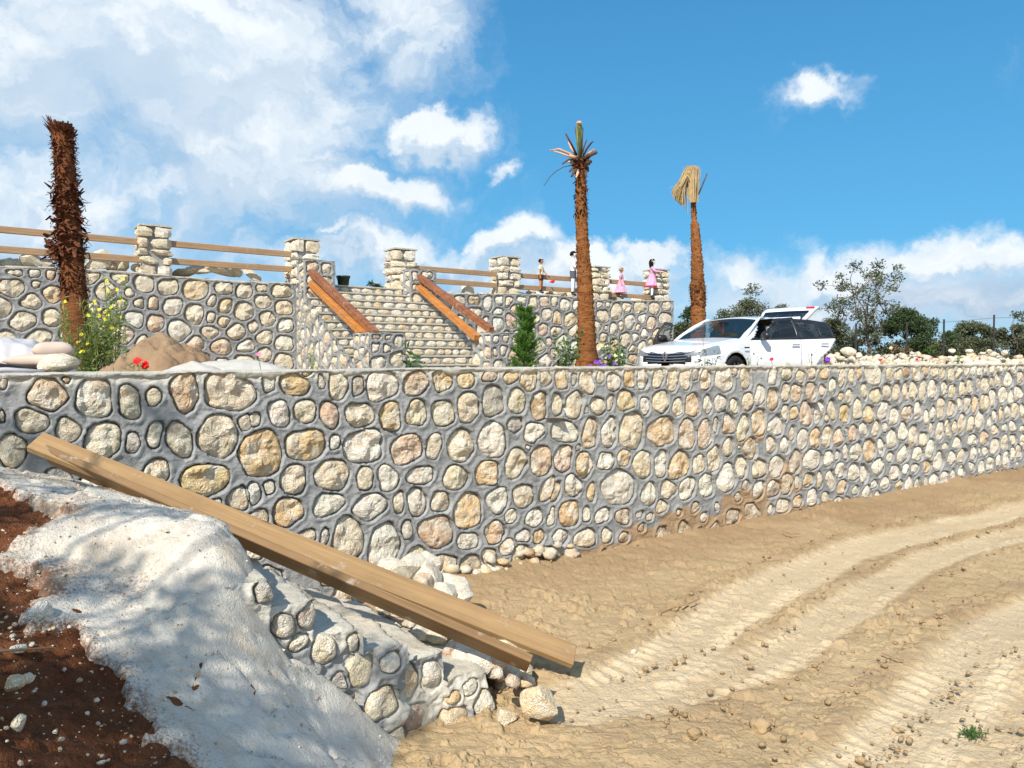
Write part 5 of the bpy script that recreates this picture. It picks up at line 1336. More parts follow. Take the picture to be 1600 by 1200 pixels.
# shaggy palm on the left
bA = (P(126, 562, 8.2).x, 8.2, TERR - .03)
pa = thing('palm_tree', 'dark shaggy leafless palm trunk with torn crown at the left, its bark peeling', 'palm', bA)
V, F, (Z, X, Wd) = trunk_geom([(98, 200, 27), (101, 250, 28), (104, 300, 29), (107, 340, 31), (111, 400, 33), (114, 440, 35), (119, 500, 38), (124, 545, 40)], 8.2, ring=.012, seed=3, z0=TERR - .1)
add_trunk(pa, V, F, M['pbark2'], bA)
rg = np.random.default_rng(5)
CTX_A = (Z, X, Wd, bA, pa)
def shag(n, zlo, zhi, size, mat, name, seed, dens=None, out=.03, ctx=None):
    Z, X, Wd, bA, pa = ctx or CTX_A
    rg = np.random.default_rng(seed); VV = []; FF = []
    for i in range(n):
        z = rg.uniform(zlo, zhi); a = rg.uniform(0, 2 * math.pi); x = np.interp(z, Z, X); w = np.interp(z, Z, Wd)
        if dens is not None and rg.random() > dens(z, a): continue
        rd = Vector((math.cos(a), math.sin(a), 0)); tg = Vector((-math.sin(a), math.cos(a), 0))
        p = Vector((x, bA[1], z)) + rd * (w * .95) - Vector(bA)
        L = size * rg.uniform(.5, 1.4); wd_ = size * rg.uniform(.3, .75)
        up = rg.choice([-1, -1, 1]); d1 = (rd * rg.uniform(.3, .9) + Vector((0, 0, up)) * rg.uniform(.2, .9) + tg * rg.uniform(-.5, .5)).normalized()
        d2 = (rd * rg.uniform(-.1, .9) + Vector((0, 0, -1)) * rg.uniform(-.6, 1) + tg * rg.uniform(-.8, .8)).normalized()
        q1 = p + d1 * L * .55; q2 = q1 + d2 * L * .5; m_ = len(VV)
        VV += [p - tg * wd_ / 2, p + tg * wd_ / 2, q1 + tg * wd_ * .42, q1 - tg * wd_ * .42, q2 + tg * wd_ * .1 + rd * .01, q2 - tg * wd_ * .25]
        FF += [(m_, m_ + 1, m_ + 2, m_ + 3), (m_ + 3, m_ + 2, m_ + 4, m_ + 5)]
    return tag(link(name, mesh(name, VV, FF, mat), pa), kind='stuff')
zT = Z[-1]
shag(2100, Z[-1] - 2.0 + .25, zT, .055, M['fibre'], 'bark_flakes', 11, lambda z, a: .45 + .55 * math.sin(z * 9 + a * 2) ** 2)
shag(260, P(0, 405, 8.2).z, P(0, 290, 8.2).z, .11, M['fibre'], 'bark_flakes', 12)
# torn flaring crown
VV = []; FF = []; top = Vector((X[-1], 8.2, zT)) - Vector(bA)
for i in range(120):
    a = rg.uniform(0, 6.283); q = rg.random(); rd = Vector((math.cos(a), math.sin(a) , 0)); tg = Vector((-rd.y, rd.x, 0))
    p = top + rd * .07 + Vector((0, 0, rg.uniform(-.10, 0))); e = top + rd * rg.uniform(.10, .17) + Vector((-.02, 0, rg.uniform(.0, .11) + (.03 if rd.x < 0 else -.02)))
    w = rg.uniform(.015, .04); m_ = len(VV); VV += [p - tg * w, p + tg * w, e + tg * w * .6, e - tg * w * .2]; FF.append((m_, m_ + 1, m_ + 2, m_ + 3))
link('crown', mesh('crown', VV, FF, M['fibre']), pa)
# ragged bundle hanging on its left side above the wall
VV = []; FF = []; c0 = P(93, 393, 8.15) - Vector(bA)
for i in range(260):
    q = Vector((rg.normal() * .055, rg.normal() * .05, rg.normal() * .05)); p = c0 + q + Vector((.03 - abs(q.z) * .4, 0, 0)); d1 = Vector((rg.normal() - .4, rg.normal(), rg.normal() * .7)).normalized(); tg = d1.orthogonal().normalized()
    w = rg.uniform(.012, .03); L = rg.uniform(.04, .09); m_ = len(VV); VV += [p - tg * w, p + tg * w, p + d1 * L + tg * w * .4, p + d1 * L - tg * w * .4]; FF.append((m_, m_ + 1, m_ + 2, m_ + 3))
link('bark_bundle', mesh('bark_bundle', VV, FF, M['fibre']), pa)
# middle palm
dB_ = 12.5; bB = (P(918, 562, dB_).x, dB_, TERR - .03)
pb = thing('palm_tree', 'tall straight brown palm with trimmed green top in the middle of the photo', 'palm', bB, 0, 'newly planted palms with trimmed crowns')
V, F, cb_ = trunk_geom([(907, 266, 14), (908, 285, 15), (908, 310, 16), (909, 350, 18), (911, 400, 21), (914, 450, 24), (916, 500, 26), (917, 540, 29), (917, 560, 34)], dB_, ring=.034, seed=8, z0=TERR - .1, fib=.02)
add_trunk(pb, V, F, M['pbark'], bB)
shag(520, TERR, cb_[0][-1], .030, M['pbark'], 'bark_flakes', 31, None, .03, (*cb_, bB, pb)); shag(160, cb_[0][-1] - .75, cb_[0][-1], .07, M['fibre'], 'bark_flakes', 32, None, .03, (*cb_, bB, pb))
def strip(pts, ws, th=.01, axis=Vector((0, 1, 0))):
    mb = MB(); mb.tube(pts, ws, 6); return mb
def stub(t, px_pts, d, ws, name, mat, base, dy=0):
    mb = MB(); k = len(px_pts); mb.tube([P(x, y, d + dy * i / max(1, k - 1)) - Vector(base) for i, (x, y) in enumerate(px_pts)], [w / FPX * d / 2 for w in ws], 7); return mb.done(name, mat, t, True)
for dx in (-3.4, -1.2, 1.0, 3.2):
    stub(pb, [(906.5 + dx * .4, 250), (905.5 + dx * .9, 222), (904.5 + dx, 196 - abs(dx) * .5)], dB_ + .02 * dx, [3.4, 3.8, 2.6], 'cut_frond', M['frond'], bB)
mb = MB(); mb.box(P(905, 192, dB_) - Vector(bB), (.085, .06, .06), None, .02); mb.done('cut_end', M['husk'], pb)
for pts_, ws, mt, dy in (([(902, 246), (893, 232), (888, 222)], [3, 3.5, 2], 'husk', .1), ([(911, 248), (922, 238), (929, 233)], [3, 4, 2], 'husk', .12), ([(905, 262), (903, 270), (900, 278)], [5, 5, 2], 'husk', -.2), ([(911, 262), (915, 270), (916, 278)], [5, 5, 2], 'frond_dark', -.2), ([(903, 252), (897, 246), (890, 243)], [6, 7, 4], 'husk', -.15), ([(910, 262), (917, 255), (924, 252)], [6, 8, 5], 'frond_dark', -.1), ([(904, 262), (897, 268), (893, 276)], [6, 6, 3], 'frond_dark', -.2), ([(901, 242), (893, 226), (884, 209)], [3.5, 3.2, 2.6], 'frond_dark', -.2), ([(900, 246), (889, 240), (873, 233), (860, 235)], [3, 4.5, 3.5, 1.5], 'husk', -.1), ([(900, 248), (889, 244), (875, 239), (859, 234)], [3, 3.5, 2.5, 1.2], 'husk', .15),
        ([(911, 244), (917, 232), (924, 223), (927, 221)], [3, 3.2, 2.6, 1.5], 'frond_dark', -.15), ([(910, 240), (913, 228), (917, 218)], [2.5, 2.5, 1.5], 'frond_dark', .2), ([(910, 252), (920, 243), (932, 238)], [5, 6.5, 5], 'frond_dark', -.2),
        ([(901, 250), (889, 249), (879, 256)], [2.5, 3, 2.2], 'frond_dark', -.3), ([(902, 256), (893, 254), (886, 252)], [4, 5, 2], 'husk', -.1), ([(903, 262), (895, 262), (890, 268)], [4, 4, 2.5], 'frond_dark', -.2), ([(912, 258), (918, 262), (919, 268)], [4, 5, 3], 'frond_dark', .1),
        ([(899, 257), (880, 261), (868, 268), (858, 278), (850, 290)], [1.2, 1.2, 1.2, 1.1, .8], 'frond_dark', -.3), ([(904, 238), (901, 215), (898, 198)], [2, 2, 1.2], 'frond_dark', .1), ([(909, 238), (910, 215), (911, 198)], [2, 2, 1.2], 'frond_dark', .1)):
    stub(pb, pts_, dB_, ws, 'frond_stub', M[mt], bB, dy)
rgp = np.random.default_rng(6); pts = [np.array(P(907 + rgp.normal() * 4.5, 257 + rgp.normal() * 5, dB_ + rgp.normal() * .06)) - np.array(bB) for _ in range(420)]
leaves('husk_fibre', pts, .09, .03, M['fibre'], pb, seed=9)
# right palm
dC = 18.5; bC = (P(1091, 562, dC).x, dC, 1.62)
pc = thing('palm_tree', 'thinner palm behind the car with a dry straw coloured tuft bent to the left', 'palm', bC, 0, 'newly planted palms with trimmed crowns')
V, F, cb_ = trunk_geom([(1083, 312, 7), (1084, 326, 7.5), (1084.5, 345, 8), (1086, 350, 12), (1087, 370, 14), (1089, 400, 17.5), (1090, 440, 20), (1090, 446, 23), (1091, 470, 22), (1091, 510, 22)], dC, ring=.034, seed=12, z0=1.55, fib=.02)
add_trunk(pc, V, F, M['pbark'], bC)
shag(420, 1.7, cb_[0][-1] - .6, .035, M['pbark'], 'bark_flakes', 33, None, .03, (*cb_, bC, pc)); shag(300, P(0, 478, dC).z, P(0, 442, dC).z, .07, M['fibre'], 'bark_flakes', 34, None, .03, (*cb_, bC, pc))
stub(pc, [(1086, 316), (1095, 295), (1105, 271)], dC, [2.2, 2.4, 1.6], 'frond_stub', M['frond_dark'], bC, -.2)
stub(pc, [(1086, 310), (1089, 290), (1090, 268)], dC, [2.2, 2.4, 1.6], 'frond_stub', M['frond_dark'], bC, .1)
VV = []; FF = []
for i in range(900):
    # straw bends over the top and hangs down on the left
    t0 = rgp.random(); a = rgp.normal(); hang = rgp.uniform(.35, 1)
    if rgp.random() < .55:
        q = [(1084 + a * 2, 316), (1082 + a * 3, 280 + 8 * rgp.random()), (1080 - 5 * t0 + a * 2, 264 - 6 * (1 - t0) + 10 * rgp.random()), (1073 - 10 * t0 + a * 2, 274 + 10 * t0 + 10 * rgp.random()), (1067 - 11 * t0 + a * 2, 290 + 10 * rgp.random()), (1064 - 10 * t0 + a * 3.5, 298 + 24 * hang * (1 - .4 * t0) + 4 * a)]
    else:
        q = [(1084 + a * 1.5, 316), (1083 + a * 3, 285), (1082 + a * 4.5, 258 + 6 * rgp.random())]
    d_ = dC + rgp.normal() * .08; ps = [P(x, y, d_) - Vector(bC) for x, y in q]; w = rgp.uniform(.006, .015); m_ = len(VV)
    for k, p in enumerate(ps):
        ww = w * (1 if k < len(ps) - 1 else .2); VV += [p + Vector((-ww, ww * rgp.uniform(-1, 1), 0)), p + Vector((ww, 0, 0))]
    for k in range(len(ps) - 1): FF.append((m_ + 2 * k, m_ + 2 * k + 1, m_ + 2 * k + 3, m_ + 2 * k + 2))
link('dry_tuft', mesh('dry_tuft', VV, FF, M['frond_dry']), pc)

# ------------------------------------------------------------------ planting strip between the walls
# conifer-like green shrub
bs = gbase(821, 11.0, TERR); cy = thing('green_shrub', 'bright green feathery upright shrub in front of the terrace wall', 'shrub', bs)
rg = np.random.default_rng(66); pts = []; dr = []
H = 2.2 + (562 - 476) / 1200 * 11 - TERR
for br in range(150):
    z0 = rg.random() ** 1.1 * H * .93; a = rg.uniform(0, 6.283); L_ = (.07 + .16 * (1 - (z0 / H) ** 1.6)) * rg.uniform(.55, 1.35)
    for q in range(52):
        f = rg.random(); r = L_ * f; zz = z0 + r * .75 + .12 * f * f * L_
        pts.append((math.cos(a) * r + rg.normal() * .010, math.sin(a) * r + rg.normal() * .010, zz + rg.normal() * .010)); dr.append((math.cos(a) * .7 + rg.normal() * .5, math.sin(a) * .7 + rg.normal() * .5, .8))
leaves('foliage', pts, .075, .014, M['leaf_bright'], cy, seed=6, dirs=dr)
mb = MB(); mb.tube([(0, 0, -.05), (.01, 0, H * .8)], [.025, .01], 6); mb.done('stem', M['bark'], cy)
for i in range(14):
    pass
def small_plant(label, px, ytop, d, w, mat, n=220, leaf=(.07, .035), seed=0, name='plant', cat='plant', flowers=None, stems=10, group=None, zb=TERR, up=.4):
    b = gbase(px, d, zb); t = thing(name, label, cat, b, 0, group); rg = np.random.default_rng(seed); h = 2.2 + (562 - ytop) / 1200 * d - zb
    mb = MB(); tips = []
    for i in range(stems):
        a = rg.uniform(0, 6.283); r = w / 2 * rg.random() ** .5; zt_ = h * rg.uniform(.55, 1.0)
        e = Vector((math.cos(a) * r, math.sin(a) * r, zt_)); mid = e * .5 + Vector((0, 0, .08 * h)); mb.tube([(0, 0, -.02), mid, e], [.006, .005, .003], 4, False); tips.append((mid, e))
    mb.done('stems', M['stem'], t)
    pts = []
    for i in range(n):
        m_, e = tips[rg.integers(len(tips))]; f = rg.random(); p = m_.lerp(e, f) + Vector(rg.normal(size=3)) * .025; pts.append(p[:])
    leaves('leaves', pts, leaf[0], leaf[1], mat, t, seed=seed, up=up)
    if flowers:
        fm, fr, k = flowers
        for i in range(k):
            m_, e = tips[rg.integers(len(tips))] if i >= len(tips) else tips[i]
            blossom(t, e + Vector(rg.normal(size=3)) * .02, fr, fm, int(rg.integers(99)))
    return t
def blossom(parent, c, r, mat, seed=0, name='flower'):
    rg = np.random.default_rng(seed); V = []; F = []; c = Vector(c); ax = Vector((rg.normal() * .5, -1, rg.normal() * .4 + .5)).normalized(); u = ax.orthogonal().normalized(); w = ax.cross(u)
    for k in range(7):
        a = 2 * math.pi * k / 7 + rg.uniform(-.2, .2); d = u * math.cos(a) + w * math.sin(a); s = u * -math.sin(a) + w * math.cos(a); m_ = len(V)
        V += [c, c + d * r * .6 + s * r * .42 + ax * r * .25, c + d * r + ax * r * rg.uniform(.1, .5), c + d * r * .6 - s * r * .42 + ax * r * .25]; F.append((m_, m_ + 1, m_ + 2, m_ + 3))
    return link(name, mesh(name, V, F, mat), parent)
def petal(name, c): return plain(name, c, .5, .3, .12)
M['yellow'] = petal('yellow_petal', (.85, .70, .03)); M['red'] = petal('red_petal', (.80, .02, .015)); M['crimson'] = petal('crimson_petal', (.62, .02, .08)); M['purple'] = petal('purple_petal', (.22, .04, .48)); M['pink'] = petal('pink_petal', (.62, .22, .34)); M['paleyellow'] = petal('pale_petal', (.85, .78, .38))
M['leaf_weed'] = leaf_material('weed_leaf', (.22, .30, .07), (.40, .46, .17), .6, .4)
small_plant('tall weed with narrow leaves and small yellow flowers beside the shaggy palm', 156, 468, 7.7, .54, M['leaf_weed'], 1400, (.085, .013), 21, 'flowering_weed', 'weed', (M['yellow'], .022, 14), 22)
small_plant('low weed with yellow flowers in front of the shaggy palm foot', 118, 470, 7.5, .30, M['leaf_weed'], 700, (.06, .011), 22, 'flowering_weed', 'weed', (M['yellow'], .020, 4), 10)
small_plant('yellow flowered weed stem reaching up to the wall top right of the shaggy palm', 178, 421, 8.0, .24, M['leaf_weed'], 420, (.07, .014), 23, 'flowering_weed', 'weed', (M['yellow'], .022, 8), 8)
small_plant('bright green grass tuft at the foot of the shaggy palm', 136, 566, 6.9, .22, M['leaf_bright'], 160, (.09, .016), 24, 'grass_tuft', 'grass', None, 8)
small_plant('grass tuft on the earth mound left of the red flowers', 196, 564, 6.7, .26, M['leaf_weed'], 160, (.08, .012), 25, 'grass_tuft', 'grass', None, 8)
small_plant('thin bare weed stalk standing before the earth mound', 200, 470, 7.4, .07, M['leaf_weed'], 26, (.05, .012), 26, 'weed_stalk', 'weed', None, 2)
small_plant('green castor like plant with large leaves behind the front wall below the stairs', 648, 543, 9.6, .46, M['leaf_mid'], 60, (.15, .045), 27, 'leafy_plant', 'plant', None, 12, zb=TERR)
small_plant('thin plant in front of the stair flank left of the castor plant', 486, 540, 10.5, .16, M['leaf_weed'], 40, (.06, .02), 28, 'thin_plant', 'plant', None, 4)
small_plant('leafy shrub with glossy leaves left of the middle palm foot', 884, 512, 11.4, .50, M['leaf_mid'], 240, (.085, .035), 29, 'leafy_shrub', 'shrub', None, 16)
small_plant('shrub with pale yellow blossom right of the middle palm foot', 962, 528, 11.6, .55, M['leaf_mid'], 260, (.08, .035), 30, 'leafy_shrub', 'shrub', (M['paleyellow'], .06, 3), 16)
small_plant('purple petunias at the right foot of the middle palm', 940, 565, 9.6, .34, M['leaf_mid'], 60, (.05, .025), 31, 'petunias', 'flowers', (M['purple'], .026, 30), 26)
small_plant('leafy sprig with dark leaves in front of the car headlight', 1104, 540, 10.6, .42, M['leaf_dark'], 60, (.06, .025), 32, 'sprig', 'plant', None, 8)
small_plant('thin sprig in front of the car bonnet', 1104, 524, 10.9, .14, M['leaf_dark'], 12, (.06, .03), 33, 'sprig', 'plant', None, 3)
small_plant('pale green sprig in front of the front wheel arch', 1172, 550, 11.0, .24, M['leaf_weed'], 50, (.05, .02), 34, 'sprig', 'plant', None, 6)
small_plant('thin sprig in front of the rear car door', 1272, 545, 12.0, .18, M['leaf_mid'], 28, (.05, .022), 35, 'sprig', 'plant', None, 4)
small_plant('purple flowers below the rear end of the car', 1296, 563, 12.1, .18, M['leaf_mid'], 14, (.04, .02), 36, 'petunias', 'flowers', (M['purple'], .045, 7), 7)
small_plant('green seedling on the rubble bank', 1497, 540, 14.6, .13, M['leaf_bright'], 50, (.10, .03), 37, 'seedling', 'plant', None, 5)
small_plant('dry bushy weed between car and bank, left of the red flower', 1362, 556, 12.8, .36, M['leaf_dry'], 130, (.08, .02), 38, 'dry_weed', 'weed', None, 10)
for i, (px, py, d, mt, r, lab) in enumerate(((214, 565, 6.5, 'red', .036, 'bright red flower on the earth mound, left of the pair'), (226, 571, 6.5, 'red', .036, 'bright red flower on the earth mound, right of the pair'), (403, 555, 6.9, 'pink', .025, 'small pink flower on the white sand heap'),
        (1205, 562, 11.2, 'crimson', .028, 'crimson flower in front of the car door'), (1375, 563, 12.7, 'red', .034, 'red flower between the car and the rubble bank'), (1432, 562, 13.4, 'crimson', .022, 'dark red flower on the bank, middle'), (1530, 561, 14.8, 'crimson', .022, 'dark red flower on the bank near the right edge'), (1456, 560, 13.8, 'crimson', .018, 'small dark red flower left of the seedling'))):
    p = P(px, py, d); b = Vector((p.x + .03, p.y, TERR if d < 11 else TERR + .1)); t = thing('flower', lab, 'flower', b, 0, 'single red and pink flowers')
    mb = MB(); mb.tube([(0, 0, -.02), (.02, 0, (p.z - b.z) * .6), p - b], [.005, .004, .003], 5); mb.done('stem', M['stem'], t)
    for q in range(2): blossom(t, p - b + Vector((.012 * q, 0, .008 * q)), r, M[mt], i * 3 + q)

# heaps
def heap(name, label, cat, px, d, top_py, r, mat, seed, rough=.05, sx=1.0):
    c = gbase(px, d, 0); h = 2.2 + (562 - top_py) / 1200 * d - TERR + .04
    g = np.linspace(-1.25, 1.25, 110); X, Y = np.meshgrid(g, g, indexing='ij'); R = np.hypot(X, Y)
    prof = np.clip(1 - R, 0, 1); prof = 1 - (1 - prof) ** 1.5
    Z = h * prof * (1 + .12 * fbm(X * 2, Y * 2, seed, 3, seed)) + rough * fbm(X * 5, Y * 5, 0, 4, seed + 1) + rough * .4 * fbm(X * 20, Y * 20, 0, 3, seed + 2) - .06
    Xw, Yw = X * r * sx, Y * r
    V = np.stack([Xw, Yw, Z], -1)
    cxy = (c.x + Xw - W0[0]) * (-aF[1]) + (c.y + Yw - W0[1]) * aF[0]
    ok = ((cxy[:-1, :-1] > .47) & (R[:-1, :-1] < 1.2)).ravel()
    V2, F2, _ = compact(V.reshape(-1, 3), grid(110, 110)[ok], V.reshape(-1, 3))
    return tag(link(name, mesh(name, V2, F2, mat, True), None, (c.x, c.y, TERR)), label, cat)
M['mound'] = cement_material('brown_earth', (.27, .17, .10), (.36, .25, .15), (.18, .10, .055))
M['whitesand'] = cement_material('white_sand', (.50, .475, .43), (.60, .575, .52), (.42, .39, .34))
heap('earth_mound', 'brown heap of dug earth behind the front wall right of the shaggy palm', 'earth heap', 255, 7.7, 529, 1.05, M['mound'], 5, .16, 1.0)
heap('sand_heap', 'white sand heap behind the front wall below the stairs', 'sand heap', 368, 7.35, 554, 1.15, M['whitesand'], 9, .02, 1.25)
heap('sand_heap', 'low white sand heap right of the big white one', 'sand heap', 300, 7.0, 562, .8, M['whitesand'], 12, .02, 1.2)['group'] = 'white sand heaps'

# sacks under a plastic sheet, stone on the coping, black pipe
M['plastic'] = plain('white_plastic', (.50, .48, .49), .35, .5, .06, 3)
g = np.linspace(-1, 1, 70); X, Y = np.meshgrid(g, g, indexing='ij')
cx = P(38, 562, 6.5)
prof = np.clip(1 - (np.abs(X) ** 2.6) , 0, 1) * np.clip(1 - np.abs(Y) ** 4, 0, 1)
Z = .78 * prof ** .6 * (1 - .10 * X) + .05 * fbm(X * 2.2, Y * 2.2, 0, 3, 8) + .03 * np.abs(fbm(X * 5 + Y * 2, Y * 3 - X, 0, 3, 9)) + .02 * np.sin(X * 9 + Y * 5 + 3 * fbm(X * 2, Y * 2, 0, 2, 10))
V = np.stack([X * .56, Y * .38, Z - .02], -1).reshape(-1, 3)
o = link('plastic_sheet', mesh('plastic_sheet', V, grid(70, 70), M['plastic'], True), None, (cx.x - .12, 6.62, TERR)); sm = o.modifiers.new('solid', 'SOLIDIFY'); sm.thickness = .004
tag(o, 'crumpled white plastic sheet thrown over sacks at the left frame edge', 'plastic sheet')
def sack(label, c, L, W, H, mat, rz, seed):
    n, m_ = 22, 12; V = []; a = np.linspace(0, 2 * math.pi, n, endpoint=False)
    for i in range(m_ + 1):
        t = i / m_ * 2 - 1; e = (1 - abs(t) ** 3.2) ** .5 if abs(t) < 1 else 0; e = max(e, .12)
        r = 1 / ((np.abs(np.cos(a))) ** 3 + (np.abs(np.sin(a))) ** 3) ** (1 / 3)
        y = np.cos(a) * r * W / 2 * (.75 + .25 * e); z = np.sin(a) * r * H / 2 * e
        q = 1 + .05 * fbm(np.cos(a) * 1.5 + seed, np.sin(a) * 1.5, t * 4, 3, seed)
        V.append(np.stack([np.full(n, t * L / 2), y * q, z * q], 1))
    V = np.concatenate(V); F = [(i * n + j, i * n + (j + 1) % n, (i + 1) * n + (j + 1) % n, (i + 1) * n + j) for i in range(m_) for j in range(n)]
    F += [tuple(range(n))[::-1], tuple(m_ * n + j for j in range(n))]
    return tag(link('sack', mesh('sack', V, F, mat, True), None, c, rz), label, 'sack', 'cement sacks at the left edge')
M['paper'] = plain('beige_paper', (.56, .44, .36), .8, .2, .08, 6); M['paper_r'] = plain('reddish_paper', (.50, .30, .26), .8, .2, .1, 6)
sack('beige paper sack lying under the plastic sheet beside the coping stone', P(66, 564, 6.05), .50, .26, .105, M['paper'], .05, 3)
sack('reddish paper sack under the beige one at the left edge', P(52, 573, 6.15), .6, .3, .10, M['paper_r'], .1, 5)
sack('cream sack peeking out under the sheet next to the palm', P(84, 548, 6.35), .30, .3, .15, M['paper'], .5, 7)
for q in range(0): sack('stacked sack hidden under the plastic sheet', Vector((cx.x - .1, 6.55, TERR + .08 + q * .13)), .62, .4, .14, M['paper'], .1 * q, 11 + q)
mb = MB(); M['black'] = plain('black_plastic', (.02, .02, .022), .4, .5, .1); mb.tube([P(-60, 562, 5.62), P(0, 573, 5.75), P(68, 581, 5.95)], .026, 10); tag(mb.done('black_pipe', M['black'], None, True), 'black plastic pipe lying on the wall beside the stone', 'pipe')
mb = MB(); mb.tube([P(-50, 580, 5.55), P(10, 578, 5.7), P(70, 582, 5.85)], .02, 8); tag(mb.done('pvc_pipe', M['plastic'], None, True), 'white plastic pipe below the black one on the coping', 'pipe')
Vr, Fr = rock_geom(555, 3, rough=.22, dims=(1.25, .9, .62)); o = link('coping_stone', mesh('rock', Vr, Fr, M['stone'], False), None, P(91, 568, 5.95)); o.scale = (.135, .13, .125); o.color = (.80, .70, .53, 1)
tag(o, 'cream block of stone lying on the coping left of the shaggy palm', 'stone')
# bucket on the landing
p = P(536.5, 448, 16.6); tb = thing('bucket', 'dark green bucket standing at the head of the stairs', 'bucket', (p.x, 16.6, TOPB + .0)); M['bucket'] = plain('dark_green_plastic', (.02, .05, .035), .4, .5, .1)
hb = p.z - TOPB + .23
n = 24; V = []; F = []
for z, r in ((0, .105), (hb - .03, .135), (hb - .03, .150), (hb, .150), (hb, .140), (.02, .10)):
    for k in range(n): a = k / n * 6.283; V.append((math.cos(a) * r, math.sin(a) * r, z))
for i in range(5):
    for k in range(n): F.append((i * n + k, i * n + (k + 1) % n, (i + 1) * n + (k + 1) % n, (i + 1) * n + k))
F += [tuple(range(n))[::-1], tuple(5 * n + k for k in range(n))]
link('body', mesh('body', V, F, M['bucket'], True), tb)
mb = MB(); mb.tube([(math.cos(a) * .15, -.02, hb - .02 - math.sin(a) * .1) for a in np.linspace(0, math.pi, 12)], .004, 5); mb.done('handle', M['iron'], tb)
# green tuft on the sand
x, y = ground_xy(1518, 1134, .05); b = Vector((x, y, gz(x, y))); t = thing('weed_tuft', 'small dark green torn weed lying on the sand, lower right', 'weed', b)
rgp = np.random.default_rng(3); pts = [(rgp.normal() * .030, rgp.normal() * .020, abs(rgp.normal()) * .015 + .01) for _ in range(170)]; leaves('leaves', pts, .035, .010, M['leaf_mid'], t, seed=4)
mb = MB(); mb.tube([(.0, 0, .02), (.05, -.01, .012), (.085, -.03, .008)], .003, 5); mb.done('root', M['twig'], t)

# ------------------------------------------------------------------ tree behind the camera that throws the dappled shade on the left bank
b = Vector((-5.0, -2.6, .9)); t = thing('shade_tree', 'tree standing behind the viewer on the left bank, seen only by its dappled shade', 'tree', b)
rg = np.random.default_rng(14); cs = []; rr = []
tgt = [(-2.35, 3.35, 1.0), (-2.0, 3.9, 1.0), (-1.55, 3.45, .75), (-1.45, 3.95, .85), (-2.9, 3.9, 1.3), (-3.3, 4.9, 1.5), (-3.55, 5.15, 1.75), (-1.9, 2.9, .8), (-1.1, 3.35, .4), (-2.6, 3.2, 1.1), (-2.2, 4.6, 1.1), (-2.8, 4.4, 1.2), (-1.75, 3.15, .8), (-2.9, 2.9, 1.2), (-3.4, 4.1, 1.4), (-1.25, 3.62, .55), (-1.05, 3.2, .3), (-3.6, 5.0, 2.1), (-1.25, 3.3, .55), (-1.0, 3.75, .4), (-1.5, 3.05, .75), (-.85, 3.85, .2), (-1.6, 3.7, .9), (-1.2, 2.95, .5)]
for q in tgt:
    L = rg.uniform(6.0, 8.2); c = Vector(q) + to_sun * L - b
    cs.append(c); rr.append(rg.uniform(.12, .26))
    cs.append(c + Vector(rg.normal(size=3)) * .35); rr.append(rg.uniform(.10, .2))
pts = clump_points(rg, [c[:] for c in cs], rr, 2300); leaves('crown', pts, .13, .03, M['leaf_mid'], t, seed=15)
mb = MB(); hub = Vector((.3, .4, 3.6)); mb.tube([(0, 0, -.3), (.1, .15, 1.8), hub], [.17, .14, .11], 9)
for c in cs:
    mid = hub.lerp(c, .5) + Vector(rg.normal(size=3)) * .12; mb.tube([hub, mid, c], [.05, .028, .008], 6, False)
mb.done('trunk', M['bark'], t)
# ------------------------------------------------------------------ parked car
KX = [2.226, 2.215, 2.19, 2.12, 2.0, 1.8, 1.4, 1.0, .93, .75, .12, -.4, -1.0, -1.4, -1.72, -1.98, -2.10, -2.16, -2.18]
K = dict(
    zt=[.68, .72, .76, .81, .845, .875, .935, .995, 1.005, 1.12, 1.425, 1.47, 1.445, 1.395, 1.31, 1.08, .96, .80, .70],
    zb=[.60, .66, .70, .75, .785, .82, .875, .925, .93, .94, .955, .965, .985, 1.0, 1.01, 1.0, .92, .76, .66],
    w=[.10, .34, .56, .72, .80, .865, .90, .905, .905, .905, .91, .91, .905, .895, .875, .84, .80, .74, .66],
    yr=[.07, .26, .44, .58, .65, .69, .71, .72, .72, .69, .60, .585, .575, .56, .56, .61, .62, .60, .55],
    zr=[.67, .71, .745, .79, .825, .852, .91, .965, .975, 1.085, 1.375, 1.42, 1.395, 1.345, 1.26, 1.05, .94, .785, .68],
    z0=[.42, .36, .30, .24, .21, .19, .18, .18, .18, .18, .18, .18, .18, .18, .20, .24, .28, .34, .40])
def kf(name, x): return np.interp(x, KX[::-1], K[name][::-1])
xs_c = np.concatenate([[2.226, 2.222, 2.215, 2.204, 2.19, 2.17, 2.15, 2.12, 2.09, 2.06, 2.03], np.arange(2.0, -1.95, -.035), [-1.98, -2.02, -2.06, -2.10, -2.13, -2.16, -2.18]])
def smooth_kf(name):
    v = kf(name, xs_c)
    for _ in range(2): v[5:-1] = (v[4:-2] + 2 * v[5:-1] + v[6:]) / 4
    return v
KS = {k: smooth_kf(k) for k in K}
NL, NWn, NT_ = 16, 8, 8
def section(i):
    w, zb, yr, zr, zt, z0 = [KS[k][i] for k in ('w', 'zb', 'yr', 'zr', 'zt', 'z0')]
    pts = []
    for j in range(NL):
        f = j / (NL); z = z0 + (zb - z0) * f
        y = w * (.90 + .10 * math.sin(min(1, f / .55) * math.pi / 2)) if f < .55 else w * (1 - .055 * ((f - .55) / .45) ** 2)
        if .60 < f < .68: y -= .006
        pts.append((y, z))
    for j in range(NWn):
        f = j / NWn; y = w * .945 + (yr - w * .945) * f; z = zb + (zr - zb) * f
        y += .028 * math.sin(f * math.pi) * (1 if zr - zb > .1 else 0); pts.append((y, z))
    for j in range(NT_ + 1):
        f = j / NT_; y = yr * (1 - f); z = zr + (zt - zr) * (1 - (1 - f) ** 2); pts.append((y, z))
    return pts
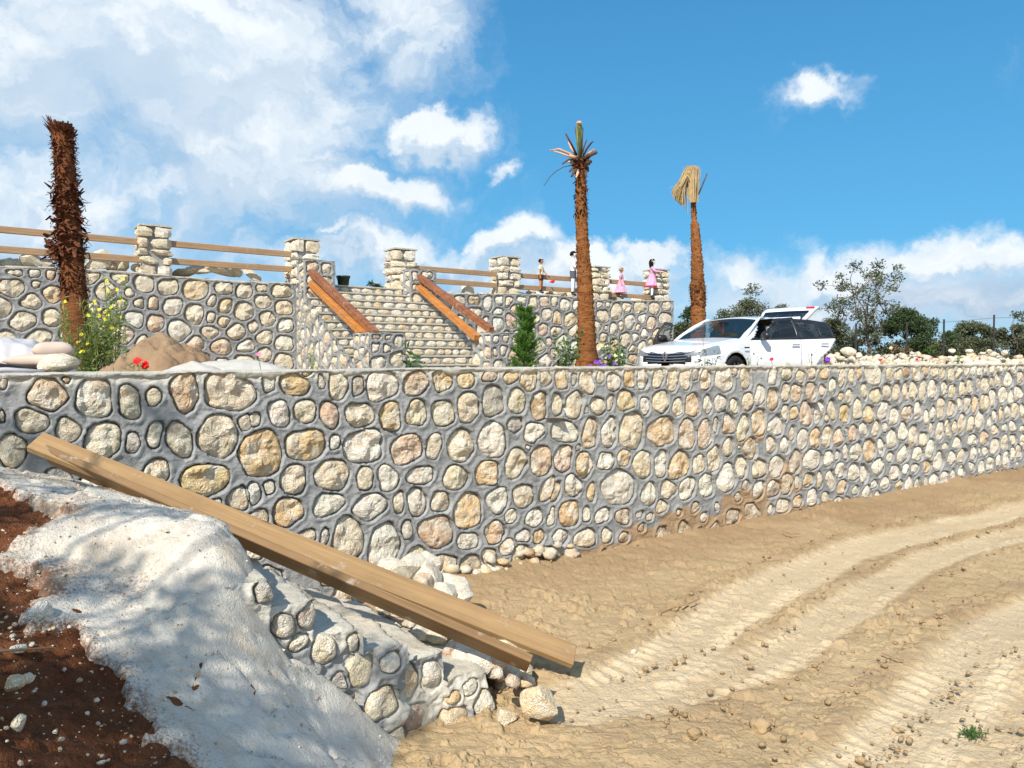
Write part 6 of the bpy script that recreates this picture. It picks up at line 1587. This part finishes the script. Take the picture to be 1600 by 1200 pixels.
SEC = np.array([section(i) for i in range(len(xs_c))]); NR = SEC.shape[1]
Vc = np.zeros((len(xs_c), NR, 3)); Vc[:, :, 0] = xs_c[:, None]; Vc[:, :, 1] = SEC[:, :, 0]; Vc[:, :, 2] = SEC[:, :, 1]
# wheel arches
ARCH = [(1.305, .335, .375), (-1.385, .335, .375)]
for ax, az, ar in ARCH:
    d = np.hypot(Vc[:, :, 0] - ax, Vc[:, :, 2] - az); m_ = (np.abs(d - ar) < .028) & (Vc[:, :, 1] > .5) & (np.arange(NR)[None, :] < NL)
    for i, j in zip(*np.where(m_)):
        s = ar / d[i, j]; Vc[i, j, 0] = ax + (Vc[i, j, 0] - ax) * s; Vc[i, j, 2] = az + (Vc[i, j, 2] - az) * s; Vc[i, j, 1] += .012
def region(c, j, side):
    x, y, z = c
    for ax, az, ar in ARCH:
        if math.hypot(x - ax, z - az) < ar and j < NL and abs(y) > .5: return None
    if j >= NL + NWn:
        if .14 < x < .95 and j < NR: return 'windshield'
        if x < -1.60: return 'tailgate_glass' if (-1.95 < x < -1.70 and abs(y) < .5) else 'tailgate'
        return 'roof' if x < .15 else ('bonnet' if (x > .95 and x < 2.14) else 'body')
    if j >= NL and x < .80 and x > -1.75:
        front_limit = .78 - (j - NL) / NWn * .66
        win = x < front_limit - .03 and x > -1.62 + (j - NL) / NWn * .14 and j > NL and j < NL + NWn - 1
        if side > 0 or x > -.28:
            if side > 0 and -1.47 < x < -.28: return ('rear_door_glass' if win and x > -1.44 and abs(x + 1.16) > .018 and x < -.34 else 'rear_door_frame')
            if -.28 <= x < front_limit: return ('front_door_glass' if win and x > -.22 else 'front_door_frame')
        if win and abs(x + .28) > .04: return 'side_window'
        return 'pillar' if j < NL + NWn - 1 and x < front_limit else 'body'
    if j < NL and z > .26:
        if -.28 <= x < .86: return 'front_door'
        if side > 0 and x < -.28 and x > -1.47 + (max(0, .97 - z)) * .78: return 'rear_door'
    if j >= NL - 6 and j < NL + 2 and 1.72 < x < 2.20 and abs(y) > .47 and z > .635 + .10 * max(0, 2.0 - x) and z < .735 + .24 * (2.2 - x): return 'headlight'
    if x > 2.02 and abs(y) < .53 - .5 * max(0, .60 - z) and .49 < z < .735 - .08 * abs(y): return 'grille'
    if x < -1.9 and z > .72 and abs(y) > .45 and j < NL + 2: return 'tail_light'
    return 'body'
parts = {}
for side in (1, -1):
    for i in range(len(xs_c) - 1):
        for j in range(NR - 1):
            q = [Vc[i, j], Vc[i + 1, j], Vc[i + 1, j + 1], Vc[i, j + 1]]
            c = sum(q) / 4; c = (c[0], c[1] * side, c[2]); r = region(c, j, side)
            if r is None: continue
            if r in ('front_door', 'front_door_glass', 'front_door_frame'): r += '_l' if side > 0 else '_r'
            ids = [(side if jj < NR - 1 else 1, ii, jj) for ii, jj in ((i, j), (i + 1, j), (i + 1, j + 1), (i, j + 1))]
            parts.setdefault(r, []).append((ids, side))
def car_part(key, mats, name, parent, hinge=None, rot=None, thick=.0, smooth=True):
    V = []; F = []; idx = {}
    for ids, side in parts.get(key, []):
        f = []
        for a in ids:
            if a not in idx: idx[a] = len(V); v = Vc[a[1], a[2]]; V.append(Vector((v[0], v[1] * a[0], v[2])))
            f.append(idx[a])
        F.append(f if side > 0 else f[::-1])
    if hinge is not None: V = [rot @ (v - hinge) + hinge for v in V]
    o = link(name, mesh(name, V, F, mats, smooth), parent)
    if thick:
        s = o.modifiers.new('solid', 'SOLIDIFY'); s.thickness = thick; s.offset = -1
        if len(mats) > 1: s.material_offset = 1; s.material_offset_rim = 0
    return o
def paint():
    m, t, b = material('white_car_paint', .22, .5); b.inputs['Base Color'].default_value = (.80, .82, .84, 1); b.inputs['Coat Weight'].default_value = .6; b.inputs['Coat Roughness'].default_value = .05
    n = t.noise(geo(t), 3, 3); t.put(b.inputs['Base Color'], t.mix(t.mr(n, .4, .7), (.81, .83, .85), (.76, .77, .78))); return m
M['paint'] = paint(); M['trim'] = plain('black_trim', (.018, .018, .02), .35, .5, .1); M['inner'] = plain('dark_cabin', (.03, .03, .033), .7, .3, .2)
def glass(name, c, a):
    m, t, b = material(name, .03, .6); b.inputs['Base Color'].default_value = (*c, 1); b.inputs['Alpha'].default_value = a; return m
M['glass'] = glass('tinted_glass', (.015, .03, .032), .62); M['glass_d'] = glass('privacy_glass', (.006, .009, .011), .93); M['lens'] = glass('clear_lens', (.5, .55, .6), .35)
M['chrome'] = plain('chrome', (.75, .76, .78), .15, .5, .02, metal=1); M['red_lens'] = plain('red_lens', (.5, .01, .02), .15, .6, .1); M['tyre'] = plain('tyre_rubber', (.02, .02, .02), .85, .2, .2); M['alloy'] = plain('alloy', (.45, .45, .47), .3, .5, .05, metal=1)
HEAD = rad(41); fx_, fy_ = 3.00, 14.62          # nose centre of the car
hx, hy = -math.cos(HEAD), -math.sin(HEAD)
car = thing('parked_car', 'white hatchback car with its doors and tailgate open, parked behind the front wall', 'car', (fx_ - hx * 2.2, fy_ - hy * 2.2, 1.615), math.pi + HEAD)
for key, mats, name, th in (('body', [M['paint'], M['inner']], 'body', .012), ('bonnet', [M['paint'], M['inner']], 'bonnet', .01), ('roof', [M['paint'], M['inner']], 'roof', .02), ('pillar', [M['trim']], 'window_pillar', .02),
                            ('windshield', [M['glass']], 'windshield', 0), ('side_window', [M['glass_d']], 'side_window', 0), ('grille', [M['trim']], 'grille', .01), ('headlight', [M['lens']], 'headlight', 0), ('tail_light', [M['red_lens']], 'tail_light', .01)):
    if key == 'headlight':
        allp = parts.get(key, [])
        for sd in (1, -1):
            parts['hl'] = [q for q in allp if q[1] == sd]; o = car_part('hl', [M['lens']], 'headlight', car)
            V0 = [v.co.copy() for v in o.data.vertices]
            if V0:
                c = sum(V0, Vector()) / len(V0)
                inner = link('reflector', mesh('reflector', [v * .988 + c * .0 + Vector((0, 0, c.z * .012)) for v in V0], [list(p.vertices) for p in o.data.polygons], M['alloy'], True), o)
                for fq, rr in ((.35, .038), (.62, .030)):
                    xs2 = sorted(V0, key=lambda v: v.x); vv = xs2[int(len(xs2) * (1 - fq))]; mb = MB(); mb.disc(Vector((vv.x - .01, vv.y, c.z)), (1, .35 * sd, 0), rr, 14, .02); mb.done('lamp_lens', M['chrome'], o)
        continue
    o = car_part(key, mats, name, car, thick=th)
def opened(key, gkey, name, hinge, ang, axis, glass_m, mats):
    R = Matrix.Rotation(ang, 3, axis)
    d = car_part(key, mats, name, car, Vector(hinge), R, .05)
    g = car_part(gkey, [glass_m], 'window', d, Vector(hinge), R, 0)
    car_part(gkey.replace('glass', 'frame'), [M['trim']], 'window_frame', d, Vector(hinge), R, .035)
    return d, R, Vector(hinge)
def handle(d, R, hg, x, y, z):
    mb = MB(); c = R @ (Vector((x, y, z)) - hg) + hg; mb.box(c, (.17, .03, .028), R, .008); mb.done('handle', M['chrome'], d)
d, R, hg = opened('front_door_l', 'front_door_glass_l', 'door', (.86, .90, 0), -rad(24), 'Z', M['glass_d'], [M['paint'], M['inner']])
handle(d, R, hg, -.12, .93, .86)
def mirror(d, R, hg, sd):
    mb = MB(); c = Vector((.62, sd * 1.03, 1.02)); mb.box((0, 0, 0), (.12, .20, .14), None, .035); V = [R @ (Vector(v) + c - hg) + hg for v in mb.V]
    o = link('mirror', mesh('mirror', V, mb.F, M['trim'], True), d)
    mb = MB(); a = R @ (Vector((.62, sd * .90, .97)) - hg) + hg; b_ = R @ (Vector((.62, sd * .97, 1.0)) - hg) + hg; mb.tube([a, b_], .025, 8); mb.done('mirror_arm', M['trim'], d)
mirror(d, R, hg, 1)
d, R, hg = opened('rear_door', 'rear_door_glass', 'door', (-.28, .905, 0), -rad(29), 'Z', M['glass_d'], [M['paint'], M['inner']])
handle(d, R, hg, -1.18, .93, .89)
d, R, hg = opened('front_door_r', 'front_door_glass_r', 'door', (.86, -.90, 0), rad(62), 'Z', M['glass'], [M['inner'], M['inner']])
mirror(d, R, hg, -1)
R = Matrix.Rotation(rad(76), 3, 'Y'); hg = Vector((-1.60, 0, 1.34))
tg_ = car_part('tailgate', [M['paint'], M['paint']], 'tailgate', car, hg, R, .07); car_part('tailgate_glass', [M['glass_d']], 'rear_window', tg_, hg, R)
mb = MB(); mb.box(R @ (Vector((-1.66, 0, 1.375)) - hg) + hg, (.18, 1.05, .03), R, .01); mb.done('spoiler', M['paint'], tg_)
for sd in (1, -1):
    mb = MB(); mb.box(R @ (Vector((-2.03, sd * .50, .99 if sd > 0 else .93)) - hg) + hg, (.11, .20, .035), R, .012); mb.done('tail_light', M['red_lens'], tg_)
    mb = MB(); mb.tube([Vector((-1.75, sd * .56, 1.15)), R @ (Vector((-1.85, sd * .5, 1.2)) - hg) + hg], .012, 6); mb.done('gas_strut', M['trim'], car)
for sd in (1, -1):
    mb = MB(); mb.tube([(.93, sd * .80, .955), (.78, sd * .775, 1.045), (.45, sd * .705, 1.235), (.12, sd * .617, 1.392), (-.1, sd * .605, 1.415)], [.02, .032, .032, .028, .012], 8); mb.done('windshield_pillar', M['paint'], car, True)
car.scale = (1.05, 1.02, 1.02)
# grille bars, emblem
def nose_x(y, z): return float(np.interp(abs(y), K['w'][:8], KX[:8])) - .02 * max(0, z - .66) / .1
for z in (.535, .585, .635, .685):
    wz = .50 - .55 * max(0, .60 - z) - .02; ys_ = np.linspace(-wz, wz, 19); mb = MB(); mb.tube([(nose_x(y * .96, z) + .008, y, z + .02 * (abs(y) / .5) ** 2) for y in ys_], .007, 6); mb.done('grille_bar', M['chrome'], car)
V = []; F = []
for x0, sc_ in ((2.232, 1.0), (2.252, .86), (2.252, .46), (2.236, .36)):
    for yy, zz in ((0, .105), (.072, 0), (0, -.105), (-.072, 0)): V.append((x0, yy * sc_, .635 + zz * sc_))
for a in range(3):
    for k in range(4): F.append((a * 4 + k, a * 4 + (k + 1) % 4, (a + 1) * 4 + (k + 1) % 4, (a + 1) * 4 + k))
link('emblem', mesh('emblem', V, F, M['chrome']), car)
mb = MB(); mb.box((1.02, .935, .80), (.16, .012, .028), None, .004); mb.done('wing_vent', M['trim'], car)
for x in (1.305, -1.385):
    for sd in (1, -1):
        mb = MB(); c = Vector((x, sd * .79, .325))
        prof = [(.20, -.09), (.215, -.105), (.30, -.105), (.322, -.085), (.325, 0), (.322, .085), (.30, .105), (.215, .105), (.20, .09)]; n = 36; V = []; F = []
        for r, y in prof:
            for k in range(n): a = k / n * 6.28318; V.append(c + Vector((math.cos(a) * r, y, math.sin(a) * r)))
        for i in range(len(prof) - 1):
            for k in range(n): F.append((i * n + k, i * n + (k + 1) % n, (i + 1) * n + (k + 1) % n, (i + 1) * n + k))
        wh = link('wheel', mesh('wheel', V, F, M['tyre'], True), car)
        mb = MB()
        for k in range(10): a = k / 10 * 6.28318; mb.beam(c + Vector((math.cos(a) * .03, sd * .085, math.sin(a) * .03)), c + Vector((math.cos(a) * .20, sd * .095, math.sin(a) * .20)), .03, .02)
        mb.disc(c + Vector((0, sd * .09, 0)), (0, 1, 0), .045, 14, .03); mb.done('rim', M['alloy'], wh)
        mb = MB(); mb.tube([c + Vector((0, -sd * .02, 0)), c + Vector((0, -sd * .01, 0))], .20, 24); mb.done('hub', M['trim'], wh)
# wheel housings and cabin
for x in (1.305, -1.385):
    mb = MB(); mb.box((x, 0, .5), (.80, 1.30, .5)); mb.done('wheel_housing', M['inner'], car)
mb = MB(); mb.box((-.35, 0, .26), (2.6, 1.62, .12)); mb.box((.80, 0, .78), (.34, 1.56, .30), None, .06); mb.box((-1.75, 0, .5), (.7, 1.3, .5)); mb.done('cabin', M['inner'], car)
for sx, sy in ((-.10, .37), (-.10, -.37), (-1.0, .38), (-1.0, -.38)):
    mb = MB(); mb.box((sx + .22, sy, .48), (.50, .50, .16), None, .05); mb.box((sx - .10, sy, .85), (.14, .48, .62), Matrix.Rotation(-.22, 3, 'Y'), .05); mb.box((sx - .20, sy, 1.22), (.09, .26, .17), None, .03); mb.done('seat', M['inner'], car)
mb = MB(); mb.tube([Vector((.48, .37, .92)) + Matrix.Rotation(-.4, 3, 'Y') @ Vector((0, math.cos(a) * .18, math.sin(a) * .18)) for a in np.linspace(0, 6.283, 25)], .015, 6); mb.done('steering_wheel', M['trim'], car)
mb = MB(); mb.tube([(.42, 0, 1.30), (.42, 0, 1.22)], .003, 4); mb.box((.42, 0, 1.15), (.01, .04, .09), None, .003); mb.done('mirror_pendant', M['red'], car)
mb = MB(); mb.box((.40, 0, 1.335), (.03, .22, .06), None, .01); mb.done('rear_view_mirror', M['trim'], car)
mb = MB(); mb.box((.86, -.25, .955), (.22, .30, .004)); mb.done('paper', M['plastic'], car)
# ------------------------------------------------------------------ child mannequins on the terrace wall
def skin_body(name, H, J, E, R, root='pelvis'):
    keys = list(J); me = bpy.data.meshes.new(name); me.from_pydata([Vector(J[k]) * H for k in keys], [(keys.index(a), keys.index(b)) for a, b in E], []); me.update()
    o = bpy.data.objects.new(name, me); COL.objects.link(o)
    m_ = o.modifiers.new('skin', 'SKIN'); m_.use_smooth_shade = True
    if not me.skin_vertices: bpy.context.view_layer.update()
    sv = me.skin_vertices[0].data
    for i, k in enumerate(keys):
        r = R[k]; r = r if isinstance(r, tuple) else (r, r); sv[i].radius = (r[0] * H, r[1] * H); sv[i].use_root = (k == root)
    s = o.modifiers.new('sub', 'SUBSURF'); s.levels = 2; s.render_levels = 2
    dg = bpy.context.evaluated_depsgraph_get(); dg.update(); me2 = bpy.data.meshes.new_from_object(o.evaluated_get(dg)); 
    bpy.data.objects.remove(o); return me2
def mannequin(label, px, H, face, arms, skin, clothes, hair, hair_style='short', seed=0, dressf=None, y=.42, zoff=0):
    """face: rotation about z, 0 = towards +x of the picture"""
    u = uB(px, y - .34); x_, y_ = fromB(u, y - .34); zg = ztopB(u) + .03 + zoff
    t = thing('mannequin', label, 'mannequin', (x_, y_, zg), face, 'child mannequins standing along the terrace wall')
    J = {'pelvis': (0, 0, .49), 'spine': (0, 0, .57), 'chest': (.005, 0, .69), 'neck': (-.002, 0, .785), 'nape': (.0, 0, .825), 'head': (.012, 0, .882), 'crown': (.008, 0, .955)}
    R = {'pelvis': (.075, .062), 'spine': (.062, .05), 'chest': (.072, .052), 'neck': .028, 'nape': .032, 'head': (.072, .066), 'crown': .046}
    E = [('pelvis', 'spine'), ('spine', 'chest'), ('chest', 'neck'), ('neck', 'nape'), ('nape', 'head'), ('head', 'crown')]
    for s, sg in (('l', 1), ('r', -1)):
        J['hip' + s] = (0, sg * .045, .455); J['knee' + s] = (.008, sg * .05, .255); J['ankle' + s] = (-.005, sg * .052, .045); J['toe' + s] = (.065, sg * .058, .022)
        R['hip' + s] = .046; R['knee' + s] = .032; R['ankle' + s] = .021; R['toe' + s] = (.018, .022)
        E += [('pelvis', 'hip' + s), ('hip' + s, 'knee' + s), ('knee' + s, 'ankle' + s), ('ankle' + s, 'toe' + s)]
        sh, el, wr = arms[0 if sg > 0 else 1]
        J['sh' + s] = (0, sg * .085, .755); J['el' + s] = el; J['wr' + s] = wr; R['sh' + s] = .032; R['el' + s] = .022; R['wr' + s] = .015
        E += [('chest', 'sh' + s), ('sh' + s, 'el' + s), ('el' + s, 'wr' + s)]
        w = Vector(wr); dr = (w - Vector(el)).normalized(); sd = dr.cross(Vector((0, 0, 1))).normalized() if abs(dr.z) < .9 else Vector((1, 0, 0))
        J['palm' + s] = (w + dr * .03)[:]; R['palm' + s] = (.016, .010); E.append(('wr' + s, 'palm' + s))
        for k in range(4):
            a = w + dr * .045 + sd * (k - 1.5) * .010; b = a + dr * (.026 - .004 * abs(k - 1.2)); b.z -= .004
            J[f'f{k}{s}'] = a[:]; J[f'g{k}{s}'] = b[:]; R[f'f{k}{s}'] = .0048; R[f'g{k}{s}'] = .004; E += [('palm' + s, f'f{k}{s}'), (f'f{k}{s}', f'g{k}{s}')]
        a = w + dr * .018 + sd * .018; J['th' + s] = a[:]; R['th' + s] = .005; E.append(('palm' + s, 'th' + s))
    me = skin_body('body', H, J, E, R); me.materials.clear(); me.materials.append(skin)
    body = link('body', me, t)
    # clothes: the body's own surface inside a zone, let out a little
    V = np.array([v.co[:] for v in me.vertices]) / H; N = np.array([v.normal[:] for v in me.vertices]); P_ = [list(p.vertices) for p in me.polygons]
    for nm, mat, fn, off in clothes:
        ok = [fn(*V[p].mean(0)) for p in P_]; F = [p for p, k in zip(P_, ok) if k]; used = sorted({i for p in F for i in p}); ix = {a: b for b, a in enumerate(used)}
        if not F: continue
        VV = (V[used] + N[used] * off) * H
        link(nm, mesh(nm, VV.tolist(), [[ix[i] for i in p] for p in F], mat, True), t)
    if dressf:
        nm, mat, z0, z1, r0, r1, fold, mat2, lean = dressf; n = 40; V2 = []; F2 = []
        L = 12
        for i in range(L):
            f = i / (L - 1); z = z1 + (z0 - z1) * f; r = r1 + (r0 - r1) * f ** 1.1
            for k in range(n):
                a = k / n * 6.28318; q = r * (1 + fold * f * math.sin(a * 7 + seed)); V2.append(((math.cos(a) * q * 1.0 + lean * f * f) * H, math.sin(a) * q * .85 * H, z * H))
        for i in range(L - 1):
            for k in range(n): F2.append((i * n + k, i * n + (k + 1) % n, (i + 1) * n + (k + 1) % n, (i + 1) * n + k))
        mi = [0 if i < (L - 2) * n else 1 for i in range(len(F2))]
        link(nm, mesh(nm, V2, F2, [mat, mat2], True, mi), t)
    # head: nose, eyes, mouth, ears, hair
    hd = Vector((.012, 0, .885)) * H; r = .068 * H
    mb = MB(); mb.tube([hd + Vector((r * .86, 0, .1 * r)), hd + Vector((r * 1.22, 0, -.22 * r))], [.06 * r, .15 * r], 6); mb.done('nose', skin, t)
    mb = MB()
    for sg in (1, -1): mb.box(hd + Vector((r * .90, sg * .36 * r, .16 * r)), (.12 * r, .26 * r, .14 * r))
    mb.done('eyes', M['trim'], t)
    mb = MB(); mb.box(hd + Vector((r * .90, 0, -.5 * r)), (.14 * r, .42 * r, .10 * r)); mb.done('mouth', M['lip'], t)
    mb = MB()
    for sg in (1, -1): mb.box(hd + Vector((0, sg * r * .98, 0)), (.22 * r, .12 * r, .34 * r), None, .05 * r)
    mb.done('ears', skin, t)
    bm = bmesh.new(); bmesh.ops.create_icosphere(bm, subdivisions=3, radius=1.16 * r)
    dele = []
    for v in bm.verts:
        p = v.co.copy(); v.co *= 1 + .06 * math.sin(p.x / r * 9 + seed) * math.cos(p.z / r * 8); v.co += hd + Vector((-.10 * r, 0, .18 * r))
        if hair_style == 'long' and p.x < .1 * r and p.z < .1 * r: v.co.z -= 1.35 * r * (-(p.z - .1 * r) / r); v.co.x -= .12 * r
        q = v.co - hd
        if q.x > .35 * r and q.z < .62 * r: dele.append(v)
        elif hair_style != 'long' and q.z < -.35 * r: dele.append(v)
    bmesh.ops.delete(bm, geom=dele, context='VERTS'); hm = bpy.data.meshes.new('hair'); bm.to_mesh(hm); bm.free(); hm.materials.append(hair)
    hm.polygons.foreach_set('use_smooth', [True] * len(hm.polygons)); ho = link('hair', hm, t); s = ho.modifiers.new('s', 'SOLIDIFY'); s.thickness = .006
    return t
def cloth(n, c, v=.15): return plain(n, c, .85, .1, v, 14)
M['lip'] = cloth('lips', (.45, .08, .07)); SK = {'tan': plain('tan_skin', (.50, .25, .14), .5, .3, .08), 'white': plain('white_painted_skin', (.82, .80, .78), .45, .3, .05), 'light': plain('light_skin', (.60, .34, .22), .5, .3, .08)}
HA = {'black': cloth('black_hair', (.012, .010, .010)), 'fair': cloth('fair_hair', (.36, .25, .14))}
CL = {'cream': cloth('cream_shirt', (.72, .66, .46)), 'brown': cloth('brown_shorts', (.10, .045, .03)), 'boots': plain('black_boots', (.015, .014, .014), .4, .4, .1), 'white': cloth('white_cloth', (.80, .80, .80)), 'charcoal': cloth('charcoal_shorts', (.10, .10, .12)),
      'pink': cloth('pink_dress', (.66, .36, .52), .22), 'rose': cloth('rose_hem', (.66, .05, .16)), 'rustsock': cloth('rust_stockings', (.48, .17, .07)), 'band': cloth('pale_band', (.7, .68, .6))}
relaxed = lambda sg: ((0, 0, 0), (.0, sg * .125, .615), (.02, sg * .13, .475))
torso = lambda x, y, z: .475 < z < .79 and abs(y) < .098
def sleeve(z0): return lambda x, y, z: (.475 < z < .80 and abs(y) < .098) or (z > z0 and z < .80 and abs(y) >= .098)
shoes = ('boots', CL['boots'], lambda x, y, z: z < .095, .008)
legs = lambda z0, z1: (lambda x, y, z: z0 < z < z1 and abs(y) < .105)
m1 = mannequin('dark haired boy mannequin in cream shirt and brown shorts, left of the palm', 845, .88, -.35, (((0, 0, 0), (.05, .12, .62), (.17, .12, .50)), relaxed(-1)), SK['tan'],
               [('stockings', CL['rustsock'], legs(.08, .40), .003), ('shirt', CL['cream'], sleeve(.66), .010), ('shorts', CL['brown'], legs(.36, .52), .014), shoes], HA['black'], seed=1)
mb = MB(); hd = Vector((.012, 0, .885)) * .88; mb.disc(hd + Vector((.005, 0, .062)), (.15, 0, 1), .042, 16, .022); mb.done('cap', CL['band'], m1)
m2 = mannequin('tall white boy mannequin in charcoal shorts, half hidden by the palm', 895, 1.17, -.25, (((0, 0, 0), (.05, .11, .62), (.15, .05, .62)), ((0, 0, 0), (.05, -.11, .62), (.15, -.05, .60))), SK['white'],
               [('stockings', CL['white'], legs(.08, .42), .003), ('shirt', CL['white'], sleeve(.56), .010), ('shorts', CL['charcoal'], legs(.38, .54), .016), shoes], HA['black'], seed=2)
mb = MB(); mb.box(Vector((.20, 0, .62)) * 1.17, (.10, .16, .06), None, .02); tag(link('carried_box', mesh('carried_box', [m2.matrix_basis @ Vector(v) for v in mb.V], mb.F, CL['charcoal'])), 'dark box carried by the tall white boy mannequin', 'box')
m3 = mannequin('small fair haired girl mannequin in a pink dress, right of the middle palm', 970, .87, -.3, (((0, 0, 0), (.0, .12, .61), (.05, .15, .47)), ((0, 0, 0), (-.01, -.125, .61), (.03, -.14, .48))), SK['tan'],
               [('bodice', CL['pink'], sleeve(.67), .010), shoes], HA['fair'], seed=3, dressf=('dress', CL['pink'], .20, .60, .20, .07, .10, CL['pink'], -.02))
# its sash trails behind at the lower left
mb = MB(); mb.tube([Vector((-.10, .02, .30)) * .87, Vector((-.17, .03, .16)) * .87, Vector((-.27, .03, .07)) * .87], [.03, .035, .012], 8); mb.done('sash', CL['rose'], m3)
m4 = mannequin('tall girl mannequin with white face, black hair and pink dress beside the end post', 1018, 1.14, -.2, (((0, 0, 0), (.07, .10, .66), (.20, .08, .665)), ((0, 0, 0), (.07, -.10, .66), (.20, -.07, .65))), SK['white'],
               [('stockings', CL['white'], legs(.08, .42), .003), ('blouse', CL['pink'], sleeve(.62), .008), shoes], HA['black'], 'long', 4, ('dress', CL['pink'], .30, .60, .155, .068, .09, CL['rose'], -.03))
mb = MB(); hd = Vector((.012, 0, .885)) * 1.14; mb.tube([hd + Vector((-.012, math.cos(a) * .082, .012 + math.sin(a) * .086)) for a in np.linspace(0, math.pi, 14)], .009, 6); mb.done('hair_band', CL['band'], m4)
# red bundle swinging from the boy's hand
p = P(863, 440, m1.location.y - .05); Vr, Fr = rock_geom(42, 2, flat=.2, rough=.15, dims=(1.5, .8, .62)); o = link('red_bundle', mesh('red_bundle', Vr, Fr, M['red'], True), None, p); o.scale = (.058, .055, .06); o.rotation_euler = (0, -.15, 0); tag(o, 'small red bundle held out by the boy mannequin in the cream shirt', 'bundle')
